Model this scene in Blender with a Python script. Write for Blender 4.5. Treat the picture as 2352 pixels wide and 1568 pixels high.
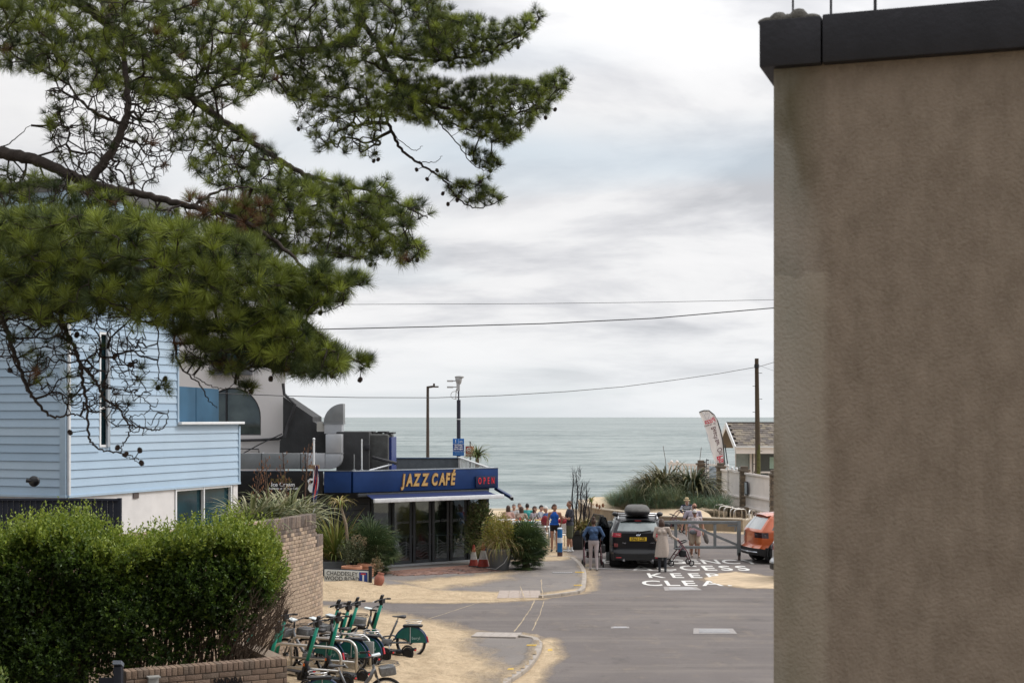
import bpy, bmesh, math, random
import numpy as np
from mathutils import Vector, Matrix, Quaternion, noise
R = math.radians
rnd = random.Random(7)
rng = np.random.default_rng(11)
sc = bpy.context.scene
for _o in list(bpy.data.objects): bpy.data.objects.remove(_o)
COL = sc.collection
# ------------------------------------------------------------------ camera, world, sun
F, CX, HV, CZ = 3267.0, 1176.0, 958.0, 4.7     # focal length / centre / horizon in units of a 2352 px wide frame, eye height in m
cam = bpy.data.cameras.new('camera'); camo = bpy.data.objects.new('camera', cam); COL.objects.link(camo)
camo.location = (0, 0, CZ); camo.rotation_euler = (R(90), 0, 0)
cam.sensor_width = 36; cam.lens = 36 * F / 2352; cam.shift_y = (HV - 784) / 2352
cam.clip_start = .1; cam.clip_end = 200000
cam.dof.use_dof = True; cam.dof.focus_distance = 38; cam.dof.aperture_fstop = 4.8
sc.camera = camo
sc.view_settings.view_transform = 'Standard'; sc.view_settings.look = 'None'
sc.view_settings.gamma = 1; sc.view_settings.use_curve_mapping = False; sc.view_settings.exposure = 0.12
try:
    sc.cycles.use_denoising = True; sc.cycles.denoiser = 'OPENIMAGEDENOISE'
    sc.cycles.max_bounces = 7; sc.cycles.transparent_max_bounces = 12; sc.cycles.caustics_reflective = False; sc.cycles.caustics_refractive = False
except Exception: pass
SUN_EL, SUN_AZ = 44, 76       # azimuth measured from +Y (out to sea) towards +X
w = bpy.data.worlds.new('World'); sc.world = w; w.use_nodes = True
nt = w.node_tree; nt.nodes.clear(); N = nt.nodes.new; L = nt.links.new
def mth(t, op, a, b=None, c=None, clamp=False):
    n = t.nodes.new('ShaderNodeMath'); n.operation = op; n.use_clamp = clamp
    for i, s in enumerate((a, b, c)):
        if s is None: continue
        if isinstance(s, (int, float)): n.inputs[i].default_value = s
        else: t.links.new(s, n.inputs[i])
    return n.outputs[0]
def mixc(t, f, a, b, mode='MIX'):
    n = t.nodes.new('ShaderNodeMix'); n.data_type = 'RGBA'; n.blend_type = mode; n.clamp_factor = True
    for s, k in ((f, 0), (a, 6), (b, 7)):
        if isinstance(s, (int, float)): n.inputs[k].default_value = s
        elif isinstance(s, (tuple, list)): n.inputs[k].default_value = (*s[:3], 1)
        else: t.links.new(s, n.inputs[k])
    return n.outputs[2]
def ramp(t, f, stops):
    n = t.nodes.new('ShaderNodeValToRGB'); e = n.color_ramp.elements
    while len(e) < len(stops): e.new(.5)
    for k, (p, c) in enumerate(stops):
        e[k].position = p; e[k].color = (*c, 1) if isinstance(c, tuple) else (c, c, c, 1)
    t.links.new(f, n.inputs[0]); return n.outputs[0]
sky = N('ShaderNodeTexSky'); sky.sky_type = 'NISHITA'; sky.sun_disc = False
sky.sun_elevation = R(SUN_EL); sky.sun_rotation = R(SUN_AZ); sky.dust_density = 2
tc = N('ShaderNodeTexCoord'); sx = N('ShaderNodeSeparateXYZ'); L(tc.outputs['Generated'], sx.inputs[0])
zc = mth(nt, 'MAXIMUM', sx.outputs[2], 0.0)
den = mth(nt, 'ADD', zc, .20)
cb = N('ShaderNodeCombineXYZ'); L(mth(nt, 'DIVIDE', sx.outputs[0], den), cb.inputs[0]); L(mth(nt, 'DIVIDE', sx.outputs[1], den), cb.inputs[1])
n1 = N('ShaderNodeTexNoise'); n1.inputs['Scale'].default_value = 1.6; n1.inputs['Detail'].default_value = 7; n1.inputs['Roughness'].default_value = .56; n1.inputs['Distortion'].default_value = .35
mp = N('ShaderNodeMapping'); mp.inputs['Location'].default_value = (3.1, 1.7, 0); mp.inputs['Scale'].default_value = (.75, 1.0, 1)
L(cb.outputs[0], mp.inputs[0]); L(mp.outputs[0], n1.inputs[0])
n2 = N('ShaderNodeTexNoise'); n2.inputs['Scale'].default_value = .6; n2.inputs['Detail'].default_value = 3
mp2 = N('ShaderNodeMapping'); mp2.inputs['Location'].default_value = (9.4, 5.2, 0); mp2.inputs['Scale'].default_value = (.5, 1.3, 1)
L(cb.outputs[0], mp2.inputs[0]); L(mp2.outputs[0], n2.inputs[0])
# cloud sheet: light and grey patches everywhere, thin pale-blue breaks
cloud = ramp(nt, n1.outputs[0], [(.38, (9.0, 8.95, 9.0)), (.47, (8.3, 8.3, 8.4)), (.54, (6.9, 6.95, 7.2)), (.62, (5.3, 5.4, 5.7))])
hz = mth(nt, 'MULTIPLY', mth(nt, 'SUBTRACT', .075, zc), 15, clamp=True)
cloud = mixc(nt, mth(nt, 'MULTIPLY', hz, .8), cloud, (8.15, 8.4, 8.6))
grad = mth(nt, 'MULTIPLY_ADD', mth(nt, 'MAXIMUM', mth(nt, 'SUBTRACT', zc, .2), 0.0), 2.1, .97)            # an overcast sky is brighter overhead and towards the veiled sun
lean = mth(nt, 'ADD', mth(nt, 'MULTIPLY', mth(nt, 'MULTIPLY', sx.outputs[0], mth(nt, 'ABSOLUTE', sx.outputs[0])), .55), mth(nt, 'MULTIPLY', sx.outputs[1], .10)); grad = mth(nt, 'MULTIPLY', grad, mth(nt, 'ADD', lean, .91)); grad = mth(nt, 'MULTIPLY', grad, mth(nt, 'MULTIPLY_ADD', mth(nt, 'MINIMUM', sx.outputs[1], 0.0), .35, 1.0))
cl2 = N('ShaderNodeVectorMath'); cl2.operation = 'SCALE'; L(cloud, cl2.inputs[0]); L(grad, cl2.inputs[3])
gap = ramp(nt, n2.outputs[0], [(.62, 0.0), (.74, .7)])
blue = mixc(nt, .55, sky.outputs[0], (6.6, 7.9, 8.8))
col = mixc(nt, gap, cl2.outputs[0], blue)
# below the horizon: the dim light of sea and land
low = mth(nt, 'LESS_THAN', sx.outputs[2], -.002)
col = mixc(nt, low, col, (2.6, 2.7, 2.6))
bg = N('ShaderNodeBackground'); bg.inputs[1].default_value = .1; L(col, bg.inputs[0])
wo = N('ShaderNodeOutputWorld'); L(bg.outputs[0], wo.inputs[0])
sl = bpy.data.lights.new('sun', 'SUN'); sl.energy = 1.5; sl.angle = R(14); sl.color = (1, .95, .88)
so = bpy.data.objects.new('sun', sl); COL.objects.link(so)
sd_ = Vector((math.sin(R(SUN_AZ)) * math.cos(R(SUN_EL)), math.cos(R(SUN_AZ)) * math.cos(R(SUN_EL)), math.sin(R(SUN_EL))))
so.rotation_euler = sd_.to_track_quat('Z', 'Y').to_euler()

# ------------------------------------------------------------------ helpers
def P(u, v, Z): return Vector(((u - CX) / F * Z, Z, CZ - (v - HV) / F * Z))
def G(u, v, z=0.0):
    Z = (CZ - z) * F / (v - HV); return Vector(((u - CX) / F * Z, Z, z))
def tag(o, label=None, cat=None, group=None, kind=None):
    if label: o['label'] = label
    if cat: o['category'] = cat
    if group: o['group'] = group
    if kind: o['kind'] = kind
    return o
_mats = {}
def M(name, col, rough=.6, metal=0., var=.12, scale=6., bump=0., bscale=60., spec=.4, emit=None, coat=0., attr=None, trans=0., streak=None, col2=None):
    if name in _mats: return _mats[name]
    m = bpy.data.materials.new(name); m.use_nodes = True; t = m.node_tree; t.nodes.clear()
    o = t.nodes.new('ShaderNodeOutputMaterial'); b = t.nodes.new('ShaderNodeBsdfPrincipled')
    g = t.nodes.new('ShaderNodeNewGeometry')
    nz = t.nodes.new('ShaderNodeTexNoise'); nz.inputs['Scale'].default_value = scale; nz.inputs['Detail'].default_value = 6
    if streak:
        mp = t.nodes.new('ShaderNodeMapping'); mp.inputs['Scale'].default_value = streak
        t.links.new(g.outputs['Position'], mp.inputs[0]); t.links.new(mp.outputs[0], nz.inputs[0])
    else: t.links.new(g.outputs['Position'], nz.inputs[0])
    f = mth(t, 'MULTIPLY_ADD', nz.outputs[0], 2.0, -.5, clamp=True)
    lo = tuple(c * (1 - var) for c in col[:3]); hi = tuple(min(1, c * (1 + var)) for c in (col2 or col)[:3])
    c = mixc(t, f, lo, hi)
    if attr:
        a = t.nodes.new('ShaderNodeVertexColor'); a.layer_name = attr
        c = mixc(t, 1.0, c, a.outputs[0], 'MULTIPLY')
    t.links.new(c, b.inputs['Base Color'])
    b.inputs['Roughness'].default_value = rough; b.inputs['Metallic'].default_value = metal
    b.inputs['Specular IOR Level'].default_value = spec; b.inputs['Coat Weight'].default_value = coat
    if bump:
        n3 = t.nodes.new('ShaderNodeTexNoise'); n3.inputs['Scale'].default_value = bscale; n3.inputs['Detail'].default_value = 4
        t.links.new(g.outputs['Position'], n3.inputs[0])
        bp = t.nodes.new('ShaderNodeBump'); bp.inputs['Strength'].default_value = bump; bp.inputs['Distance'].default_value = .02
        t.links.new(n3.outputs[0], bp.inputs['Height']); t.links.new(bp.outputs[0], b.inputs['Normal'])
    if emit:
        b.inputs['Emission Color'].default_value = (*emit[:3], 1); b.inputs['Emission Strength'].default_value = emit[3]
    sh = b.outputs[0]
    if trans:
        tr = t.nodes.new('ShaderNodeBsdfTranslucent'); t.links.new(c, tr.inputs[0])
        mx = t.nodes.new('ShaderNodeMixShader'); mx.inputs[0].default_value = trans
        t.links.new(sh, mx.inputs[1]); t.links.new(tr.outputs[0], mx.inputs[2]); sh = mx.outputs[0]
    t.links.new(sh, o.inputs[0]); _mats[name] = m; return m
def Mglass(name, tint, see=.5, rough=.03):
    if name in _mats: return _mats[name]
    m = bpy.data.materials.new(name); m.use_nodes = True; t = m.node_tree; t.nodes.clear()
    o = t.nodes.new('ShaderNodeOutputMaterial'); tr = t.nodes.new('ShaderNodeBsdfTransparent'); tr.inputs[0].default_value = (*[min(1, c * see) for c in tint], 1)
    gl = t.nodes.new('ShaderNodeBsdfGlossy'); gl.inputs['Roughness'].default_value = rough; gl.inputs[0].default_value = (.9, .95, 1, 1)
    g = t.nodes.new('ShaderNodeNewGeometry'); nz = t.nodes.new('ShaderNodeTexNoise'); nz.inputs['Scale'].default_value = 1.2; t.links.new(g.outputs['Position'], nz.inputs[0])
    bp = t.nodes.new('ShaderNodeBump'); bp.inputs['Strength'].default_value = .06; bp.inputs['Distance'].default_value = .05; t.links.new(nz.outputs[0], bp.inputs['Height']); t.links.new(bp.outputs[0], gl.inputs['Normal'])
    fr = t.nodes.new('ShaderNodeFresnel'); fr.inputs[0].default_value = 1.6
    f = mth(t, 'MULTIPLY_ADD', fr.outputs[0], 1.0, .04, clamp=True)
    mx = t.nodes.new('ShaderNodeMixShader'); t.links.new(f, mx.inputs[0]); t.links.new(tr.outputs[0], mx.inputs[1]); t.links.new(gl.outputs[0], mx.inputs[2])
    t.links.new(mx.outputs[0], o.inputs[0]); _mats[name] = m; return m

class MB:
    def __init__(s): s.v = []; s.f = []
    def add(s, vs, fs):
        k = len(s.v); s.v += [tuple(v) for v in vs]; s.f += [tuple(i + k for i in f) for f in fs]; return s
    def box(s, c, d, rot=None, bev=0.):
        x, y, z = d[0] / 2, d[1] / 2, d[2] / 2
        vs = [Vector((a * x, b * y, e * z)) for e in (-1, 1) for b in (-1, 1) for a in (-1, 1)]
        if rot is not None: vs = [rot @ v for v in vs]
        c = Vector(c); vs = [v + c for v in vs]
        return s.add(vs, [(0, 2, 3, 1), (4, 5, 7, 6), (0, 1, 5, 4), (2, 6, 7, 3), (0, 4, 6, 2), (1, 3, 7, 5)])
    def bar(s, p, q, w, h=None, up=(0, 0, 1)):
        p, q = Vector(p), Vector(q); h = h or w; d = q - p; l = d.length
        if l < 1e-6: return s
        d.normalize(); a = d.cross(Vector(up))
        if a.length < 1e-4: a = d.cross(Vector((0, 1, 0)))
        a.normalize(); b = a.cross(d)
        return s.box((p + q) / 2, (w, l, h), Matrix((a, d, b)).transposed())
    def tube(s, pts, r, n=8, cap=True):
        pts = [Vector(p) for p in pts]; m = len(pts)
        rs = r if isinstance(r, (list, tuple)) else [r] * m
        k = len(s.v); up = None
        for i, p in enumerate(pts):
            d = (pts[min(i + 1, m - 1)] - pts[max(i - 1, 0)])
            if d.length < 1e-9: d = Vector((0, 0, 1))
            d.normalize()
            if up is None: up = Vector((0, 0, 1)) if abs(d.z) < .9 else Vector((1, 0, 0))
            a = d.cross(up)
            if a.length < 1e-5: a = d.cross(Vector((.3, 1, .2)))
            a.normalize(); b = a.cross(d); up = b
            for j in range(n):
                t = 2 * math.pi * j / n; s.v.append(tuple(p + (a * math.cos(t) + b * math.sin(t)) * rs[i]))
        for i in range(m - 1):
            for j in range(n):
                j2 = (j + 1) % n; s.f.append((k + i * n + j, k + i * n + j2, k + (i + 1) * n + j2, k + (i + 1) * n + j))
        if cap: s.f.append(tuple(k + j for j in range(n))[::-1]); s.f.append(tuple(k + (m - 1) * n + j for j in range(n)))
        return s
    def cyl(s, p, q, r, r2=None, n=16): return s.tube([p, q], [r, r if r2 is None else r2], n)
    def lathe(s, prof, n=24, c=(0, 0, 0), axis='z', close=False):
        k = len(s.v); c = Vector(c)
        for r, h in prof:
            for j in range(n):
                t = 2 * math.pi * j / n; x, y = r * math.cos(t), r * math.sin(t)
                p = (x, y, h) if axis == 'z' else ((x, h, y) if axis == 'y' else (h, x, y))
                s.v.append(tuple(Vector(p) + c))
        for i in range(len(prof) - 1):
            for j in range(n):
                j2 = (j + 1) % n; s.f.append((k + i * n + j, k + i * n + j2, k + (i + 1) * n + j2, k + (i + 1) * n + j))
        if not close:
            s.f.append(tuple(k + j for j in range(n))[::-1]); s.f.append(tuple(k + (len(prof) - 1) * n + j for j in range(n)))
        return s
    def ring(s, c, R_, r, n=32, m=8, axis='y', arc=(0, 2 * math.pi)):
        full = abs(arc[1] - arc[0] - 2 * math.pi) < 1e-6; c = Vector(c); pts = []
        for i in range(n + (0 if full else 1)):
            t = arc[0] + (arc[1] - arc[0]) * i / n
            a, b = math.cos(t), math.sin(t)
            d = Vector((a, 0, b)) if axis == 'y' else (Vector((a, b, 0)) if axis == 'z' else Vector((0, a, b)))
            pts.append((c + d * R_, d))
        ax = {'y': Vector((0, 1, 0)), 'z': Vector((0, 0, 1)), 'x': Vector((1, 0, 0))}[axis]; k = len(s.v)
        for p, d in pts:
            for j in range(m):
                t = 2 * math.pi * j / m; s.v.append(tuple(p + d * math.cos(t) * r + ax * math.sin(t) * r))
        q = len(pts)
        for i in range(q if full else q - 1):
            i2 = (i + 1) % q
            for j in range(m):
                j2 = (j + 1) % m; s.f.append((k + i * m + j, k + i2 * m + j, k + i2 * m + j2, k + i * m + j2))
        return s
    def prism(s, poly, d, z0=0.):       # polygon [(x,y)..] extruded in z from z0 to z0+d
        n = len(poly); k = len(s.v)
        s.v += [(x, y, z0) for x, y in poly] + [(x, y, z0 + d) for x, y in poly]
        s.f += [tuple(range(k, k + n))[::-1], tuple(range(k + n, k + 2 * n))] + [(k + i, k + (i + 1) % n, k + n + (i + 1) % n, k + n + i) for i in range(n)]
        return s
    def ext(s, pts, dvec):              # planar 3-D polygon extruded along a vector
        pts = [Vector(p) for p in pts]; dvec = Vector(dvec); n = len(pts); k = len(s.v)
        s.v += [tuple(p) for p in pts] + [tuple(p + dvec) for p in pts]
        s.f += [tuple(range(k, k + n)), tuple(range(k + n, k + 2 * n))[::-1]] + [(k + i, k + n + i, k + n + (i + 1) % n, k + (i + 1) % n) for i in range(n)]
        return s
    def ell(s, c, r, n=12, m=8, rot=None):
        k = len(s.v); c = Vector(c)
        for i in range(m + 1):
            a = math.pi * i / m
            for j in range(n):
                t = 2 * math.pi * j / n; p = Vector((r[0] * math.sin(a) * math.cos(t), r[1] * math.sin(a) * math.sin(t), r[2] * math.cos(a)))
                if rot is not None: p = rot @ p
                s.v.append(tuple(p + c))
        for i in range(m):
            for j in range(n):
                j2 = (j + 1) % n; s.f.append((k + i * n + j, k + (i + 1) * n + j, k + (i + 1) * n + j2, k + i * n + j2))
        return s
def mk(name, mb, mat, parent=None, smooth=False, recalc=True, bev=0.):
    me = bpy.data.meshes.new(name); me.from_pydata(mb.v, [], mb.f)
    if recalc:
        b = bmesh.new(); b.from_mesh(me); bmesh.ops.remove_doubles(b, verts=b.verts, dist=1e-6)
        bmesh.ops.recalc_face_normals(b, faces=b.faces)
        if bev: bmesh.ops.bevel(b, geom=[e for e in b.edges if len(e.link_faces) == 2 and e.calc_face_angle(0) > .6], offset=bev, segments=2, affect='EDGES', profile=.6)
        b.to_mesh(me); b.free()
    if mat: me.materials.append(mat)
    if smooth: me.shade_smooth() if hasattr(me, 'shade_smooth') else [setattr(p, 'use_smooth', True) for p in me.polygons]
    if smooth == 'auto' or bev:
        try:
            me.shade_smooth(); me.set_sharp_from_angle(angle=R(38))
        except Exception: pass
    o = bpy.data.objects.new(name, me); COL.objects.link(o)
    if parent: o.parent = parent
    return o
def lnk(name, me, parent=None, loc=None, rot=None, scale=None):
    o = bpy.data.objects.new(name, me); COL.objects.link(o)
    if parent: o.parent = parent
    if loc is not None: o.location = loc
    if rot is not None: o.rotation_euler = rot
    if scale is not None: o.scale = scale
    return o
def thing(name, label, cat, loc=(0, 0, 0), rz=0., group=None):
    o = bpy.data.objects.new(name, None); COL.objects.link(o); o.location = loc; o.rotation_euler = (0, 0, rz); o.empty_display_size = .2
    return tag(o, label, cat, group)
def struct(name, mb, mat, **k): return tag(mk(name, mb, mat, **k), kind='structure')
def kids(o): return [c for c in KID.get(o.name, [])]
def copy_tree(root, loc, rz, label, scale=None):
    r = root.copy(); COL.objects.link(r); r.location = loc; r.rotation_euler = (0, 0, rz); r['label'] = label
    if scale: r.scale = (scale,) * 3
    for ch in list(root.children):
        c = ch.copy(); COL.objects.link(c); c.parent = r
        for g in ch.children:
            d = g.copy(); COL.objects.link(d); d.parent = c
    return r
def np_mesh(name, V, Fc, mat, cols=None, parent=None, smooth=False):
    me = bpy.data.meshes.new(name); n, k = Fc.shape
    me.vertices.add(len(V)); me.vertices.foreach_set('co', np.ascontiguousarray(V, dtype=np.float32).ravel())
    me.loops.add(n * k); me.loops.foreach_set('vertex_index', np.ascontiguousarray(Fc, dtype=np.int32).ravel())
    me.polygons.add(n); me.polygons.foreach_set('loop_start', np.arange(0, n * k, k, dtype=np.int32))
    try: me.polygons.foreach_set('loop_total', np.full(n, k, dtype=np.int32))
    except Exception: pass
    if cols is not None:
        ca = me.color_attributes.new('Col', 'FLOAT_COLOR', 'POINT'); c4 = np.ones((len(V), 4), dtype=np.float32); c4[:, :cols.shape[1]] = cols
        ca.data.foreach_set('color', c4.ravel())
    me.update(calc_edges=True); me.validate()
    if mat: me.materials.append(mat)
    if smooth: me.shade_smooth()
    o = bpy.data.objects.new(name, me); COL.objects.link(o)
    if parent: o.parent = parent
    return o
def text_mesh(txt, size=1., ext=0., off=0., shear=0., sx=1., align='CENTER', space=1.):
    c = bpy.data.curves.new('text', 'FONT'); c.body = txt; c.size = size; c.extrude = ext; c.offset = off; c.shear = shear
    c.align_x = align; c.align_y = 'CENTER'; c.resolution_u = 3; c.space_character = space
    o = bpy.data.objects.new('text', c); COL.objects.link(o)
    dg = bpy.context.evaluated_depsgraph_get(); me = bpy.data.meshes.new_from_object(o.evaluated_get(dg))
    bpy.data.objects.remove(o); bpy.data.curves.remove(c)
    if sx != 1.: me.transform(Matrix.Diagonal((sx, 1, 1, 1)))
    return me
def text(name, txt, parent, mat, mtx, size, ext=.001, off=0., shear=0., sx=1., align='CENTER', space=1., kind=None):
    me = text_mesh(txt, size, ext, off, shear, sx, align, space); me.transform(mtx); me.materials.append(mat)
    o = lnk(name, me, parent)
    if kind: o['kind'] = kind
    return o
def letters(name, txt, parent, mat, mtx, size, total, ext=.01, off=0., shear=0., sx=1.):
    """every letter an object of its own, set along local x from -total/2 to total/2"""
    ms = [text_mesh(ch, size, ext, off, shear, sx) if ch != ' ' else None for ch in txt]; ws = []
    for m in ms:
        if m is None: ws.append(None); continue
        xs = [v.co.x for v in m.vertices]; ws.append((min(xs), max(xs)))
    tot = sum((b[1] - b[0]) if b else size * .25 * sx for b in ws); gap = (total - tot) / max(1, len(txt) - 1); x = -total / 2
    for m, b in zip(ms, ws):
        wd = (b[1] - b[0]) if b else size * .25 * sx
        if m:
            m.transform(Matrix.Translation((x - b[0], 0, 0))); m.transform(mtx); m.materials.append(mat); lnk(name, m, parent)
        x += wd + gap
def frame(o, xd, up=(0, 0, 1)):         # matrix: local x along xd, local y along up, z towards the viewer
    x = Vector(xd).normalized(); y = Vector(up); y = (y - x * y.dot(x)).normalized(); z = x.cross(y)
    m = Matrix((x, y, z)).transposed().to_4x4(); m.translation = Vector(o); return m
def inpoly(px, py, poly):
    n = len(poly); c = np.zeros(px.shape, bool); j = n - 1
    for i in range(n):
        xi, yi = poly[i]; xj, yj = poly[j]
        if yi != yj:
            hit = ((yi > py) != (yj > py)) & (px < (xj - xi) * (py - yi) / (yj - yi) + xi); c ^= hit
        j = i
    return c
def sdpoly(px, py, poly):               # signed distance, positive inside
    d = np.full(px.shape, 1e9); n = len(poly)
    for i in range(n):
        ax, ay = poly[i]; bx, by = poly[(i + 1) % n]; vx, vy = bx - ax, by - ay; l = vx * vx + vy * vy + 1e-12
        t = np.clip(((px - ax) * vx + (py - ay) * vy) / l, 0, 1); d = np.minimum(d, np.hypot(px - ax - t * vx, py - ay - t * vy))
    return np.where(inpoly(px, py, poly), d, -d)
def sample_poly(poly, n):
    p = np.array(poly, float); lo, hi = p.min(0), p.max(0); out = np.zeros((0, 2))
    while len(out) < n:
        q = rng.uniform(lo, hi, (n * 2, 2)); q = q[inpoly(q[:, 0], q[:, 1], poly)]; out = np.vstack([out, q])
    return out[:n]
def vnoise(x, y, s, seed=0.):
    return np.array([noise.noise(Vector((a * s + seed, b * s, seed))) for a, b in zip(x.ravel(), y.ravel())]).reshape(x.shape)

# ------------------------------------------------------------------ ground, road, sand
def gp(pts, z=0.): return [tuple(G(u, v, z)[:2]) for u, v in pts]
SAND = [   # (outline on the ground, softness in m, strength)
    (gp([(600, 1392), (742, 1391), (850, 1400), (985, 1425), (1085, 1450), (1075, 1475), (1095, 1503), (1128, 1535), (1120, 1568), (1080, 1750), (300, 1750), (300, 1450)]), 1.2, 1.16),
    (gp([(700, 1378), (800, 1380), (950, 1385), (1100, 1384), (1240, 1377), (1300, 1367), (1345, 1362), (1366, 1352), (1370, 1325), (1352, 1296), (1336, 1296), (1342, 1316), (1340, 1344), (1331, 1356), (1250, 1366), (1140, 1364), (1000, 1360), (930, 1348), (880, 1354), (700, 1330)]), .45, 1.12),
    (gp([(700, 1318), (742, 1322), (830, 1335), (880, 1350), (960, 1366), (700, 1372)]), .5, 1.1),
    (gp([(880, 1342), (1000, 1332), (1090, 1322), (1150, 1314), (1215, 1314), (1170, 1334), (1100, 1350), (980, 1366)]), .9, .85),
    (gp([(1239, 1468), (1267, 1463), (1288, 1484), (1290, 1507), (1253, 1535), (1236, 1568), (1190, 1640), (1100, 1640), (1158, 1562), (1206, 1533), (1234, 1495)]), .40, 1.18),
    (gp([(1180, 1446), (1240, 1456), (1275, 1466), (1240, 1470), (1180, 1456)]), .18, .7),
    (gp([(1608, 1330), (1640, 1318), (1690, 1312), (1732, 1317), (1790, 1325), (1830, 1352), (1711, 1350), (1650, 1343)]), .5, 1.02),
    (gp([(1190, 1296), (1300, 1291), (1330, 1284), (1360, 1296), (1345, 1312), (1325, 1288), (1300, 1262), (1400, 1252), (1420, 1225), (1330, 1200), (1150, 1200), (1150, 1290)]), .5, .9),
    (gp([(1120, 1600), (1500, 1330), (1800, 1380), (2100, 1420), (1700, 1360)]), .1, 0.0),
    (gp([(1300, 1210), (1500, 1205), (1800, 1222), (1900, 1240), (1712, 1228), (1500, 1214), (1380, 1218)]), .5, .8),
    (gp([(1100, 1374), (1400, 1378), (1790, 1380), (1790, 1392), (1400, 1386), (1100, 1384)]), 1.6, .36),
]
def sand_amt(x, y):
    s = np.zeros(x.shape)
    for poly, soft, st in SAND:
        if st <= 0: continue
        d = sdpoly(x, y, poly); s = np.maximum(s, st * np.clip(.5 + d / (2 * soft), 0, 1))
    return s
def ground_mat(name, base, base2, grain=55., patch=True, tiles=None):
    m = bpy.data.materials.new(name); m.use_nodes = True; t = m.node_tree; t.nodes.clear(); Nn = t.nodes.new; Lk = t.links.new
    o = Nn('ShaderNodeOutputMaterial'); b = Nn('ShaderNodeBsdfPrincipled'); g = Nn('ShaderNodeNewGeometry')
    def nz(s, d=6, r=.6, mapsc=None):
        n = Nn('ShaderNodeTexNoise'); n.inputs['Scale'].default_value = s; n.inputs['Detail'].default_value = d; n.inputs['Roughness'].default_value = r
        if mapsc:
            q = Nn('ShaderNodeMapping'); q.inputs['Scale'].default_value = mapsc; Lk(g.outputs['Position'], q.inputs[0]); Lk(q.outputs[0], n.inputs[0])
        else: Lk(g.outputs['Position'], n.inputs[0])
        return n.outputs[0]
    big = nz(.35, 8, .65); mid = nz(2.2, 8, .7); fine = nz(grain, 3, .7)
    f = mth(t, 'ADD', mth(t, 'MULTIPLY', big, 1.1), mth(t, 'MULTIPLY', fine, .9)); f = mth(t, 'MULTIPLY_ADD', f, 1.6, -1.1, clamp=True)
    c = mixc(t, f, base, base2)
    tr = nz(.8, 6, .65, (.18, 1.6, 1)); c = mixc(t, mth(t, 'MULTIPLY', ramp(t, tr, [(.50, 0.0), (.68, 1.0)]), .45), c, (.25, .218, .19))
    st = nz(1.3, 7, .7, (1, .6, 1)); c = mixc(t, mth(t, 'MULTIPLY', ramp(t, st, [(.34, 1.0), (.44, 0.0)]), .38), c, (.075, .068, .068))
    a = Nn('ShaderNodeVertexColor'); a.layer_name = 'Col'
    sp = Nn('ShaderNodeSeparateColor'); Lk(a.outputs[0], sp.inputs[0])
    drift = nz(1.1, 9, .72, (1.0, .55, 1)); sm = nz(9, 5, .7)
    e = mth(t, 'ADD', sp.outputs[0], mth(t, 'MULTIPLY', mth(t, 'SUBTRACT', drift, .5), .95)); e = mth(t, 'ADD', e, mth(t, 'MULTIPLY', mth(t, 'SUBTRACT', sm, .5), .35))
    s = ramp(t, e, [(.34, 0.0), (.50, .38), (.72, 1.0)])
    s = mth(t, 'MAXIMUM', s, mth(t, 'MULTIPLY', ramp(t, mth(t, 'MULTIPLY', drift, mid), [(.27, 0.0), (.48, .22)]), 1.0))
    sc1 = mixc(t, ramp(t, mid, [(.3, 0.0), (.7, 1.0)]), (.42, .315, .200), (.62, .485, .325))
    sc1 = mixc(t, mth(t, 'MULTIPLY', ramp(t, sm, [(.42, 0.0), (.62, 1.0)]), .38), sc1, (.33, .25, .165))
    c = mixc(t, s, c, sc1)
    Lk(c, b.inputs['Base Color']); b.inputs['Roughness'].default_value = .9; b.inputs['Specular IOR Level'].default_value = .25
    foot = Nn('ShaderNodeTexVoronoi'); foot.inputs['Scale'].default_value = 3.2; Lk(g.outputs['Position'], foot.inputs[0])
    h = mth(t, 'ADD', mth(t, 'MULTIPLY', fine, .12), mth(t, 'MULTIPLY', s, mth(t, 'ADD', mth(t, 'MULTIPLY', sm, .9), mth(t, 'MULTIPLY', mth(t, 'SMOOTH_MIN', foot.outputs[0], .35, .1), 1.1))))
    bp = Nn('ShaderNodeBump'); bp.inputs['Strength'].default_value = .9; bp.inputs['Distance'].default_value = .09; Lk(h, bp.inputs['Height']); Lk(bp.outputs[0], b.inputs['Normal'])
    Lk(b.outputs[0], o.inputs[0]); return m
ASPH = ground_mat('asphalt', (.112, .098, .093), (.175, .155, .147), 70)
PAVE = ground_mat('pavement_asphalt', (.150, .135, .126), (.220, .199, .186), 60)
def grid(x0, x1, y0, y1, d, z, dy=None):
    nx = max(2, int((x1 - x0) / d) + 1); ny = max(2, int((y1 - y0) / (dy or d)) + 1)
    X, Y = np.meshgrid(np.linspace(x0, x1, nx), np.linspace(y0, y1, ny)); Z = np.full(X.shape, z)
    i = np.arange(nx * ny).reshape(ny, nx); Fc = np.stack([i[:-1, :-1], i[:-1, 1:], i[1:, 1:], i[1:, :-1]], -1).reshape(-1, 4)
    return X, Y, Z, Fc
def sheet(name, x0, x1, y0, y1, d, z, mat, mask=None, hfun=None, dy=None):
    X, Y, Z, Fc = grid(x0, x1, y0, y1, d, z, dy); s = sand_amt(X, Y)
    if hfun: Z = Z + hfun(X, Y, s)
    V = np.stack([X, Y, Z], -1).reshape(-1, 3)
    if mask is not None:
        k = mask(V[Fc].mean(1)[:, 0], V[Fc].mean(1)[:, 1]); Fc = Fc[k]
        used = np.unique(Fc); rm = -np.ones(len(V), int); rm[used] = np.arange(len(used)); Fc = rm[Fc]; V = V[used]; s = s.reshape(-1)[used]
    cols = np.repeat(np.asarray(s).reshape(-1, 1), 3, 1)
    return tag(np_mesh(name, V, Fc, mat, cols, smooth=True), kind='structure')
sheet('road', -16, 20, 6, 66, .25, 0.0, ASPH)
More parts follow.
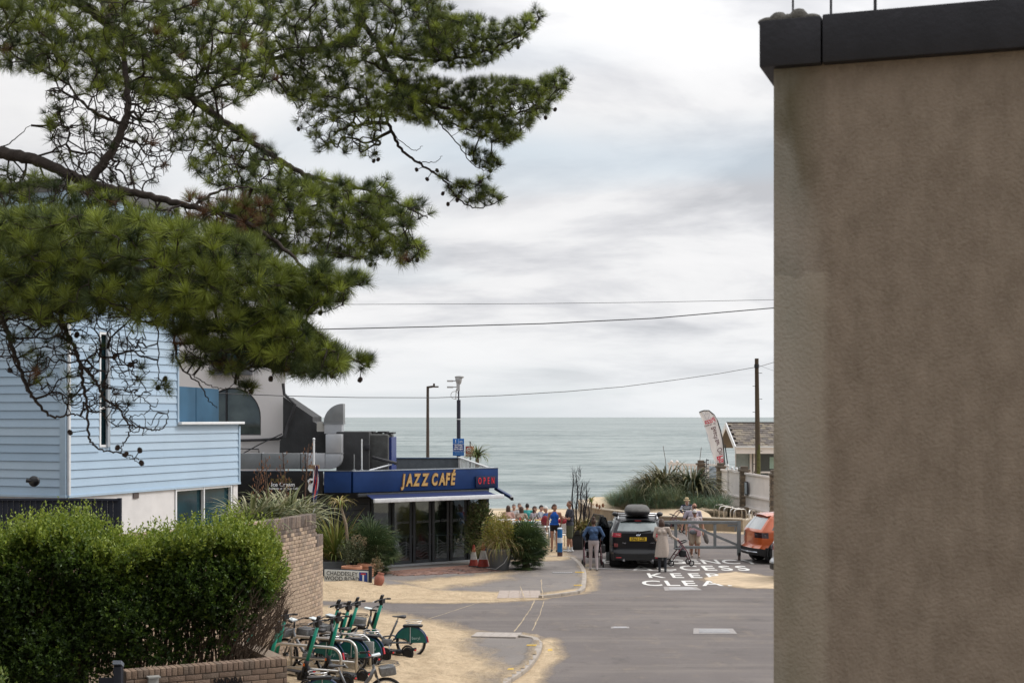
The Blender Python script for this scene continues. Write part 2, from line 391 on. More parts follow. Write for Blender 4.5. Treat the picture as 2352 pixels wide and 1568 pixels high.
sandm = M('beach_sand', (.50, .395, .27), .95, var=.16, scale=1.5, bump=.5, bscale=25)
# wide sand and earth beyond the asphalt, flat promenade level, then the beach falling to the water
g = MB(); g.add([(-400, -60, -.05), (400, -60, -.05), (400, 74, -.05), (-400, 74, -.05)], [(0, 1, 2, 3)]); struct('ground', g, M('earth', (.30, .25, .18), .95, var=.25, scale=.4, bump=.3))
X, Y, Z, Fc = grid(-160, 160, 64, 125, 1.4, 0, 1.0)
Z = np.where(Y < 72, .012, -(Y - 72) * .062) + vnoise(X, Y, .35) * .05 * (Y > 66)
tag(np_mesh('beach', np.stack([X, Y, Z], -1).reshape(-1, 3), Fc, sandm, smooth=True), kind='structure')
# the sea: real swell near the shore, procedural ripples further out
def sea_mat():
    m = bpy.data.materials.new('sea_water'); m.use_nodes = True; t = m.node_tree; t.nodes.clear(); Nn = t.nodes.new; Lk = t.links.new
    o = Nn('ShaderNodeOutputMaterial'); b = Nn('ShaderNodeBsdfPrincipled'); g = Nn('ShaderNodeNewGeometry')
    def nz(s, mapsc, d=5):
        n = Nn('ShaderNodeTexNoise'); n.inputs['Scale'].default_value = s; n.inputs['Detail'].default_value = d; n.inputs['Roughness'].default_value = .62
        q = Nn('ShaderNodeMapping'); q.inputs['Scale'].default_value = mapsc; Lk(g.outputs['Position'], q.inputs[0]); Lk(q.outputs[0], n.inputs[0]); return n.outputs[0]
    a = nz(.55, (.35, 1, 1)); c = nz(.06, (.35, 1.0, 1), 7); d = nz(.004, (.25, 1, 1), 6)
    f = mth(t, 'ADD', mth(t, 'MULTIPLY', c, .6), mth(t, 'MULTIPLY', d, .5)); f = mth(t, 'ADD', f, mth(t, 'MULTIPLY', a, .55)); f = mth(t, 'SUBTRACT', f, .1)
    col = ramp(t, f, [(.50, (.045, .070, .072)), (.66, (.12, .160, .158)), (.82, (.26, .30, .29))]); Lk(col, b.inputs['Base Color'])
    b.inputs['Roughness'].default_value = .34; b.inputs['IOR'].default_value = 1.33
    h = mth(t, 'ADD', mth(t, 'MULTIPLY', a, .5), mth(t, 'MULTIPLY', c, 2.4))
    bp = Nn('ShaderNodeBump'); bp.inputs['Strength'].default_value = 1.0; bp.inputs['Distance'].default_value = .8; Lk(h, bp.inputs['Height']); Lk(bp.outputs[0], b.inputs['Normal'])
    Lk(b.outputs[0], o.inputs[0]); return m
SEA = sea_mat(); WL = -2.0
X, Y, Z, Fc = grid(-260, 260, 96, 700, 2.0, WL, .9)
Z = Z + .10 * np.sin(Y * .9 + 1.6 * np.sin(X * .05)) * np.exp(-(Y - 96) / 260) + .05 * np.sin(Y * 2.1 + X * .22 + 2 * np.sin(X * .11)) + .035 * np.sin(Y * 3.3 - X * .5)
far = MB(); far.add([(-90000, 700, WL), (90000, 700, WL), (120000, 150000, WL), (-120000, 150000, WL)], [(0, 1, 2, 3)])
far.add([(-90000, 96, WL), (-260, 96, WL), (-260, 700, WL), (-90000, 700, WL)], [(0, 1, 2, 3)]); far.add([(260, 96, WL), (90000, 96, WL), (90000, 700, WL), (260, 700, WL)], [(0, 1, 2, 3)])
so_ = np_mesh('sea', np.stack([X, Y, Z], -1).reshape(-1, 3), Fc, SEA, smooth=True); tag(so_, kind='structure')
struct('sea', far, SEA)
# pavements, raised behind kerb stones
PZ = .07
PA = [(500, 1365), (742, 1367), (1000, 1371), (1141, 1371), (1240, 1367), (1293, 1361), (1333, 1354), (1340, 1342), (1342, 1316), (1335, 1298), (1321, 1284), (1300, 1276), (1225, 1277), (1170, 1250), (1000, 1250), (500, 1280)]
PB = [(500, 1397), (742, 1396), (850, 1404), (985, 1429), (1080, 1452), (1183, 1455), (1228, 1463), (1239, 1475), (1232, 1497), (1206, 1531), (1160, 1562), (1080, 1625), (950, 1780), (200, 1780)]
def pavement(poly, x0, x1, y0, y1, hf=None):
    w_ = gp(poly, PZ)
    def mask(x, y): return inpoly(x, y, w_)
    return w_, sheet('pavement', x0, x1, y0, y1, .08, PZ, PAVE, mask, hf)
def dune(X, Y, s):      # sand blown against the wall and the street sign
    q = np.exp(-(((X + 5.1) / 1.5) ** 2 + ((Y - 38.2) / 1.6) ** 2)) * .20 + np.exp(-(((X + 4.0) / .8) ** 2 + ((Y - 39.6) / .9) ** 2)) * .10
    k = np.clip((Y - 36.9) / 1.3, 0, 1) ; k = np.maximum(k * k * (3 - 2 * k), np.clip((X - 1.2) / .5, 0, 1))
    return q * (.85 + .3 * np.sin(X * 5 + Y * 3) * .3) * k - .066 * (1 - k)
pa, pao = pavement(PA, -16, 4, 33, 53, dune)
def sand_relief(X, Y, s):
    k = np.clip(s, 0, 1) ** 2
    top_ = [tuple(q) for q in gp([(200, 1397), (742, 1396), (850, 1404), (985, 1429), (1080, 1452), (1183, 1455)], PZ)]; dd = np.full(X.shape, 9.)
    for (ax, ay), (bx, by) in zip(top_[:-1], top_[1:]):
        vx, vy = bx - ax, by - ay; t = np.clip(((X - ax) * vx + (Y - ay) * vy) / (vx * vx + vy * vy), 0, 1); dd = np.minimum(dd, np.hypot(X - ax - t * vx, Y - ay - t * vy))
    drop = np.maximum(np.clip(dd / .9, 0, 1) ** .7, np.clip((X - .2) / .4, 0, 1))
    return -.066 * (1 - drop) + k * (.022 * np.sin(X * 6.3 + 2 * np.sin(Y * 1.7)) * np.sin(Y * 4.1 + X) + .012 * np.sin(X * 14 + Y * 3) * np.sin(Y * 11 - X * 4) + .02)
pb, pbo = pavement(PB, -16, 1.6, 15, 36, sand_relief)
kerbm = M('kerb_concrete', (.33, .29, .25), .85, var=.2, scale=9, bump=.4)
def kerb(poly, i0, i1, parent, wd=.13):
    pts = [Vector((*G(*poly[i], PZ)[:2], 0)) for i in range(i0, i1 + 1)]
    ps = []                               # resample with Catmull-Rom
    for i in range(len(pts) - 1):
        a, b, c, d = pts[max(0, i - 1)], pts[i], pts[i + 1], pts[min(len(pts) - 1, i + 2)]
        for k in range(8):
            t = k / 8; ps.append(.5 * ((2 * b) + (-a + c) * t + (2 * a - 5 * b + 4 * c - d) * t * t + (-a + 3 * b - 3 * c + d) * t ** 3))
    ps.append(pts[-1]); acc = 0; st = ps[0]
    for k in range(1, len(ps)):
        acc += (ps[k] - ps[k - 1]).length
        if acc > .62 or k == len(ps) - 1:
            d = (ps[k] - st)
            if d.length > .1:
                m_ = MB().bar(st + d * .012 + Vector((0, 0, PZ / 2 - .02)), ps[k] - d * .012 + Vector((0, 0, PZ / 2 - .02)), wd, PZ + .05); mk('kerb_stone', m_, kerbm, parent, bev=.012)
            st = ps[k]; acc = 0
kerb(PA, 4, 12, pao); kerb(PB, 5, 11, pbo)
# tactile slabs, covers, drain, yellow dashes, white marks: thin sheets
roadkit = []
def plate(name, pts, z, mat, th=.004, label=None, cat=None, parent=None):
    m_ = MB().prism([tuple(G(u, v, z)[:2]) for u, v in pts], th, z); o = mk(name, m_, mat, parent)
    if label: tag(o, label, cat)
    return o
slab = M('pale_slab', (.36, .30, .26), .85, var=.15, scale=14, bump=.3)
steel = M('worn_steel', (.34, .33, .34), .55, .3, .2, 12, .3)
def dropz(x, y, up):
    if up: k = max(0, min(1, (y - 36.9) / 1.3)); return .012 + .066 * k * k * (3 - 2 * k)
    return .014 + .066 * max(0, min(1, (31.35 - y) / .9)) ** .7
def slabs(label, q4, n, mat, up):
    t_ = thing('tactile_paving', label, 'paving', (0, 0, 0)); a, b, c, d = [G(*q, PZ if not up else .03) for q in q4]
    for i in range(n):
        q = [a.lerp(b, i / n + .004), a.lerp(b, (i + 1) / n - .004), d.lerp(c, (i + 1) / n - .004), d.lerp(c, i / n + .004)]; m = MB()
        tp_ = [(p.x, p.y, dropz(p.x, p.y, up)) for p in q]; m.add(tp_ + [(x, y, z - .05) for x, y, z in tp_], [(0, 1, 2, 3), (4, 7, 6, 5), (0, 4, 5, 1), (1, 5, 6, 2), (2, 6, 7, 3), (3, 7, 4, 0)]); mk('slab', m, mat, t_)
slabs('strip of pale pinkish tactile slabs at the dropped kerb in front of the cafe', ((1141, 1371), (1243, 1370), (1240, 1359), (1147, 1359)), 4, slab, True)
slabs('sandy row of grey tactile slabs at the crossing beside the drifted sand', ((1082, 1461), (1185, 1463), (1200, 1452), (1095, 1450)), 5, M('grey_slab', (.36, .32, .29), .85, var=.15, scale=12, bump=.3), False)
def cover(pts, label, pale):
    t_ = thing('manhole_cover', label, 'manhole cover', (0, 0, 0))
    P4 = [G(*q, 0) for q in pts]; ctr = sum(P4, Vector()) / 4
    mk('surround', MB().prism([tuple(q[:2]) for q in P4], .006, .001), M('cover_concrete', (.28, .26, .25), .85, var=.2, scale=16), t_)
    mk('lid', MB().prism([tuple((ctr + (q - ctr) * .72)[:2]) for q in P4], .012, .002), pale, t_, bev=.002)
    return t_
cover([(1592, 1455), (1693, 1455), (1683, 1443), (1593, 1442.5)], 'largest pale rectangular cover set in the asphalt near the brown building', M('lid_a', (.27, .265, .27), .6, .1, .25, 18, .4))
cover([(1527, 1356), (1613, 1355), (1598, 1347), (1524, 1347)], 'worn rectangular cover just in front of the word CLEAR', M('lid_b', (.33, .32, .32), .6, .1, .25, 18, .4))
cover([(1403, 1443), (1446, 1442.5), (1444, 1438.5), (1404, 1438.5)], 'small narrow cover in the middle of the road', steel)
gt = thing('drain_grate', 'ribbed drain channel across the footway by the palm', 'drain', (0, 0, 0))
gc = G(1292, 1314.5, PZ + .002)
mk('frame', MB().box(gc, (.62, .34, .006)), M('iron', (.16, .155, .155), .7, .2), gt)
for i in range(9): mk('slat', MB().box(gc + Vector((-.26 + i * .065, 0, .006)), (.03, .28, .008)), M('iron_worn', (.36, .35, .34), .6, .3), gt)
yel = M('yellow_paint', (.75, .50, .08), .7, var=.2, scale=30); wht = M('white_road_paint', (.64, .63, .60), .7, var=.18, scale=14)
for i, (q, lb) in enumerate(zip([[(1321, 1314), (1342, 1314), (1341, 1312), (1321, 1312)], [(1318, 1344), (1337, 1344), (1337, 1342), (1318, 1342)], [(1209, 1482), (1232, 1482), (1233, 1479), (1211, 1479)], [(1165, 1537), (1196, 1536), (1197, 1532), (1168, 1533)], [(1258, 1494), (1269, 1493), (1268, 1488), (1259, 1489)]],
    ('on the footway kerb beside the white lettering', 'on the footway kerb at the corner before the cafe', 'on the kerb at the top of the lower sandy bend', 'on the kerb of the lower bend nearest the cycles', 'half buried in the sand beside the lower bend'))):
    t_ = thing('kerb_marking', 'short double yellow dash painted ' + lb, 'road marking', (0, 0, 0), group='yellow dashes painted on the kerbs')
    z = PZ + .006 if i < 4 else .004; P4 = [G(*p_, z) for p_ in q]
    for k in (0, 1):
        a0, a1 = k * .56, k * .56 + .27
        mk('stripe', MB().prism([tuple(P4[0].lerp(P4[3], a0)[:2]), tuple(P4[1].lerp(P4[2], a0)[:2]), tuple(P4[1].lerp(P4[2], a1)[:2]), tuple(P4[0].lerp(P4[3], a1)[:2])], .003, z), yel, t_)
def roadline(txt, u0, u1, v0, v1, label, skip=0):
    t_ = thing('road_lettering', label, 'road lettering', (0, 0, 0), group='white words painted on the road')
    a, b, c = G(u0, v1), G(u1, v1), G(u0, v0); h = (c.y - a.y); wd = b.x - a.x
    me0 = text_mesh('E', 1.0); hs = max(v.co.y for v in me0.vertices) - min(v.co.y for v in me0.vertices); size = h / hs * .84
    mtx = Matrix.Translation(((a.x + b.x) / 2 + .05, (a.y + c.y) / 2, .005)) @ Matrix.Rotation(R(-1.5), 4, 'Z')
    n = len(txt); sx = wd / n * .90 / (size * .60)
    letters('letter', txt, t_, wht, mtx, size, wd, ext=.0015, off=.020, sx=sx)
roadline('EMERGENCY', 1384, 1748, 1284.5, 1295.5, 'white road word EMERGENCY, the row furthest from the viewer, half hidden by the dark car')
roadline('ACCESS', 1452, 1725, 1298.5, 1311, 'white road word ACCESS, in the row just behind KEEP')
roadline('KEEP', 1490, 1657, 1316, 1328, 'white road word KEEP between ACCESS and CLEAR')
roadline('CLEAR', 1476, 1712, 1333, 1346.5, 'white road word CLEAR, the nearest row, its end under blown sand')
ms_ = thing('bay_marking', 'thin white bay line behind the dark car', 'road marking', (0, 0, 0))
mk('stripe', MB().prism(gp([(1330, 1302), (1545, 1311), (1545, 1312), (1330, 1303.2)]), .003, .003), M('faded_paint', (.42, .41, .40), .8, var=.3, scale=20), ms_)
# sand lying over part of the road letters
X, Y, Z, Fc = grid(5.2, 9.6, 37.5, 43.6, .07, .009); s = sand_amt(X, Y)
Z = .004 + .03 * np.clip(s - .55, -.1, .5) + .006 * np.sin(X * 7 + Y * 2) * np.sin(Y * 5)
Z = np.where(s > .62 + .2 * vnoise(X, Y, 1.6), np.maximum(Z, .0095), -.03)
tag(np_mesh('sand_drift', np.stack([X, Y, Z], -1).reshape(-1, 3), Fc, M('drift_sand', (.50, .39, .265), .95, var=.18, scale=3, bump=.6, bscale=40), smooth=True), kind='structure')
# sandy joints and cracks across the carriageway
ck = M('sandy_joint', (.40, .32, .22), .95, var=.3, scale=20)
for k, pts in enumerate([[(1195, 1345), (1205, 1372)], [(1243, 1330), (1247, 1372)], [(1228, 1378), (1217, 1400), (1196, 1430), (1180, 1450)], [(1250, 1380), (1240, 1410), (1222, 1447)], [(985, 1420), (1100, 1383), (1240, 1375)], [(1240, 1468), (1262, 1474), (1284, 1490)]]):
    m_ = MB(); z = (PZ if k < 2 else 0) + .004; pp = [G(*q, z) for q in pts]; fine = []
    for i in range(len(pp) - 1):
        for j in range(10): fine.append(pp[i].lerp(pp[i + 1], j / 10) + Vector((rnd.uniform(-.012, .012), 0, 0)))
    fine.append(pp[-1])
    for i in range(len(fine) - 1):
        wv = rnd.uniform(.006, .018); a, b = fine[i], fine[i + 1]; m_.add([a - Vector((wv, 0, 0)), a + Vector((wv, 0, 0)), b + Vector((wv, 0, 0)), b - Vector((wv, 0, 0))], [(0, 1, 2, 3)])
    struct('road_joint', m_, ck)
# red block paving in front of the cafe doors
pv = thing('block_paving', 'band of worn red brick paving along the cafe front', 'paving', (0, 0, 0))
A_, B_ = G(905, 1312, PZ), G(1075, 1299, PZ); dx_ = (B_ - A_).normalized(); dy_ = Vector((dx_.y, -dx_.x, 0))
red = [M('paver_%d' % i, c, .85, var=.15, scale=9, bump=.3) for i, c in enumerate([(.22, .12, .09), (.26, .155, .12), (.19, .115, .10)])]
pms = []
for i in range(3):
    pms.append(mk('paver', MB().box((0, 0, 0), (.205, .105, .02)), red[i]).data); bpy.data.objects.remove(bpy.data.objects['paver'])
cells = []
for r in range(17):
    for c in range(-2, 15):
        p = A_ + dx_ * ((c + (.5 if r % 2 else 0)) * .213) + dy_ * (r * .112 - .1)
        if (r > 9 and (p.x + 4 < (r - 9) * .35)) or rnd.random() < r * .012: continue
        cells.append((p, r))
cells.sort(key=lambda q: q[0].y)
ang = math.atan2(dx_.y, dx_.x)
for p, r in cells[:290]: lnk('paver', rnd.choice(pms), pv, p + Vector((0, 0, .006 + rnd.uniform(-.002, .003))), (0, 0, ang + rnd.uniform(-.02, .02)))
# ------------------------------------------------------------------ foreground building (out of focus, right)
def quadbox(mb, p0, p1, z0, z1, th, nrm):       # upright slab between two plan points, thickness th away from the viewer
    p0, p1 = Vector(p0), Vector(p1); n = Vector(nrm).normalized() * th
    mb.prism([tuple(p0[:2]), tuple(p1[:2]), tuple((p1 + n)[:2]), tuple((p0 + n)[:2])], z1 - z0, z0)
bl = thing('rendered_building', 'brown rendered building close by on the right with a dark metal roof edge', 'building', (1.47, 8, 0))
brend = bpy.data.materials.new('brown_render'); brend.use_nodes = True
t = brend.node_tree; b_ = t.nodes['Principled BSDF']; g_ = t.nodes.new('ShaderNodeNewGeometry')
def _nz(s, ms=(1, 1, 1), d=6):
    n = t.nodes.new('ShaderNodeTexNoise'); n.inputs['Scale'].default_value = s; n.inputs['Detail'].default_value = d; q = t.nodes.new('ShaderNodeMapping'); q.inputs['Scale'].default_value = ms
    t.links.new(g_.outputs['Position'], q.inputs[0]); t.links.new(q.outputs[0], n.inputs[0]); return n.outputs[0]
f_ = mth(t, 'ADD', mth(t, 'MULTIPLY', _nz(9, (1, 1, .55)), .75), mth(t, 'MULTIPLY', _nz(70), .3)); f_ = mth(t, 'MULTIPLY_ADD', f_, 2.2, -.65, clamp=True)
c_ = mixc(t, f_, (.175, .140, .110), (.265, .218, .175)); c_ = mixc(t, mth(t, 'MULTIPLY', ramp(t, _nz(13, (1, 1, .10)), [(.48, 0.0), (.7, 1.0)]), .16), c_, (.12, .098, .075)); c_ = mixc(t, mth(t, 'MULTIPLY', ramp(t, _nz(34, (1, 1, .6)), [(.52, 0.0), (.62, 1.0)]), .3), c_, (.26, .22, .175))
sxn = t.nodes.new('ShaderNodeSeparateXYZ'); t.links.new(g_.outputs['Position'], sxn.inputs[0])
edge_ = mth(t, 'MULTIPLY', mth(t, 'SUBTRACT', 1.76, sxn.outputs[0]), 5., clamp=True)            # algae and damp along the corner, scattered lighter patches
al_ = mth(t, 'MULTIPLY', edge_, ramp(t, _nz(2.2, (1, 1, .5)), [(.38, 0.0), (.55, .8)]))
c_ = mixc(t, al_, c_, (.085, .078, .048))
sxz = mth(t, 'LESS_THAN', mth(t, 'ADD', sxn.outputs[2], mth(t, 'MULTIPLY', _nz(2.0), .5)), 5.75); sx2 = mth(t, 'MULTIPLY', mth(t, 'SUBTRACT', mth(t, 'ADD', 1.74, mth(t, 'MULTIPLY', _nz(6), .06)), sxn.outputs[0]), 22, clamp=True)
c_ = mixc(t, mth(t, 'MULTIPLY', mth(t, 'MULTIPLY', sxz, sx2), .42), c_, (.36, .32, .26))  # pale strip by the corner: a glass reflection painted into the render colour
pt_ = mth(t, 'MULTIPLY', edge_, ramp(t, _nz(1.1, (1, 1, .45)), [(.50, 0.0), (.56, .4)])); c_ = mixc(t, pt_, c_, (.36, .35, .32))
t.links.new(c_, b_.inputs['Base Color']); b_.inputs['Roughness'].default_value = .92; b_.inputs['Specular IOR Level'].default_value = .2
bp_ = t.nodes.new('ShaderNodeBump'); bp_.inputs['Strength'].default_value = .8; bp_.inputs['Distance'].default_value = .012; t.links.new(_nz(55), bp_.inputs['Height']); t.links.new(bp_.outputs[0], b_.inputs['Normal'])
c0 = Vector((1.472, 8.0, 0)); wd_ = Vector((1.27, -.42, 0)).normalized(); bk = Vector((.35, 1, 0)).normalized(); tr_ = lambda v: Vector(v) - Vector((1.47, 8, 0))
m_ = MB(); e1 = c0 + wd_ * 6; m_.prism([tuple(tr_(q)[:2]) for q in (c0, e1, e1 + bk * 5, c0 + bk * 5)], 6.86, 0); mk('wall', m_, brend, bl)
lead = M('dark_roof_metal', (.022, .022, .027), .42, .35, .25, 5, .15, 30)
q0, q1 = c0 - wd_ * .07 - bk * .07, e1 - bk * .07; q2, q3 = e1 + bk * 5, c0 - wd_ * .07 + bk * 5
zt = 4.7 + 908 / F * 8 - .0
m_ = MB(); s0 = q0 + wd_ * .34
m_.prism([tuple(tr_(q)[:2]) for q in (q0, s0, s0 + bk * 5, q3)], .262, 6.655); mk('roof_edge', m_, lead, bl, bev=.012)
m_ = MB(); m_.prism([tuple(tr_(q)[:2]) for q in (s0 + wd_ * .006, q1, q2, s0 + wd_ * .006 + bk * 5)], .268, 6.655); mk('roof_edge', m_, lead, bl, bev=.012)
m_ = MB()
for a, h in ((.06, .10), (.0, .05), (.17, .12), (.24, .05), (.12, .07)): m_.ell(tr_(c0 + wd_ * (a - .03) + bk * .0) + Vector((0, 0, 6.92)), (.06, .05, h * .55), 8, 6)
mk('mortar_lump', m_, M('roof_mortar', (.09, .085, .075), .9, var=.3, scale=30, bump=.5), bl, smooth=True)
for i, (a, r) in enumerate(((.10, .006), (.31, .007), (.55, .009))):
    o_ = thing('rod', ('thin upright metal rod on the corner of the brown building roof', 'middle of the upright rods on the brown building roof', 'thickest upright rod on the brown building roof')[i], 'rod', c0 + wd_ * a + bk * .05 + Vector((0, 0, 6.9)))
    mk('shaft', MB().cyl((0, 0, 0), (0, 0, 1.6), r), lead, o_); mk('foot', MB().lathe([(.02, 0), (.02, .015), (.008, .03)], 10), lead, o_)

# ------------------------------------------------------------------ blue clad house (left)
hs = thing('clad_house', 'pale blue weatherboarded house with white lower wall behind the pine', 'house', (-9.38, 30, 0))
bluep = [M('blue_board_%d' % i, c, .55, var=.05, scale=1.2, bump=.12, bscale=14, streak=(1, 1, .25)) for i, c in enumerate([(.355, .475, .60), (.375, .495, .62), (.335, .455, .585), (.39, .50, .61)])]
whitep = M('white_frame', (.72, .74, .76), .45, var=.06); wrend = M('white_render', (.66, .65, .65), .9, var=.07, scale=3, bump=.25)
navyf = M('navy_board', (.018, .022, .035), .7, var=.25, scale=6)
wglass = M('dark_window_glass', (.012, .045, .058), .06, var=.5, scale=1.3, spec=.35)
H0 = Vector((-9.38, 30, 0)); HR = Vector((.365, .931, 0)).normalized(); HL = Vector((-.931, .365, 0)).normalized(); HNR = Vector((.931, -.365, 0)); HNL = Vector((-.365, -.931, 0))
ZB, BH, ZT = 3.05, .18, 9.5; ZP = 4.53
def board(a, b, z, nrm, mat):          # a lapped board, its foot proud of the one below
    n = Vector(nrm); a, b = Vector(a), Vector(b); t = .018
    vs = [a + n * .004, b + n * .004, b + n * (t + .004), a + n * (t + .004)]; lo = [q + Vector((0, 0, z)) for q in (a, b, b + n * (t + .012), a + n * (t + .012))]
    hi = [q + Vector((0, 0, z + BH - .008)) for q in (a, b, b + n * .008, a + n * .008)]
    m = MB(); m.add(lo + hi, [(0, 3, 2, 1), (4, 5, 6, 7), (0, 1, 5, 4), (1, 2, 6, 5), (2, 3, 7, 6), (3, 0, 4, 7)]); o = mk('board', m, mat, hs); return o
off = H0
for i in range(int((ZT - ZB) / BH)):
    z = ZB + i * BH
    board(HL * .16, HL * 5.2, z, HNL, rnd.choice(bluep))
    end = 6.62 if z + BH <= ZP + .03 else 3.94
    if z + BH > 4.04 and z < 6.55:
        board(HR * .06, HR * 1.03, z, HNR, rnd.choice(bluep)); board(HR * 1.42, HR * end, z, HNR, rnd.choice(bluep))
    else: board(HR * .06, HR * end, z, HNR, rnd.choice(bluep))
m_ = MB()   # core volumes behind the boards
def wallbox(m, p0, p1, z0, z1, n, th=.2): quadbox(m, p0, p1, z0, z1, -th, n)
wallbox(m_, HL * 5.2, HL * .0, ZB, ZT, HNL); wallbox(m_, HR * .0, HR * 1.04, ZB, ZT, HNR); wallbox(m_, HR * 1.40, HR * 3.98, ZB, ZT, HNR); wallbox(m_, HR * 1.04, HR * 1.40, ZB, 4.05, HNR); wallbox(m_, HR * 1.04, HR * 1.40, 6.57, ZT, HNR)
wallbox(m_, HR * 3.98, HR * 6.64, ZB, ZP, HNR); mk('wall', m_, bluep[0], hs)
m_ = MB(); wallbox(m_, HL * 5.2, HL * .05, 0, ZB - .01, HNL, .25); wallbox(m_, HR * .05, HR * 3.86, 0, ZB - .01, HNR, .25); wallbox(m_, HR * 3.86, HR * 6.32, 0, 1.0, HNR, .25); wallbox(m_, HR * 6.40, HR * 6.6, 0, ZB - .01, HNR, .25); mk('wall', m_, wrend, hs)
m_ = MB(); m_.prism([tuple(q[:2]) for q in (HL * 5.3, Vector() + HNL * .05 + HNR * .05, HR * 4.0 + HNR * .05, HR * 4.0 - HNR * 6, HL * 5.3 - HNL * 6)], .25, ZT - .02); mk('roof', m_, M('roof_felt', (.12, .12, .125), .9), hs)
m_ = MB(); m_.prism([tuple(q[:2]) for q in (HR * 3.98 + HNR * -.2, HR * 6.64 + HNR * -.2, HR * 6.64 - HNR * 4, HR * 3.98 - HNR * 4)], .1, ZP - .2); mk('balcony_floor', m_, M('deck', (.3, .3, .3), .8), hs)
# inner volumes so that light does not pass through
m_ = MB(); m_.prism([tuple(q[:2]) for q in (HR * 3.98 - HNR * .22, HR * 3.98 - HNR * 5, HR * 3.90 - HNR * 5, HR * 3.90 - HNR * .22)], ZT - ZB, ZB); mk('wall', m_, bluep[1], hs)
def trim(name, p, z0, z1, w1, w2, mat, nr): mk(name, MB().box(Vector(p) + Vector((0, 0, (z0 + z1) / 2)), (w1, w2, z1 - z0), Matrix.Rotation(math.atan2(nr.x, -nr.y), 3, 'Z')), mat, hs, bev=.006)
bl2 = M('blue_trim', (.37, .49, .61), .5, var=.05); trim('corner_board', HL * .085 + HNL * .025, ZB, ZT, .15, .05, bl2, HNL); trim('corner_board', HR * .03 + HNR * .022, ZB, ZT, .06, .05, whitep, HNR)
trim('corner_board', HR * 3.96 + HNR * .022, ZP, ZT, .06, .05, bl2, HNR); trim('corner_board', HR * 6.63 + HNR * .022, ZB, ZP - .05, .06, .05, bl2, HNR)
mk('parapet_cap', MB().bar(HR * 3.94 + HNR * .02 + Vector((0, 0, ZP + .03)), HR * 6.7 + HNR * .02 + Vector((0, 0, ZP + .03)), .26, .06), whitep, hs, bev=.006)
mk('base_trim', MB().bar(HR * 0 + HNR * .02 + Vector((0, 0, ZB - .02)), HR * 6.66 + HNR * .02 + Vector((0, 0, ZB - .02)), .07, .05), bl2, hs)
mk('base_trim', MB().bar(HL * 0 + HNL * .02 + Vector((0, 0, ZB - .02)), HL * 5.2 + HNL * .02 + Vector((0, 0, ZB - .02)), .07, .05), bl2, hs)
def hwindow(s0, s1, z0, z1, mull, tr=(), fw=.05, name='window', glass=wglass, inset=.05):
    f = MB()
    for s, w_ in ((s0 + fw / 2, fw), (s1 - fw / 2, fw)) + tuple((m__, fw * .8) for m__ in mull): f.box(HR * s - HNR * (inset - .04) + Vector((0, 0, (z0 + z1) / 2)), (w_, .08, z1 - z0), Matrix.Rotation(math.atan2(HR.y, HR.x), 3, 'Z'))
    for z in (z0 + fw / 2, z1 - fw / 2) + tuple(tr): f.box(HR * (s0 + s1) / 2 - HNR * (inset - .035) + Vector((0, 0, z)), (s1 - s0, .07, fw), Matrix.Rotation(math.atan2(HR.y, HR.x), 3, 'Z'))
    o = mk(name, f, whitep, hs); bnds = [s0] + list(mull) + [s1]
    for i in range(len(bnds) - 1): mk('pane', MB().box(HR * (bnds[i] + bnds[i + 1]) / 2 - HNR * (inset + .03) + Vector((0, 0, (z0 + z1) / 2)), (bnds[i + 1] - bnds[i], .02, z1 - z0 - .02), Matrix.Rotation(math.atan2(HR.y, HR.x), 3, 'Z')), glass, o)
hwindow(1.04, 1.40, 4.05, 6.56, (), (4.9,)); hwindow(3.87, 6.30, 1.0, 3.0, (5.06,), ())
mk('shutter', MB().box(HR * 1.33 + HNR * .03 + Vector((0, 0, 5.3)), (.09, .05, 2.5), Matrix.Rotation(math.atan2(HR.y, HR.x), 3, 'Z')), M('grey_reveal', (.34, .38, .42), .6), hs)
bgl = M('blue_tinted_glass', (.035, .095, .16), .5, var=.3, scale=.8, spec=.08)
for i, (a, b) in enumerate(((Vector((-7.97, 33.75, 0)), Vector((-7.86, 35.3, 0))), (Vector((-7.855, 35.35, 0)), Vector((-7.70, 37.3, 0))))):
    mk('balcony_screen', MB().bar(a - H0 + Vector((0, 0, ZP + .48)), b - H0 + Vector((0, 0, ZP + .48)), .02, .86), bgl, hs)
m_ = MB().box(HR * 2.35 + HNR * .01 + Vector((0, 0, 2.93)), (.2, .03, .12), Matrix.Rotation(math.atan2(HR.y, HR.x), 3, 'Z')); mk('vent', m_, M('vent_brown', (.10, .08, .075), .7), hs)
cm = thing('wall_lamp', 'round black lamp fixed on the shaded blue boards of the house', 'lamp', P(77, 1105, 29.6))
mk('body', MB().lathe([(.10, 0), (.115, .02), (.10, .12), (.04, .15)], 20, axis='y'), M('gloss_black', (.008, .008, .01), .3, coat=.5), cm, smooth=True); mk('arm', MB().cyl((-.02, .05, .0), (-.16, .02, .02), .045), M('gloss_black', (0, 0, 0)), cm)
fn = thing('board_fence', 'tall black board fence in front of the white house wall', 'fence', (0, 0, 0))
fa, fb = P(-60, 1148, 27.6), P(272, 1149, 28.4); fl = (fb - fa).length; nb = 26
for i in range(nb):
    a, b = fa.lerp(fb, i / nb + .001), fa.lerp(fb, (i + 1) / nb - .001); o = mk('board', MB().bar((a + b) / 2 * 1 + Vector((0, 0, 0)), (a + b) / 2 + Vector((0, .0, -3.0)), (b - a).length, .03, up=(0, 1, 0)), navyf, fn)
mk('rail', MB().bar(fa + Vector((0, -.02, .02)), fb + Vector((0, -.02, .02)), .09, .04), navyf, fn); mk('post', MB().bar(fb + Vector((.02, 0, .05)), fb + Vector((.02, 0, -3)), .08, .08), navyf, fn)

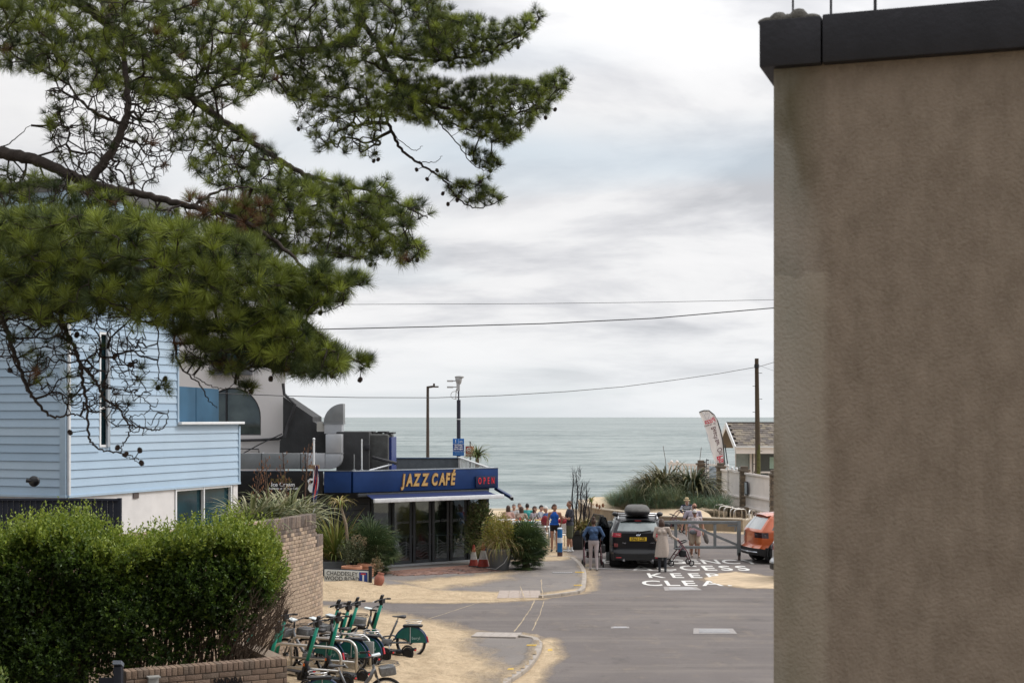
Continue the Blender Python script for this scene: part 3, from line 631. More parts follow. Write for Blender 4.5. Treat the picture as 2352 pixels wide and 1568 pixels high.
# ------------------------------------------------------------------ white building with arched window
wb = thing('white_building', 'white rendered building with a black arched window behind the blue house', 'building', (0, 0, 0)); ZW = 47.5
pw = M('pinkish_white_render', (.72, .695, .69), .9, var=.05, scale=1.5, bump=.15)
def arcpts(u0, u1, vt, vs, n=20): return [(u0 + (u1 - u0) * (1 - math.cos(math.pi * i / n)) / 2, vs - (vs - vt) * math.sin(math.pi * i / n)) for i in range(n + 1)]
ar = arcpts(468, 599, 890, 957); AL = [(468, 999)] + ar + [(599, 999)]
m_ = MB()       # wall with the arch opening cut out, built as strips
top = 700; cols = [(x, v) for x, v in ar]
def wq(m, u0, v0a, u1, v0b, v1): m.add([P(u0, v0a, ZW), P(u1, v0b, ZW), P(u1, v1, ZW), P(u0, v1, ZW)], [(0, 1, 2, 3)])
wq(m_, 330, top, 468, top, 1215); wq(m_, 599, top, 655, top, 1215); wq(m_, 468, 999, 599, 999, 1215)
for i in range(len(ar) - 1): m_.add([P(ar[i][0], top, ZW), P(ar[i + 1][0], top, ZW), P(*ar[i + 1], ZW), P(*ar[i], ZW)], [(0, 1, 2, 3)])
xr = P(655, 900, ZW).x; m_.add([P(655, top, ZW), P(655, 1215, ZW), Vector((xr - 1.6, ZW + 8, 1.0)), Vector((xr - 1.6, ZW + 8, P(655, top, ZW).z))], [(0, 1, 2, 3)])
zt_ = P(655, top, ZW).z; xl_ = P(330, 900, ZW).x; m_.add([(xl_, ZW, zt_), (xr, ZW, zt_), (xr - 1.6, ZW + 8, zt_), (xl_, ZW + 8, zt_)], [(0, 1, 2, 3)])
pl_ = [P(a, b, ZW) for a, b in AL]
for i in range(len(pl_)): a, b = pl_[i], pl_[(i + 1) % len(pl_)]; m_.add([a, b, b + Vector((0, .22, 0)), a + Vector((0, .22, 0))], [(0, 1, 2, 3)])
mk('wall', m_, pw, wb, recalc=False)
aw = mk('arched_window', MB().tube([q + Vector((0, .06, 0)) for q in pl_ + [pl_[0]]], .045, 6), M('black_frame', (.02, .02, .024), .5), wb)
m_ = MB(); m_.v = [tuple(q + Vector((0, .12, 0))) for q in pl_]; m_.f = [tuple(range(len(pl_)))]; mk('pane', m_, M('arch_glass', (.05, .062, .055), .05, var=.95, scale=1.6, spec=.9), aw, recalc=False)  # strong mottling in the pane colour imitates tree reflections and bright glints
m_ = MB().box(P(545, 945, ZW + .9), (1.2, .5, 1.2)); mk('glazing_bar', MB().bar(P(519, 893, ZW) + Vector((0, .08, 0)), P(519, 999, ZW) + Vector((0, .08, 0)), .05, .05, up=(0, 1, 0)), M('black_frame', (0, 0, 0)), aw)
ub = mk('window', MB().box(P(530, 810, ZW - .05), (1.32, .12, 1.0)), M('grey_frame', (.10, .105, .115), .5), wb)
for k in (-1, 1): mk('pane', MB().box(P(530 + 22 * k, 806, ZW - .13), (.56, .02, .78)), wglass, ub)
mk('window_box', MB().box(P(530, 852, ZW - .18), (1.38, .34, .26)), M('grey_frame', (0, 0, 0)), wb)
pk = M('black_pipe', (.03, .03, .034), .5, var=.2)
mk('pipe', MB().tube([P(548, 1011, ZW - .1), P(600, 1010, ZW - .1), P(640, 1007, ZW - .1), P(655, 1000, ZW - .1)], .045, 8), pk, wb); mk('pipe', MB().tube([P(558, 1041, ZW - .3), P(600, 1018, ZW - .3), P(648, 996, ZW - .3)], .02, 6), pk, wb)
mk('pipe', MB().tube([P(550, 1030, ZW - .1), P(594, 1031, ZW - .1), P(595, 1039, ZW - .1)], .02, 6), pk, wb)

# ------------------------------------------------------------------ cafe
A = Vector((-4.84, 43.1, 0)); B = Vector((-.57, 45.95, 0)); D = (B - A).normalized(); Nn_ = Vector((D.y, -D.x, 0)); LFT = Vector((-9.3, 43.1, 0)); BR = Vector((-1.96, 51.6, 0)); BLk = Vector((-9.3, 51.6, 0))
cf = thing('cafe_building', 'low dark glazed cafe with flat roof and a long blue fascia', 'cafe', (0, 0, 0))
dark = M('charcoal_boards', (.028, .03, .034), .5, var=.3, scale=5, bump=.2, streak=(1, 1, 6)); frm = M('anthracite_frame', (.060, .066, .074), .45, .3, .15)
# dark boarded wall left of the doors
s_door = 1.10; Dr = A + D * s_door + Vector((0, 0, 0)); face = lambda s, d=0.: A + D * s + Nn_ * (d - .35)
SE = (B - A).length
for i in range(13):
    z = .06 + i * .18; mk('board', MB().bar(face(-.1) + Vector((0, 0, z + .085)), face(.78) + Vector((0, 0, z + .085)), .05, .17), dark, cf)
    mk('board', MB().bar(Vector((-9.3, 43.55, z + .085)), Vector((-5.0, 43.55, z + .085)), .05, .17), dark, cf)
m_ = MB(); m_.prism([tuple(q[:2]) for q in (Vector((-9.3, 43.62, 0)), Vector((-4.95, 43.62, 0)), face(.8, -.06), face(.8, -.3), Vector((-5.05, 43.9, 0)), Vector((-9.3, 43.9, 0)))], 2.6, 0); mk('wall', m_, dark, cf)
m_ = MB(); m_.prism([tuple(q[:2]) for q in (face(SE - .25, 0), face(SE - .02, 0), BR + Vector((-.05, 0, 0)), BR + Vector((-.25, 0, 0)))], 2.6, 0); mk('wall', m_, M('side_wall', (.06, .065, .07), .8), cf)
m_ = MB(); m_.prism([tuple(q[:2]) for q in (BLk, BR, BR + Vector((0, -.2, 0)), BLk + Vector((0, -.2, 0)))], 2.6, 0); mk('wall', m_, M('inner_wall', (.34, .32, .30), .9, var=.4, scale=1.5), cf)
mk('floor', MB().prism([tuple(q[:2]) for q in (LFT + Vector((0, .6, 0)), face(0, -.05), face(SE - .1, -.05), BR, BLk)], .03, .075), M('cafe_floor', (.15, .13, .11), .4, var=.3, scale=2), cf)
mk('step', MB().bar(face(.75, .06) + Vector((0, 0, .09)), face(SE - .05, .06) + Vector((0, 0, .09)), .2, .06), M('pale_sill', (.36, .37, .38), .6), cf)
mk('roof', MB().prism([tuple(q[:2]) for q in (LFT + Vector((0, .1, 0)), A - Nn_ * .1, B - Nn_ * .1, BR, BLk)], .2, 2.45), M('roof_membrane', (.085, .085, .085), .9, var=.35, scale=1.2, bump=.2), cf)
# glazed doors
s0, s1 = .8, SE - .22; mul = [.8, 1.02, 1.62, 2.20, 2.74, 3.25, 3.72, 4.2, SE - .22]
mul = [.82, 1.85, 2.42, 2.62, 3.42, 3.62, 4.40, SE - .22]; mul = [.82, 1.55, 2.30, 3.00, 3.66, 4.32, SE - .24]
gl = Mglass('cafe_glass', (.80, .88, .90), .92); etch = M('etched_white', (.20, .21, .22), .6, var=.5, scale=3)
for i in range(len(mul) - 1):
    a, b = mul[i] + .03, mul[i + 1] - .03; f = MB(); zt0, zt1 = .14, 2.32
    for s in (a + .035, b - .035): f.bar(face(s) + Vector((0, 0, zt0)), face(s) + Vector((0, 0, zt1)), .07, .07, up=(0, 1, 0))
    for z in (zt0 + .04, zt1 - .04): f.bar(face(a + .07) + Vector((0, 0, z)), face(b - .07) + Vector((0, 0, z)), .065, .09)
    o = mk('glazed_door', f, frm, cf); mk('pane', MB().bar(face(a + .06) + Vector((0, 0, (zt0 + zt1) / 2)), face(b - .06) + Vector((0, 0, (zt0 + zt1) / 2)), .012, zt1 - zt0 - .16), gl, o)
    e = MB()
    for k in range(6):
        z0 = .32 + k * .085; pts = []
        for q in range(13): s = a + .09 + (b - a - .18) * q / 12; pts.append(face(s, .012) + Vector((0, 0, z0 + .05 * math.sin(q * .55 + k * .5 + i))))
        for q in range(12): e.add([pts[q] - Vector((0, 0, .006)), pts[q + 1] - Vector((0, 0, .006)), pts[q + 1] + Vector((0, 0, .006)), pts[q] + Vector((0, 0, .006))], [(0, 1, 2, 3)])
    mk('etched_waves', e, etch, o, recalc=False)
    text('lettering', 'Jazz Café', o, etch, frame(face((a + b) / 2, .014) + Vector((0, 0, 1.42)), D), .12, .0005, shear=.3)
mk('door_post', MB().bar(face(s1 + .12, .0) + Vector((0, 0, .1)), face(s1 + .12, .0) + Vector((0, 0, 2.45)), .2, .2, up=(0, 1, 0)), frm, cf, bev=.01)
mk('header', MB().bar(face(.75, .0) + Vector((0, 0, 2.40)), face(SE - .02, .0) + Vector((0, 0, 2.40)), .16, .12), frm, cf)
# fascia: blue main run, blue corner run, black ice cream run
bf = M('blue_fascia', (.011, .038, .135), .5, var=.25, scale=1.6, bump=.05, bscale=9, spec=.22); blk = M('black_fascia', (.008, .008, .009), .35, var=.3, scale=3)
Z0, Z1 = 2.42, 3.06
fas = mk('fascia', MB().bar(A + D * .0 + Vector((0, 0, (Z0 + Z1) / 2)), B + D * .1 + Vector((0, 0, (Z0 + Z1) / 2)), .14, Z1 - Z0), bf, cf, bev=.006)
xa, xb, xc = P(745, 0, 43.1).x, P(807, 0, 43.1).x, P(552, 0, 43.1).x
mk('fascia', MB().box(((xa + xb) / 2, 43.1, (Z0 + Z1) / 2), (xb - xa, .14, Z1 - Z0)), bf, cf, bev=.006)
bf_ = mk('fascia', MB().box(((xc - .3 + xa) / 2 - .02, 43.1, (Z0 + Z1) / 2 - .04), (xa - xc + .3 - .04, .14, Z1 - Z0 + .08)), blk, cf, bev=.006); bf_['label'] = 'black ice cream fascia'
mk('capping', MB().bar(A + Vector((0, 0, Z1 + .012)) - Nn_ * .02, B + D * .1 + Vector((0, 0, Z1 + .012)) - Nn_ * .02, .2, .025), M('capping_grey', (.30, .33, .37), .5, .3), cf)
mk('capping', MB().box(((xc - .3 + xb) / 2, 43.12, Z1 + .012), (xb - xc + .3, .2, .02)), M('capping_dark', (.05, .06, .08), .5, .3), cf)
goldf = M('gilt_letters', (.62, .40, .16), .33, .55, .2, 12); golds = M('gilt_edge', (.22, .10, .04), .45, .3)
sgc = A + D * ((1.14 + 2.62) / 1) * 0
def s_of(u):       # distance along the fascia for a direction
    k = (u - CX) / F; return (k * A.y - A.x) / (D.x - k * D.y)
sa, sb = s_of(918), s_of(1043); cx_ = (sa + sb) / 2; wtot = sb - sa
fr = frame(A + D * cx_ + Nn_ * .085 + Vector((0, 0, 2.735)), D); fr2 = frame(A + D * cx_ + Nn_ * .074 + Vector((0, 0, 2.735)), D)
letters('letter', 'JAZZ CAFÉ', cf, goldf, fr, .50, wtot, ext=.022, off=.020, shear=.2, sx=.60)
letters('letter_edge', 'JAZZ CAFÉ', cf, golds, fr2, .50, wtot + .03, ext=.012, off=.034, shear=.2, sx=.60)
oa, ob = s_of(1089), s_of(1134.5)
opn = thing('open_sign', 'red OPEN light sign in a blue box at the end of the cafe fascia', 'sign', A + D * (oa + ob) / 2 + Nn_ * .1 + Vector((0, 0, 2.64)), math.atan2(D.y, D.x))
mk('box', MB().box((0, 0, 0), (ob - oa + .02, .06, .36)), M('navy_box', (.01, .018, .06), .4), opn, bev=.004)
letters('letter', 'OPEN', opn, M('neon_red', (.7, .03, .04), .4, emit=(1, .04, .05, .12)), frame(Vector((0, -.036, .02)), (1, 0, 0)), .30, .60, ext=.006, off=.0, sx=.50)
# black panel print
wp = M('print_white', (.75, .76, .78), .6); gp_ = M('print_gold', (.20, .15, .05), .5)
def pr(txt, u, v, size, mat=wp, shear=0., off=0., sx=1.): text('lettering', txt, cf, mat, frame(P(u, v, 43.02), (1, 0, 0)), size, .0006, off=off, shear=shear, sx=sx)
pr('Ice Cream', 650, 1112.5, .17, off=.004); pr('Available at the Jazz Café', 651, 1121.5, .088, off=.002); pr('PURBECK', 646, 1103.5, .17, gp_, sx=.9)
m_ = MB().lathe([(.001, 0), (.05, 0), (.05, .003), (.001, .003)], 16, axis='y', c=P(650, 1094, 43.02)); mk('crest', m_, gp_, cf)
# the black and white cow head printed on the panel, as plain shapes
cw = mk('cow_print', MB().ext([P(u, v, 43.025) for u, v in ((706, 1103), (712, 1098), (722, 1098), (728, 1104), (722, 1106), (718, 1113), (720, 1121), (726, 1126), (722, 1131), (712, 1130), (707, 1122), (709, 1112))], (0, -.002, 0)), wp, cf)
mk('patch', MB().ext([P(u, v, 43.018) for u, v in ((713, 1104), (720, 1102), (724, 1105), (717, 1108), (713, 1112))], (0, -.002, 0)), blk, cw)
# awning
awn = thing('awning', 'blue retractable awning with a white front bar over the cafe doors', 'awning', (0, 0, 0))
w0, w1 = s_of(838), s_of(1112)
fc = [A + D * w0 + Nn_ * .08 + Vector((0, 0, 2.34)), A + D * w1 + Nn_ * .08 + Vector((0, 0, 2.34)), A + D * (w1 + .06) + Nn_ * .85 + Vector((0, 0, 2.20)), A + D * (w0 - .12) + Nn_ * .85 + Vector((0, 0, 2.20))]
mk('canopy', MB().ext(fc, (0, 0, .012)), M('awning_cloth', (.006, .018, .085), .8, var=.12), awn)
mk('front_bar', MB().bar(fc[3] - D * .02, fc[2] + D * .12, .11, .125), M('awning_white', (.72, .73, .75), .4), awn, bev=.02)
mk('cassette', MB().bar(fc[0] + Vector((0, 0, .0)) - D * .3, fc[1] + D * .1, .12, .1), frm, awn, bev=.01)
for k, a in enumerate((.3, w1 - w0 - .4)): mk('arm', MB().tube([A + D * (w0 + a) + Nn_ * .1 + Vector((0, 0, 2.30)), A + D * (w0 + a + .5) + Nn_ * .55 + Vector((0, 0, 2.2)), fc[3] + D * (a + .1)], .025, 6), whitep, awn)
a2 = thing('awning', 'folded dark blue awning arms past the right end of the cafe', 'awning', B + Vector((.02, .1, 2.3)), 0)
for k in range(3): mk('arm', MB().bar((.0, .25 * k, .10 - .0 * k), (.52, .25 * k - .7, -.16), .06, .09), M('navy_metal', (.01, .03, .10), .4, .3), a2, bev=.01)
mk('front_bar', MB().bar((.40, .3, -.12), (.56, -1.0, -.18), .08, .1), M('gloss_black', (0, 0, 0)), a2, bev=.01)
# roof parapets, plant, ducts
felt = M('roof_felt_dark', (.045, .046, .048), .92, var=.3, scale=2.5, bump=.35, bscale=18); zinc = M('galvanised_duct', (.50, .51, .53), .42, .55, .12, 2.5, .08); zdk = M('dull_duct', (.24, .25, .255), .5, .5, .15, 3)
pw_ = P(1053, 1053, 51.6); mk('parapet', MB().box(((-5.2 + pw_.x) / 2, 51.6, 2.9), (abs(-5.2 - pw_.x), .15, .62)), M('parapet_grey', (.10, .115, .13), .8, var=.2), cf); mk('coping', MB().box(((-5.2 + pw_.x) / 2, 51.6, 3.225), (abs(-5.2 - pw_.x), .22, .03)), M('coping_blue', (.05, .09, .17), .6), cf)
sf = thing('slatted_screen', 'row of pale roof slats along the right roof edge of the cafe', 'screen', (0, 0, 0)); p0_, p1_ = P(1054, 1051, 51.5), P(1122, 1075, 46.4)
for i in range(22):
    q = p0_.lerp(p1_, i / 21); mk('slat', MB().box((q.x, q.y, q.z - .17), (.03, .14, .34)), M('pale_slat', (.45, .46, .46), .8, var=.2), sf)
mk('rail', MB().bar(p0_ + Vector((0, 0, .02)), p1_ + Vector((0, 0, .02)), .1, .04), M('pale_slat', (0, 0, 0)), sf); mk('camera_box', MB().box(p1_ + Vector((.12, 0, -.02)), (.12, .14, .12)), whitep, sf)
rp = thing('roof_plant_housing', 'black felted plant housing with a sloping gable on the cafe roof', 'roof housing', (0, 0, 0))
m_ = MB().ext([P(u, v, 46.4) for u, v in ((650, 911), (718, 957), (718, 967), (727, 972), (727, 988), (770, 990), (770, 1062), (641, 1062), (643, 1012), (650, 1000))], (0, 2.2, 0)); mk('gable', m_, felt, rp)
mk('block', MB().box(((P(784, 0, 45.4).x + P(836, 0, 45.4).x) / 2, 46.4, (P(0, 991, 45.4).z + 2.6) / 2), (P(836, 0, 45.4).x - P(760, 0, 45.4).x, 2.0, P(0, 991, 45.4).z - 2.6)), felt, rp, bev=.04)
q = P(862, 0, 45.6); zz = P(0, 997, 45.6).z
mk('block', MB().box((q.x, 46.8, (zz + 2.6) / 2), (.82, 2.2, zz - 2.6)), M('roof_felt_worn', (.07, .072, .07), .9, var=.4, scale=3, bump=.4, bscale=14), rp, bev=.09)
for i in range(5): mk('roof_slab', MB().box((q.x - .5 + .22 * i, 46.7, zz + .03 + .03 * (i % 2)), (.3, 1.0, .05)), felt, rp)
mk('side_panel', MB().box((P(896, 0, 46.2).x, 46.9, (P(0, 1004, 46.2).z + 2.6) / 2), (.14, 1.9, P(0, 1004, 46.2).z - 2.6)), M('blue_panel', (.012, .03, .16), .45), rp)
mk('pipe', MB().tube([P(857, 1050, 45.1), P(880, 1056, 44.6), P(912, 1064, 44.2)], .05, 8), pk, rp); mk('fixture', MB().box(P(844, 1026, 45.4), (.16, .2, .16)), pk, rp, bev=.02)
mk('pipe', MB().tube([P(650, 880, 46.3) + Vector((0, 0, 0)), P(653, 905, 46.3), P(678, 928, 46.25), P(660, 978, 46.25), P(654, 1004, 46.2)], .05, 8), pk, rp)
du = thing('ventilation_duct', 'large silver ventilation duct with an elbow along the cafe roof', 'duct', (0, 0, 0))
ZD = 44.4; el = [(550, 1041), (747, 1041), (747, 996.5), (784, 996.5), (784, 1052)] + [(784 - 27 * (1 - math.cos(a)), 1052 + 25 * math.sin(a)) for a in [i * math.pi / 14 for i in range(1, 8)]] + [(550, 1077)]
px = lambda u, v: P(u, v, ZD)
mk('run', MB().ext([px(550, 1041), px(700, 1041), px(700, 1077), px(550, 1077)], (0, .5, 0)), zdk, du, bev=.004)
mk('run', MB().ext([px(701, 1041), px(746, 1041), px(746, 1077), px(701, 1077)], (0, .5, 0)), zinc, du, bev=.004)
mk('elbow', MB().ext([px(*q) for q in ((747, 1041), (784, 1041), (784, 1052))] + [px(784 - 27 * (1 - math.cos(a)), 1052 + 25 * math.sin(a)) for a in [i * math.pi / 14 for i in range(1, 8)]] + [px(747, 1077)], (0, .5, 0)), zinc, du, bev=.004)
mk('riser', MB().ext([px(*q) for q in ((748, 997), (784, 997), (784, 1040), (748, 1040))], (0, .5, 0)), zinc, du, bev=.004)
for u in (600, 650, 690, 701, 720): mk('flange', MB().ext([px(u, 1039.5), px(u + 1.6, 1039.5), px(u + 1.6, 1078), px(u, 1078)], (0, .52, 0)), zinc, du)
mk('flange', MB().ext([px(746, 1040), px(785.5, 1040), px(785.5, 1042), px(746, 1042)], (0, .52, 0)), zdk, du)
cw_ = thing('roof_cowl', 'quarter round metal cowl opening upward above the silver duct', 'cowl', (0, 0, 0)); px = lambda u, v: P(u, v, 45.6)
mk('hood', MB().ext([px(788, 971.5), px(788, 926.6)] + [px(788 - 45 * math.sin(a), 971.5 - 45 * math.cos(a)) for a in [i * math.pi / 20 for i in range(1, 11)]], (0, .55, 0)), zdk, cw_, bev=.004)
mk('collar', MB().box(px(765, 984) + Vector((0, .27, 0)), (.56, .56, .32)), zinc, cw_); mk('box', MB().box(px(736, 980) + Vector((0, .3, 0)), (.24, .5, .30)), M('cream_metal', (.40, .39, .36), .6), cw_)
mk('band', MB().box(px(765, 972) + Vector((0, .27, 0)), (.66, .6, .05)), zdk, cw_)
for i, (u, v0, v1, r, lb) in enumerate(((831, 1008, 1080, .02, 'thin white pole standing on the cafe roof in front of the black housing'), (813.5, 1043, 1080, .018, 'short grey pole left of the white one on the cafe roof'))):
    o = thing('roof_pole', lb, 'pole', P(u, v1, 44)); mk('shaft', MB().cyl((0, 0, 0), (0, 0, (v1 - v0) / F * 44), r, n=8), whitep if i == 0 else zdk, o); mk('foot', MB().lathe([(.06, 0), (.06, .02), (.02, .04)], 10), zdk, o)
o = thing('roof_prop', 'white stay with a blue tip lying across the cafe roof', 'pole', (0, 0, 0)); mk('shaft', MB().cyl(P(848, 1080, 44), P(900, 1066, 44.4), .025, n=8), whitep, o); mk('tip', MB().cyl(P(900, 1066, 44.4), P(911, 1063, 44.5), .028, n=8), M('tip_blue', (.02, .12, .5), .5), o)
# flagpole and hanging union flag
fg = thing('flagpole', 'white flagpole in front of the black ice cream panel', 'flagpole', P(721, 1205, 42.3)); zb = fg.location.z
mk('pole', MB().cyl((0, 0, 0), (0, 0, P(0, 1008, 42.3).z - zb), .03, n=10), whitep, fg); mk('finial', MB().ell((0, 0, P(0, 1008, 42.3).z - zb), (.04, .04, .04)), whitep, fg); mk('bracket', MB().box((0, 0, P(0, 1072, 42.3).z - zb), (.32, .12, .12)), M('rusty_bracket', (.25, .17, .11), .8, var=.4, scale=20), fg)
fl_ = thing('union_flag', 'faded union flag hanging limp beside the flagpole', 'flag', (0, 0, 0))
def strip(name, offs, wd, mat, dep):
    m = MB(); n = 26
    for i in range(n + 1):
        t_ = i / n; v = 1069 + (1166 - 1069) * t_; c = 726 + 2.2 * math.sin(t_ * 6) - 1.5 * t_; w2 = (3.2 + 3.5 * math.sin(math.pi * min(1, t_ * 1.1)))
        a = P(c + (offs - wd / 2) * w2, v, 42.2); b = P(c + (offs + wd / 2) * w2, v, 42.2); a.y += .06 * math.sin(offs * 5 + t_ * 7) - dep; b.y += .06 * math.sin((offs + wd) * 5 + t_ * 7) - dep
        m.v += [tuple(a), tuple(b)]
    m.f = [(2 * i, 2 * i + 1, 2 * i + 3, 2 * i + 2) for i in range(n)]; return mk(name, m, mat, fl_, recalc=False)
strip('cloth', 0, 2.0, M('flag_navy', (.02, .035, .12), .8, trans=.2), 0); strip('red_stripe', .15, .55, M('flag_red', (.42, .03, .045), .8), .012); strip('white_stripe', -.3, .28, M('flag_white', (.55, .53, .52), .8), .01); strip('white_stripe', .58, .2, M('flag_white', (0, 0, 0)), .01); strip('red_stripe', -.75, .28, M('flag_red', (0, 0, 0)), .012)

# ------------------------------------------------------------------ brick walls
bm = [M('brick_%d' % i, c, .88, var=.14, scale=14, bump=.5, bscale=70) for i, c in enumerate([(.40, .305, .225), (.45, .345, .255), (.35, .265, .195), (.42, .315, .24), (.31, .245, .19)])]
bdk = [M('brick_sooty_%d' % i, c, .92, var=.2, scale=14, bump=.5, bscale=70) for i, c in enumerate([(.17, .135, .115), (.22, .17, .14), (.13, .105, .092)])]
mort = M('mortar', (.13, .105, .085), .95, var=.2, scale=10, bump=.4)
def brick_wall(name, label, path, ztop, z0=0., bl_=.215, cap=.11, soot=3, limit=300, viewkey=None, end_z=None, onedge=.075):
    t_ = thing(name, label, 'wall', (0, 0, 0)); path = [Vector(p) for p in path]; seg = []
    for i in range(len(path) - 1):
        a, b, c, d = path[max(0, i - 1)], path[i], path[i + 1], path[min(len(path) - 1, i + 2)]
        for k in range(10): t = k / 10; seg.append(.5 * ((2 * b) + (-a + c) * t + (2 * a - 5 * b + 4 * c - d) * t * t + (-a + 3 * b - 3 * c + d) * t ** 3))
    seg.append(path[-1]); cum = [0]
    for i in range(1, len(seg)): cum.append(cum[-1] + (seg[i] - seg[i - 1]).length)
    Lg = cum[-1]
    def at(s):
        s = max(0, min(Lg, s)); i = max(k for k in range(len(cum) - 1) if cum[k] <= s + 1e-9); f = (s - cum[i]) / max(1e-9, cum[i + 1] - cum[i]); return seg[i].lerp(seg[i + 1], f), (seg[i + 1] - seg[i]).normalized()
    zt = (lambda s: ztop) if end_z is None else end_z; core = MB(); cs = [(ds) for ds in np.arange(0, Lg, .12)] + [Lg]
    for i in range(len(cs) - 1):
        a, d = at(cs[i]); b, d2 = at(cs[i + 1]); n1_, n2_ = Vector((-d.y, d.x, 0)), Vector((-d2.y, d2.x, 0)); z = min(zt(cs[i] + .03), zt(cs[i + 1] - .03)) - .012
        core.add([a + n1_ * .012, b + n2_ * .012, b + n2_ * .205, a + n1_ * .205] + [q + Vector((0, 0, z)) for q in (a + n1_ * .012, b + n2_ * .012, b + n2_ * .205, a + n1_ * .205)], [(0, 1, 5, 4), (2, 3, 7, 6), (4, 5, 6, 7), (1, 2, 6, 5), (3, 0, 4, 7)])
    mk('mortar', core, mort, t_); bricks = []
    pitch = bl_ + .01; nrow = int((ztop - z0 - cap - .01) / .085 if False else (ztop - z0 - cap - .01) / .0755)
    for s in np.arange(onedge / 2, Lg, onedge):
        bricks.append((s, zt(s) - cap / 2, onedge - .01, cap, .225, rnd.choice(bdk if soot else bm)))
    for r in range(nrow):
        z = ztop - cap - .01 - (r + .5) * .0755
        if z < z0: break
        s = (pitch / 2 if r % 2 else 0) + bl_ / 2 - pitch / 2
        while s < Lg + bl_ / 2:
            a_, b_2 = max(0, s - bl_ / 2), min(Lg, s + bl_ / 2)
            if b_2 - a_ > .04 and z + .035 < zt((a_ + b_2) / 2) - cap:
                dk = r < soot and rnd.random() < (.9, .65, .35, .2)[min(3, r)]
                bricks.append(((a_ + b_2) / 2, z, b_2 - a_, .0655, .10, rnd.choice(bdk if dk else bm)))
            s += pitch
    bricks.sort(key=(viewkey or (lambda q: -q[1])))
    cache = {}; rest = MB()
    for k, (s, z, ln, h, dp, mt) in enumerate(bricks):
        p, d = at(s); n = Vector((-d.y, d.x, 0)); ctr = p + n * (dp / 2 - rnd.uniform(0, .004)) + Vector((0, 0, z)); rot = math.atan2(d.y, d.x)
        if k < limit:
            key = (round(ln, 2), h, dp, mt.name)
            if key not in cache:
                o = mk('brick', MB().box((0, 0, 0), (ln, dp, h)), mt, bev=.004); cache[key] = o.data; o.parent = t_; o.location = ctr; o.rotation_euler = (0, 0, rot)
            else: lnk('brick', cache[key], t_, ctr, (0, 0, rot))
        else: rest.box(ctr, (ln, dp, h), Matrix.Rotation(rot, 3, 'Z'))
    if rest.v: tag(mk('bricks', rest, bm[0], t_), kind='stuff')
    return t_
def ez(s, Lh): return 2.76 if s < Lh else 2.30
wp_ = [(-8.2, 22.2, 0), (-6.9, 23.0, 0), (-5.75, 24.3, 0), (-4.90, 25.9, 0), (-4.28, 27.5, 0), (-3.96, 28.75, 0), (-3.90, 29.35, 0)]
Lw = sum((Vector(wp_[i + 1]) - Vector(wp_[i])).length for i in range(6))
brick_wall('brick_wall', 'tall curved pale brick wall with a darkened top course left of the cafe', wp_, 2.76, .0, bl_=.145, viewkey=lambda q: -(q[0] * 1.0 + q[1] * 1.1), end_z=lambda s: 2.76 if s < Lw - .58 else 2.30, cap=.215)
WA, WBp = Vector((-5.00, 18.42, 0)), Vector((-3.075, 19.45, 0))
bm_keep = bm; bm = [M('shaded_brick_%d' % i, c, .88, var=.16, scale=14, bump=.5, bscale=70) for i, c in enumerate([(.25, .175, .125), (.28, .20, .145), (.22, .155, .115), (.26, .185, .14), (.20, .15, .115)])]  # darker copies of the wall bricks, shade painted into their colour
brick_wall('garden_wall', 'low brick garden wall with raised house name letters under the hedge', [WA, WA.lerp(WBp, .5), WBp], 1.41, .15, cap=.1025, soot=0, limit=300)
dW = (WBp - WA).normalized(); nW = Vector((dW.y, -dW.x, 0)); rt = Vector((-dW.y, dW.x, 0))
bm = bm_keep; nm = thing('house_name', 'black raised letters of the house name SANDARA on the low garden wall', 'sign', (0, 0, 0))
k0 = (523.5 - CX) / F; sN = (k0 * WA.y - WA.x) / (dW.x - k0 * dW.y)
letters('letter', 'SANDARA', nm, M('gloss_black', (0, 0, 0)), frame(WA + dW * sN + nW * .014 + Vector((0, 0, 4.7 - (1563.5 - 958) / F * (WA + dW * sN).y - .0)), dW), .13, .40, ext=.008, off=.003, sx=.72)
sl_ = thing('brick_planter_wall', 'brick return of the low garden wall beside the cycle stands', 'wall', (0, 0, 0)); 
for r in range(18):
    z = 1.27 - r * .0755
    for k in range(6): mk('brick', MB().box(WBp + rt * (.33 + k * .225 + (.11 if r % 2 else 0)) + Vector((-.052, 0, z)), (.215, .1, .0655), Matrix.Rotation(math.atan2(rt.y, rt.x), 3, 'Z')), rnd.choice(bm), sl_)
m_ = MB().box(WBp + rt * .95 + Vector((-.12, 0, .68)), (1.4, .14, 1.36), Matrix.Rotation(math.atan2(rt.y, rt.x), 3, 'Z')); mk('mortar', m_, mort, sl_)
mk('coping', MB().box(WBp + rt * .95 + Vector((-.09, 0, 1.37)), (1.42, .22, .06), Matrix.Rotation(math.atan2(rt.y, rt.x), 3, 'Z')), bm[4], sl_)
gpost = thing('gate_post', 'dark metal gate post at the left end of the low garden wall', 'gate post', (-5.07, 18.32, 0)); mk('post', MB().box((0, 0, .75), (.10, .12, 1.5)), M('dark_post', (.018, .02, .028), .6), gpost, bev=.006); mk('cap', MB().box((.0, .0, 1.53), (.11, .14, .05), Matrix.Rotation(R(-25), 3, 'X')), M('grey_cap', (.16, .18, .21), .6), gpost); mk('latch', MB().box((-.14, -.03, 1.32), (.2, .05, .07)), M('dark_post', (0, 0, 0)), gpost)
lb_ = thing('wall_light', 'small grey box light fixed to the low garden wall beside the gate post', 'light', WA + dW * .34 + nW * .05 + Vector((0, 0, 1.2)), math.atan2(dW.y, dW.x))
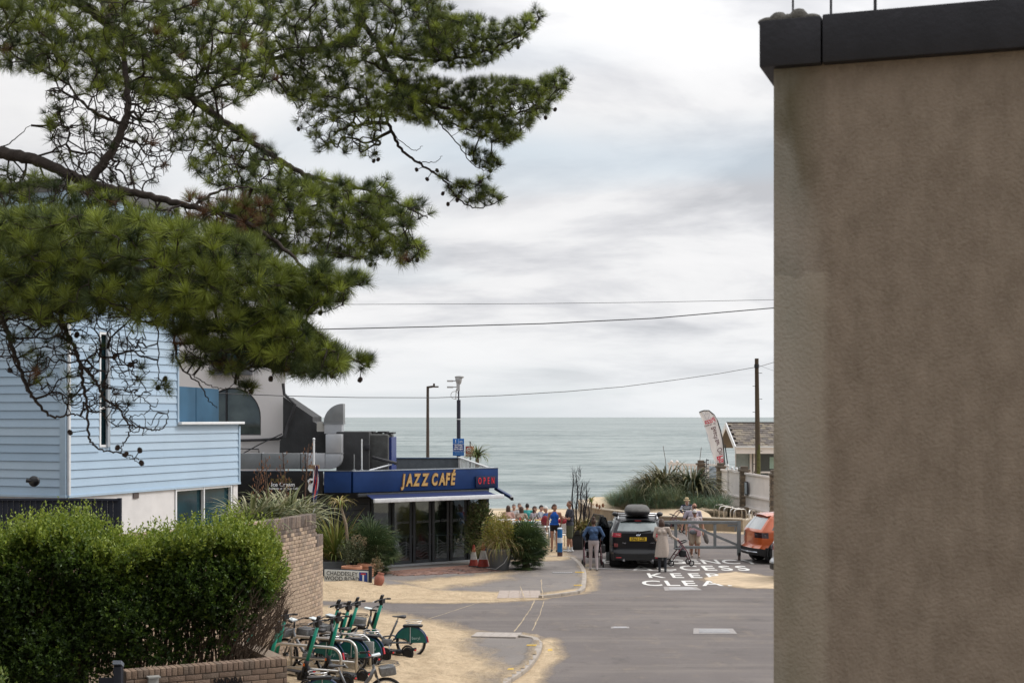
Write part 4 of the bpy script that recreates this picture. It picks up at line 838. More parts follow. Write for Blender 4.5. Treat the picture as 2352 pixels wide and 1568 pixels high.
mk('box', MB().box((0, 0, .03), (.13, .08, .16)), M('alu_box', (.42, .42, .40), .5, .4), lb_, bev=.006); mk('visor', MB().box((0, -.02, .125), (.16, .13, .02)), M('alu_box', (0, 0, 0)), lb_)
# ------------------------------------------------------------------ right: kiosk, stone pier fence, pole
ki = thing('beach_kiosk', 'white beach kiosk with a tiled gable roof behind the stone pier fence', 'kiosk', (0, 0, 0))
XG, Y0, Y1 = 11.96, 76.0, 82.6; ZE, ZR = 3.14, 4.37; YM = (Y0 + Y1) / 2; XE = 19.5
kw = M('kiosk_white', (.74, .70, .675), .8, var=.08, scale=2); kt = [M('roof_tile_%d' % i, c, .9, var=.3, scale=25, bump=.4) for i, c in enumerate([(.13, .11, .095), (.17, .145, .12), (.115, .10, .09), (.20, .17, .13)])]
m_ = MB(); m_.box(((XG + .55 + XE) / 2 + .7, YM, 1.62), (XE - XG - 1.9, Y1 - Y0 - 1.2, 3.2)); mk('wall', m_, kw, ki)
pitch = math.atan2(ZR - ZE, YM - Y0); SL = math.hypot(ZR - ZE, YM - Y0)
m_ = MB().ext([(XG, Y0, ZE - .1), (XG, YM, ZR - .1), (XG, Y1, ZE - .1), (XG, Y1, ZE - .22), (XG, YM, ZR - .25), (XG, Y0, ZE - .22)], (XE - XG, 0, 0)); mk('roof', m_, M('roof_underlay', (.145, .125, .105), .9), ki)
tm = {}
rows = 11
for r in range(rows):
    for c in range(26):
        x = XG + .02 + c * .29 + (.145 if r % 2 else 0); f = (r + .5) / rows; y = Y0 + (YM - Y0) * f; z = ZE + (ZR - ZE) * f
        k = rnd.randrange(4)
        if k not in tm: o = mk('roof_tile', MB().box((0, 0, 0), (.28, SL / rows + .05, .035)), kt[k]); tm[k] = o.data; bpy.data.objects.remove(o)
        lnk('roof_tile', tm[k], ki, (x + .14, y - .02, z + .01 + rnd.uniform(-.01, .012)), (pitch - .05, 0, rnd.uniform(-.02, .02)))
mk('ridge', MB().bar((XG, YM, ZR + .03), (XE, YM, ZR + .03), .2, .08), kt[2], ki)
m_ = MB(); m_.bar((XG - .03, Y0 - .05, ZE - .12), (XG - .03, YM, ZR - .1), .05, .30); m_.bar((XG - .03, Y1, ZE - .12), (XG - .03, YM, ZR - .1), .05, .30); mk('barge_board', m_, whitep, ki)
mk('gutter', MB().bar((XG, Y0 - .04, ZE - .02), (XE, Y0 - .04, ZE - .02), .09, .09), whitep, ki); mk('fascia_board', MB().bar((XG, Y0 + .02, ZE - .22), (XE, Y0 + .02, ZE - .22), .05, .32), kw, ki)
yg = Y0 + .55
w_ = mk('window', MB().box((XG + .55, Y0 + 1.0, 2.6), (.9, .06, .08)).box((XG + .15, yg + .4, 1.6), (.07, .07, 2.9)).box((XG + .95, yg + .1, 1.6), (.2, .12, 2.9)).box((XG + .55, yg + .2, 1.75), (.8, .07, .1)).box((XG + .55, yg + .2, 1.2), (.06, .06, 1.0)), kw, ki)
mk('pane', MB().box((XG + .55, yg + .28, 1.75), (.8, .02, 2.3)), M('pale_reflection_glass', (.22, .27, .27), .1, var=.4, scale=1.5, spec=1.), w_)
w2_ = mk('window', MB().box((XG + 1.75, Y0 + .5, 1.75), (1.5, .06, .09)).box((XG + 1.06, Y0 + .5, 1.9), (.07, .06, 1.7)).box((XG + 2.6, Y0 + .5, 1.9), (.10, .06, 1.7)), kw, ki)
mk('pane', MB().box((XG + 1.75, Y0 + .54, 1.95), (1.55, .02, 1.7)), M('dark_kiosk_glass', (.04, .05, .05), .1, spec=.8), w2_)
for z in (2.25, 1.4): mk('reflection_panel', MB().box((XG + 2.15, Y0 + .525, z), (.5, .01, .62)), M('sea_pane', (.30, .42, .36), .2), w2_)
mk('downpipe', MB().cyl((XG + 1.35, Y0 + .42, .2), (XG + 1.35, Y0 + .42, 2.8), .04, n=8), M('gloss_black', (0, 0, 0)), ki)
stn = [M('stone_%d' % i, c, .95, var=.2, scale=20, bump=.6) for i, c in enumerate([(.20, .155, .11), (.27, .21, .15), (.14, .115, .09)])]
def stones(name, c, d, parent, ss=.13, label=None):
    a, b, e = MB(), MB(), MB(); core = MB().box((c[0], c[1], c[2]), (d[0] - .05, d[1] - .05, d[2])); mk('mortar', core, mort, parent)
    z = c[2] - d[2] / 2
    while z < c[2] + d[2] / 2 - .02:
        h = min(rnd.uniform(ss * .5, ss * .8), c[2] + d[2] / 2 - z)
        for side in range(4):
            ln = d[0] if side < 2 else d[1]; p = -ln / 2
            while p < ln / 2 - .02:
                q = min(rnd.uniform(ss * .8, ss * 1.9), ln / 2 - p); m = rnd.choice((a, b, e)); o_ = rnd.uniform(0, .02)
                if side == 0: m.box((c[0] + p + q / 2, c[1] - d[1] / 2 + .02 - o_, z + h / 2), (q - .012, .06, h - .012))
                elif side == 1: m.box((c[0] + p + q / 2, c[1] + d[1] / 2 - .02 + o_, z + h / 2), (q - .012, .06, h - .012))
                elif side == 2: m.box((c[0] - d[0] / 2 + .02 - o_, c[1] + p + q / 2, z + h / 2), (.06, q - .012, h - .012))
                else: m.box((c[0] + d[0] / 2 - .02 + o_, c[1] + p + q / 2, z + h / 2), (.06, q - .012, h - .012))
                p += q
        z += h
    for m, mt in zip((a, b, e), stn):
        if m.v: tag(mk('stones', m, mt, parent), kind='stuff')
piers = [(9.96, 75.0), (10.37, 70.7), (10.77, 66.0), (11.3, 61.2)]
fl2 = thing('pier_fence', 'white panelled fence with a gate between rubble stone piers', 'fence', (0, 0, 0))
for i, (x, y) in enumerate(piers):
    p_ = thing('stone_pier', ('furthest stone pier, beside the white picket rail', 'stone pier left of the white gate', 'stone pier between the white gate and the notice panel', 'stone pier at the edge of the brown building')[i], 'pier', (x, y, 0), group='rubble stone fence piers')
    stones('pier', (0, 0, 1.1), (.34, .42, 2.2), p_); mk('cap', MB().box((0, 0, 2.24), (.50, .56, .10)), stn[2], p_, bev=.02); mk('cap_block', MB().box((.0, 0, 2.36), (.32, .36, .16)), stn[2], p_, bev=.02)
def fpanel(i0, i1, t0=.06, t1=.94, zb=.42, ztop=2.2, sag=0., gate=False, n=16):
    a, b = Vector((*piers[i0], 0)), Vector((*piers[i1], 0)); p0, p1 = a.lerp(b, t0), a.lerp(b, t1); L_ = (p1 - p0).length; d = (p1 - p0).normalized()
    for k in range(n): q = p0.lerp(p1, (k + .5) / n); mk('plank', MB().bar(q + Vector((0, 0, zb)), q + Vector((0, 0, ztop - sag * math.sin(math.pi * (k + .5) / n))), L_ / n - .012, .025, up=tuple(d.cross(Vector((0, 0, 1))))), kw, fl2)
    for z in (zb + .06, (zb + ztop) / 2 - .2, ztop - .04): mk('rail', MB().bar(p0 + Vector((-.05, 0, z)), p1 + Vector((-.05, 0, z)), .06, .09), kw, fl2)
    return p0, p1
fpanel(1, 2, .05, .34, .55, 2.15, n=7); g0, g1 = fpanel(1, 2, .37, .92, .12, 2.2, .12, n=10); fpanel(2, 3, .06, .94, .5, 2.15, n=20)
for q in (g0, g1): mk('gate_post', MB().bar(q + Vector((-.05, 0, .05)), q + Vector((-.05, 0, 2.3)), .09, .09), kw, fl2)
for k in range(4): mk('ball_finial', MB().ell(g0.lerp(g1, k / 3) + Vector((-.05, 0, 2.36 - .1 * math.sin(math.pi * k / 3))), (.07, .07, .07), 10, 6), whitep, fl2, smooth=True)
nb_ = thing('notice_board', 'small dark framed notice on the white fence panel behind the wooden pole', 'notice', Vector((*piers[2], 0)).lerp(Vector((*piers[3], 0)), .17) + Vector((-.12, 0, 1.45)), math.atan2(-4.8, .53))
mk('frame', MB().box((0, 0, 0), (.46, .04, .62)), M('notice_frame', (.05, .05, .06), .6), nb_); mk('sheet', MB().box((0, -.03, 0), (.36, .01, .52)), M('notice_sheet', (.30, .35, .38), .5, var=.4, scale=14), nb_)
bw = thing('stone_wall', 'low rubble stone wall under the white fence', 'wall', (0, 0, 0))
for i0, i1, t0, t1, h in ((1, 2, .0, .34, .5), (2, 3, 0, 1, .44)):
    a, b = Vector((*piers[i0], 0)), Vector((*piers[i1], 0)); n = 6
    for k in range(n): q = a.lerp(b, t0 + (t1 - t0) * (k + .5) / n); stones('s', (q.x - .02, q.y, h / 2), (.36, (b - a).length * (t1 - t0) / n, h), bw, .12)
kb = thing('stone_block', 'pair of stacked stone steps beside the white gate', 'step', (0, 0, 0)); stones('s', (10.35, 65.1, .3), (.8, 1.0, .6), kb, .14)
pf = thing('picket_rail', 'white picket rail with pale posts behind the flax bushes', 'fence', (0, 0, 0)); a, b = P(1538, 1064, 77), P(1604, 1068, 77)
for k in range(9): q = a.lerp(b, k / 8); mk('post', MB().bar(q, q + Vector((0, 0, -1.8)), .10, .06, up=(0, 1, 0)), kw, pf)
mk('rail', MB().bar(a + Vector((-.1, 0, .0)), b + Vector((.1, 0, 0)), .1, .12), kw, pf); mk('ball_finial', MB().ell(a + Vector((.1, 0, .1)), (.09, .09, .08)), kw, pf); mk('ball_finial', MB().ell(a + Vector((.4, 0, .1)), (.09, .09, .08)), kw, pf)
rl = thing('railing', 'white spiked railing beside the feather flag', 'railing', (0, 0, 0)); a, b = P(1621, 1066, 74), P(1672, 1070, 73)
mk('rail', MB().bar(a, b, .06, .1), kw, rl); mk('rail', MB().bar(a + Vector((0, 0, -1.5)), b + Vector((0, 0, -1.5)), .06, .1), kw, rl)
for k in range(10): q = a.lerp(b, k / 9); mk('spike', MB().tube([q + Vector((0, 0, -1.5)), q + Vector((0, 0, .12)), q + Vector((0, 0, .26))], [.02, .02, .003], 6), M('spike_grey', (.35, .36, .37), .6), rl)
for u in (1622, 1627): q = P(u, 1070, 73.6); mk('post', MB().bar(q, q + Vector((0, 0, -1.9)), .09, .09, up=(0, 1, 0)), kw, rl)
bp2 = thing('beach_banner', 'printed banner with a blue sea view left of the stone pier', 'banner', P(1637, 1102, 72.5))
mk('panel', MB().box((0, 0, 0), (.36, .03, 1.35)), M('banner_print', (.09, .13, .19), .5, var=.6, scale=4, col2=(.35, .42, .50), streak=(.5, .5, 2.2)), bp2); mk('frame', MB().bar((-.21, 0, -.9), (-.21, 0, .72), .05, .05, up=(0, 1, 0)).bar((.21, 0, -.9), (.21, 0, .72), .05, .05, up=(0, 1, 0)), kw, bp2)
# feather flag, printed reversed because it is seen from behind
ff = thing('feather_flag', 'tall white feather flag with red and black lettering leaning beside the kiosk', 'flag', (0, 0, 0)); ZF = 73.5
cur = [(1609, 945), (1617, 942.5), (1628, 942.5), (1640, 952), (1648, 966), (1655, 988), (1660, 1012), (1663, 1040), (1664, 1067)]
lft = [(1606, 948), (1610, 957), (1616, 970), (1622, 990), (1628, 1012), (1634, 1035), (1640, 1055), (1645, 1066)]
def rs(pts, n):
    pts = [Vector((a, b, 0)) for a, b in pts]; out = []
    for i in range(n): t_ = i / (n - 1) * (len(pts) - 1); k = min(len(pts) - 2, int(t_)); out.append(pts[k].lerp(pts[k + 1], t_ - k))
    return out
Lp, Rp = rs(lft, 24), rs(cur[0:], 24); m_ = MB()
for i in range(24):
    for k in range(7): q = Lp[i].lerp(Rp[i], k / 6); p = P(q.x, q.y, ZF); p.y += .06 * math.sin(k * 1.1 + i * .45); m_.v.append(tuple(p))
m_.f = [(i * 7 + k, i * 7 + k + 1, i * 7 + k + 8, i * 7 + k + 7) for i in range(23) for k in range(6)]
mk('cloth', m_, M('flag_cloth', (.70, .68, .68), .8, var=.04, trans=.35), ff, smooth=True, recalc=False)
mk('pole', MB().tube([P(a, b, ZF - .02) for a, b in [(1606, 947)] + cur] + [P(1665, 1090, ZF), P(1665, 1130, ZF)], [.03] * 9 + [.035] * 3, 8), M('gloss_black', (0, 0, 0)), ff)
mk('stay', MB().cyl(P(1665, 1020, ZF), P(1672, 1072, ZF - .1), .03, n=6), M('gloss_black', (0, 0, 0)), ff)
fr_ = M('flag_print_red', (.55, .03, .07), .7); fb_ = M('flag_print_dark', (.10, .04, .05), .7)
def ftext(txt, u, v, size, mat, ang, sx=.8, off=.006):
    x = Vector((-math.cos(R(ang)), 0, math.sin(R(ang)))); y = Vector((math.sin(R(ang)), 0, math.cos(R(ang)))); z = Vector((0, -1, 0))
    m = Matrix((x, y, z)).transposed().to_4x4(); m.translation = P(u, v, ZF - .10); text('lettering', txt, ff, mat, m, size, .001, off=off, shear=.2, sx=sx)
ftext('Pizza', 1631, 966, .36, fr_, -14); ftext('On The Beach', 1631, 975, .13, fb_, -14, off=.002)
ftext('Beach', 1641, 993, .34, fb_, -100, .8, .004); ftext('On', 1654, 1035, .36, fb_, -98, .8, .004); ftext('Pizz', 1655, 1057, .44, fr_, -95, .8, .012); ftext('Bar', 1648, 1015, .28, fb_, -100, .8, .004)
m_ = MB()
for pts in ([(1620, 957), (1618, 953), (1621, 950), (1625, 951), (1628, 949), (1630, 953), (1628, 957), (1627, 962), (1621, 962), (1620, 957)], [(1622, 992), (1626, 1000), (1624, 1008), (1630, 1016), (1632, 1030), (1638, 1044)]): m_.tube([P(a, b, ZF - .09) for a, b in pts], .008, 5)
mk('line_drawing', m_, M('flag_print_grey', (.30, .31, .38), .8), ff)
# wooden pole and wires
PX, PY = P(1739, 0, 68).x, 68.0
po = thing('utility_pole', 'tall wooden telephone pole with climbing steps in front of the kiosk', 'pole', (PX, PY, 0))
zt_ = P(0, 823, 68).z; wood = bpy.data.materials.get('x') or M('pole_wood', (.085, .065, .045), .95, var=.35, scale=3, bump=.5, streak=(1, 1, .12), bscale=20)
m_ = MB().tube([(0, 0, -.1), (.03, 0, 3), (-.02, 0, zt_ - .3), (-.02, 0, zt_)], [.13, .125, .095, .095], 12); mk('shaft', m_, wood, po, smooth='auto')
mk('moss', MB().tube([(.01, -.004, .0), (.035, -.004, 2.2), (.03, -.004, 3.4)], [.134, .131, .118], 12), M('green_algae', (.085, .085, .03), .95, var=.4, scale=8), po, smooth='auto')
mk('cap_band', MB().cyl((-.02, 0, zt_ - .45), (-.02, 0, zt_ - .28), .12, n=12), M('gloss_black', (0, 0, 0)), po)
for k in range(8): mk('step_bolt', MB().cyl((-.22 if k % 2 else .06, -.02, zt_ - .7 - k * .62), (-.06 if k % 2 else .24, -.02, zt_ - .7 - k * .62), .014, n=6), pk, po)
def wire(name, pts, r, label):
    o = thing(name, label, 'wire', (0, 0, 0)); mk('cable', MB().tube(pts, r, 5), M('cable_black', (.02, .02, .022), .6), o)
def cat_(a, b, sag, n=30): return [Vector(a).lerp(Vector(b), i / n) - Vector((0, 0, sag * 4 * (i / n) * (1 - i / n))) for i in range(n + 1)]
wire('overhead_wire', cat_(P(-700, 690, 30), P(2500, 668, 62), .0, 20)[:0] + [P(u, v, Z) for u, v, Z in ((-400, 693, 46), (200, 697, 47), (800, 699, 48), (1200, 697.5, 49), (1500, 694, 50), (1790, 688, 51), (2300, 676, 52))], .008, 'thin highest overhead wire across the sky')
wire('overhead_wire', [P(u, v, Z) for u, v, Z in ((-400, 762, 41), (200, 763, 42), (700, 757, 43), (1000, 750, 44), (1250, 743, 44.5), (1500, 731, 45), (1790, 706, 46), (2300, 660, 47))], .016, 'thick black overhead wire, second from the top')
pts = []
ctrl = [(-300, 838), (0, 867), (200, 881), (353, 893), (530, 904), (655, 909), (820, 912.5), (1000, 913), (1150, 908), (1300, 899), (1430, 888), (1560, 871), (1650, 858), (1735, 843)]
for i, (u, v) in enumerate(ctrl): pts.append(P(u, v, 27 + 41 * ((u + 300) / 2035)))
wire('overhead_wire', pts, .013, 'sagging overhead wire running from the blue house to the wooden pole')
wire('overhead_wire', [P(1740, 843, 68), P(1790, 828, 60), P(2100, 760, 35)], .012, 'overhead wire from the pole top towards the brown building')
wire('overhead_wire', [P(1741, 838, 68), P(1790, 856, 66), P(2100, 960, 60)], .006, 'thin stay wire falling right from the pole top')
# street lamp
lp = thing('street_lamp', 'brown street lamp with a short flat arm rising behind the cafe roof', 'street lamp', (P(982.5, 0, 68).x, 68, 0)); zt_ = P(0, 888, 68).z; brn = M('lamp_brown', (.075, .06, .05), .6, .3, .15)
mk('post', MB().tube([(0, 0, 0), (0, 0, 3), (0, 0, zt_)], [.095, .08, .065], 10), brn, lp); mk('arm', MB().bar((-.05, 0, zt_ - .03), (.30, 0, zt_ + .02), .09, .10), brn, lp, bev=.01); mk('lamp_head', MB().box((.36, 0, zt_ + .0), (.32, .16, .07)), brn, lp, bev=.02); mk('sensor', MB().cyl((.3, 0, zt_ + .03), (.3, 0, zt_ + .16), .05, n=10), brn, lp)
# cctv pole
cc = thing('camera_pole', 'dark camera pole with two arms of white devices and a round dome on top', 'camera pole', (P(1053.5, 0, 60).x, 60, 0)); z0 = P(0, 918, 60).z; z1 = P(0, 862, 60).z; navy = M('pole_navy', (.035, .038, .055), .5, .3)
mk('post', MB().cyl((0, 0, 0), (0, 0, z0), .082, n=12), navy, cc); mk('mast', MB().cyl((0, 0, z0), (0, 0, z1 - .2), .03, n=8), navy, cc)
mk('dome', MB().lathe([(.03, z1 - .42), (.10, z1 - .34), (.14, z1 - .2), (.15, z1 - .1), (.05, z1 - .04)], 16), M('alu_grey', (.42, .42, .42), .5), cc, smooth=True); mk('dome_hood', MB().ell((.03, 0, z1 - .07), (.2, .17, .06)), M('hood_grey', (.28, .28, .28), .5), cc, smooth=True)
for z in (z0 + .80, z0 + .54):
    mk('arm', MB().bar((0, 0, z), (-.26, 0, z), .03, .03), navy, cc); mk('camera', MB().box((-.36, 0, z - .005), (.26, .09, .07)), M('alu_grey', (0, 0, 0)), cc, bev=.01)
mk('bracket', MB().box((-.02, -.05, z0 + .62), (.14, .08, .5)), M('alu_grey', (0, 0, 0)), cc); mk('cable', MB().ring((-.17, 0, z0 + .2), .16, .012, 20, 6), M('alu_grey', (0, 0, 0)), cc); mk('antenna', MB().bar((-.13, 0, z0 + .02), (-.10, 0, z0 + .45), .03, .06, up=(0, 1, 0)), M('alu_grey', (0, 0, 0)), cc); mk('band', MB().cyl((0, 0, z0 - .83), (0, 0, z0 - .8), .085, n=12), whitep, cc)
bsg = thing('cycle_sign', 'blue no cycling sign with white lettering mounted on the camera pole', 'sign', P(1053, 1026.5, 59.8))
mk('board', MB().box((0, 0, 0), (.475, .02, .72)), M('sign_blue', (.015, .13, .42), .4), bsg, bev=.003); mk('inner_panel', MB().box((0, -.012, -.015), (.45, .004, .28)), M('sign_navy', (.015, .05, .22), .4), bsg)
swt = M('print_white', (0, 0, 0)); q_ = lambda x, z: frame(Vector((x, -.0165, z)), (1, 0, 0))
for tx, z, s_ in (('No Cycling', .085, .082), ('10am - 6pm', .005, .082), ('July & August', -.075, .082)): text('lettering', tx, bsg, swt, q_(0, z), s_, .0005, off=.0035, sx=.86)
for tx, z in (('Please dismount', -.21), ('Share with care', -.28)): text('lettering', tx, bsg, M('sign_pale_blue', (.35, .5, .65), .5), q_(0, z), .05, .0005)
mk('line', MB().box((0, -.013, .135), (.475, .003, .008)).box((0, -.013, -.165), (.475, .003, .008)).box((0, -.013, .25), (.008, .003, .22)), swt, bsg)
m_ = MB().ring((.07, -.015, .22), .03, .005, 16, 5).ring((.15, -.015, .22), .03, .005, 16, 5); m_.tube([(.07, -.016, .22), (.095, -.016, .265), (.135, -.016, .265), (.15, -.016, .22)], .004, 5); m_.tube([(.07, -.016, .22), (.11, -.016, .22), (.135, -.016, .265)], .004, 5); mk('cycle_symbol', m_, swt, bsg)
m_ = MB().ell((-.12, -.014, .29), (.018, .003, .018)); m_.tube([(-.12, -.015, .27), (-.12, -.015, .22), (-.14, -.015, .18)], .008, 5).tube([(-.12, -.015, .22), (-.10, -.015, .18)], .007, 5).tube([(-.145, -.015, .235), (-.12, -.015, .258), (-.095, -.015, .235)], .005, 5); mk('walker_symbol', m_, swt, bsg)
rsg = thing('dog_sign', 'small rust red dog sign behind the spiky palm', 'sign', P(1079, 1036, 60.6)); mk('board', MB().box((0, 0, 0), (.36, .02, .44)), M('sign_rust', (.30, .06, .035), .5), rsg, bev=.003)
mk('post', MB().cyl((.02, .03, -2.9), (.02, .03, .42), .03, n=8), M('grey_steel', (.18, .185, .19), .5, .4), rsg)
mk('prohibition_ring', MB().ring((-.04, -.014, .06), .085, .012, 20, 6), swt, rsg); m_ = MB().box((-.04, -.013, .06), (.085, .004, .03)); m_.box((-.085, -.013, .085), (.03, .004, .03)); m_.box((-.07, -.013, .035), (.014, .004, .035)); m_.box((-.015, -.013, .035), (.014, .004, .035)); mk('dog_symbol', m_, swt, rsg)
text('lettering', 'No dogs', rsg, swt, frame(Vector((-.03, -.014, -.13)), (1, 0, 0)), .075, .0005)
# road name sign
sgn = thing('road_name_sign', 'white road name plate CHADDESLEY WOOD ROAD half buried in sand by the terracotta pots', 'sign', (0, 0, 0)); ZS = 38.9
a, b = P(745.5, 1322, ZS + .5), P(851, 1323.5, ZS); dS = (b - a).normalized(); cS = (a + b) / 2; dS2 = Vector((dS.x, dS.y, 0)).normalized(); wS = (b - a).length
fS = frame(cS, dS2); mk('plate', MB().bar(cS - dS2 * wS / 2, cS + dS2 * wS / 2, .025, .335), M('sign_white', (.60, .62, .60), .5, var=.1, scale=5), sgn, bev=.004)
nS = Vector((dS2.y, -dS2.x, 0)); ink = M('sign_ink', (.035, .038, .04), .5)
text('lettering', 'CHADDESLEY', sgn, ink, frame(cS - dS2 * .16 + nS * .016 + Vector((0, 0, .062)), dS2), .160, .0008, off=.0012, sx=.98)
text('lettering', 'WOOD ROAD', sgn, ink, frame(cS - dS2 * .16 + nS * .016 + Vector((0, 0, -.075)), dS2), .160, .0008, off=.0012, sx=1.02)
mk('symbol_panel', MB().bar(cS + dS2 * .37 + nS * .016, cS + dS2 * .62 + nS * .016, .006, .26), M('sign_deep_blue', (.02, .06, .28), .5), sgn)
mk('symbol_stem', MB().bar(cS + dS2 * .495 + nS * .021 + Vector((0, 0, -.12)), cS + dS2 * .495 + nS * .021 + Vector((0, 0, .06)), .05, .005, up=tuple(nS)), swt, sgn); mk('symbol_bar', MB().bar(cS + dS2 * .42 + nS * .021 + Vector((0, 0, .085)), cS + dS2 * .57 + nS * .021 + Vector((0, 0, .085)), .006, .045), M('sign_red', (.5, .06, .06), .5), sgn)
mk('backing_board', MB().bar(cS - dS2 * (wS / 2 + .02) - nS * .03, cS + dS2 * (wS / 2 + .02) - nS * .03, .03, .39), M('dark_post', (0, 0, 0)), sgn)
for s_ in (-.56, .70): q = cS + dS2 * s_ - nS * (.10 if s_ < 0 else 0); mk('post', MB().bar(Vector((q.x, q.y, 0)), Vector((q.x, q.y, cS.z + (.30 if s_ > 0 else .15))), .09, .09, up=(0, 1, 0)), M('dark_post', (0, 0, 0)), sgn)

# ------------------------------------------------------------------ planters, pots, cones, bollard
terra = M('terracotta', (.42, .20, .12), .85, var=.2, scale=10, bump=.2); gpl = M('grey_plastic_pot', (.095, .10, .105), .6, var=.15, scale=4); blkp = M('black_planter', (.022, .023, .024), .75, var=.2)
def pot(name, label, loc, r0, r1, h, mat, rim=.03, ribs=0, cat='pot'):
    o = thing(name, label, cat, loc); n = 10 if ribs else 3; prof = [(r0 * .92, 0)] + [(r0 + (r1 - r0) * (i / n) + (.012 if ribs and i % 2 else 0), .01 + (h - .08) * i / n) for i in range(n + 1)]
    mk('body', MB().lathe(prof + [(r1, h - .07)], 32), mat, o, smooth='auto'); mk('rim', MB().lathe([(r1 + rim, h - .075), (r1 + rim, h), (r1 - .02, h), (r1 - .03, h - .06)], 32), mat, o, smooth='auto')
    mk('soil', MB().lathe([(.01, h - .06), (r1 - .025, h - .055)], 24), M('soil', (.035, .026, .018), .95, var=.4, scale=30, bump=.5), o); return o
POT1 = G(1147, 1308, PZ); p1 = pot('plant_pot', 'big grey round pot full of straw coloured grass right of the cafe doors', POT1, .27, .41, .66, gpl)
mk('rope', MB().tube([POT1 * 0 + Vector((-.38, -.2, .08)), (-.1, -.36, .06), (.15, -.40, .25), (.34, -.22, .58)], .01, 6), M('rope_grey', (.4, .4, .4), .8), p1)
pot('plant_pot', 'wide ribbed terracotta pot left of the two behind the road name sign', G(808, 1330, PZ), .20, .27, .38, terra, ribs=1); pot('plant_pot', 'right hand ribbed terracotta pot behind the road name sign', G(835, 1327, PZ) + Vector((.06, .25, 0)), .19, .24, .40, terra, ribs=1)
tr_ = thing('planter_trough', 'low grey trough planter beside the brick wall end', 'planter', G(772, 1322, PZ) + Vector((0, .3, 0)), R(8)); mk('body', MB().box((0, 0, .2), (1.05, .5, .42)), M('trough_grey', (.09, .10, .11), .8, var=.2), tr_, bev=.02); mk('soil', MB().box((0, 0, .415), (.95, .4, .01)), M('soil', (0, 0, 0)), tr_)
am = thing('clay_amphora', 'tipped reddish clay jar leaning by the road name sign post', 'jar', G(866, 1350, PZ) + Vector((0, .05, .0))); am.rotation_euler = (R(-6), R(14), 0)
mk('body', MB().lathe([(.05, 0), (.10, .06), (.135, .17), (.14, .26), (.10, .35), (.075, .38), (.10, .42), (.09, .425), (.06, .37)], 24), M('red_clay', (.30, .115, .08), .8, var=.2, scale=12), am, smooth=True)
bpz = thing('square_planter', 'black square planter holding the burnt shrub', 'planter', G(1334, 1260, .0)); PLQ = bpz.location.copy(); mk('body', MB().prism([(-.36, -.3), (.36, -.3), (.36, .4), (-.36, .4)], .62, 0).box((0, .05, .60), (.80, .78, .14)), blkp, bpz, bev=.015); mk('soil', MB().box((0, .05, .675), (.66, .6, .01)), M('soil', (0, 0, 0)), bpz)
bo = thing('bollard', 'blue round bollard with a white patch in the middle of the footway', 'bollard', G(1286, 1276.5, PZ)); bb = M('bollard_blue', (.012, .13, .36), .45, var=.15, scale=9)
mk('post', MB().lathe([(.085, 0), (.085, .85), (.08, .90)], 24), bb, bo, smooth='auto'); mk('cap', MB().lathe([(.082, .895), (.084, .93), (.05, .95), (.01, .955)], 24), M('bollard_cap', (.5, .58, .66), .5), bo, smooth='auto'); mk('reflective_patch', MB().lathe([(.087, .45), (.0875, .45), (.0875, .62), (.087, .62)], 24), whitep, bo); mk('rust_band', MB().lathe([(.0865, 0), (.0868, .14)], 24, close=True), M('rusty_base', (.10, .06, .06), .9, var=.4, scale=20), bo)
cr = M('cone_red', (.24, .03, .02), .6, var=.15, scale=14); cwh = M('cone_sleeve', (.40, .39, .37), .6, var=.2, scale=14)
def cone(loc, label, h=.75, s=1.):
    o = thing('traffic_cone', label, 'traffic cone', loc, 0, 'traffic cones by the cafe corner'); mk('base', MB().box((0, 0, .02), (.38 * s, .38 * s, .045)), blkp, o, bev=.008)
    f = lambda z: .145 * s * (1 - z / h) + .028; mk('body', MB().lathe([(f(.04), .04), (f(h * .34), h * .34)], 20), cr, o, smooth='auto'); mk('sleeve', MB().lathe([(f(h * .34), h * .34), (f(h * .68), h * .68)], 20), cwh, o, smooth='auto'); mk('tip', MB().lathe([(f(h * .68), h * .68), (f(h) + .0, h), (.01, h)], 20), cr, o, smooth='auto')
cone(G(1088, 1301, PZ), 'smaller traffic cone close against the cafe corner', .68, .85); cone(G(1110, 1303, PZ), 'larger traffic cone between the cafe corner and the grey pot', .78, 1.1)

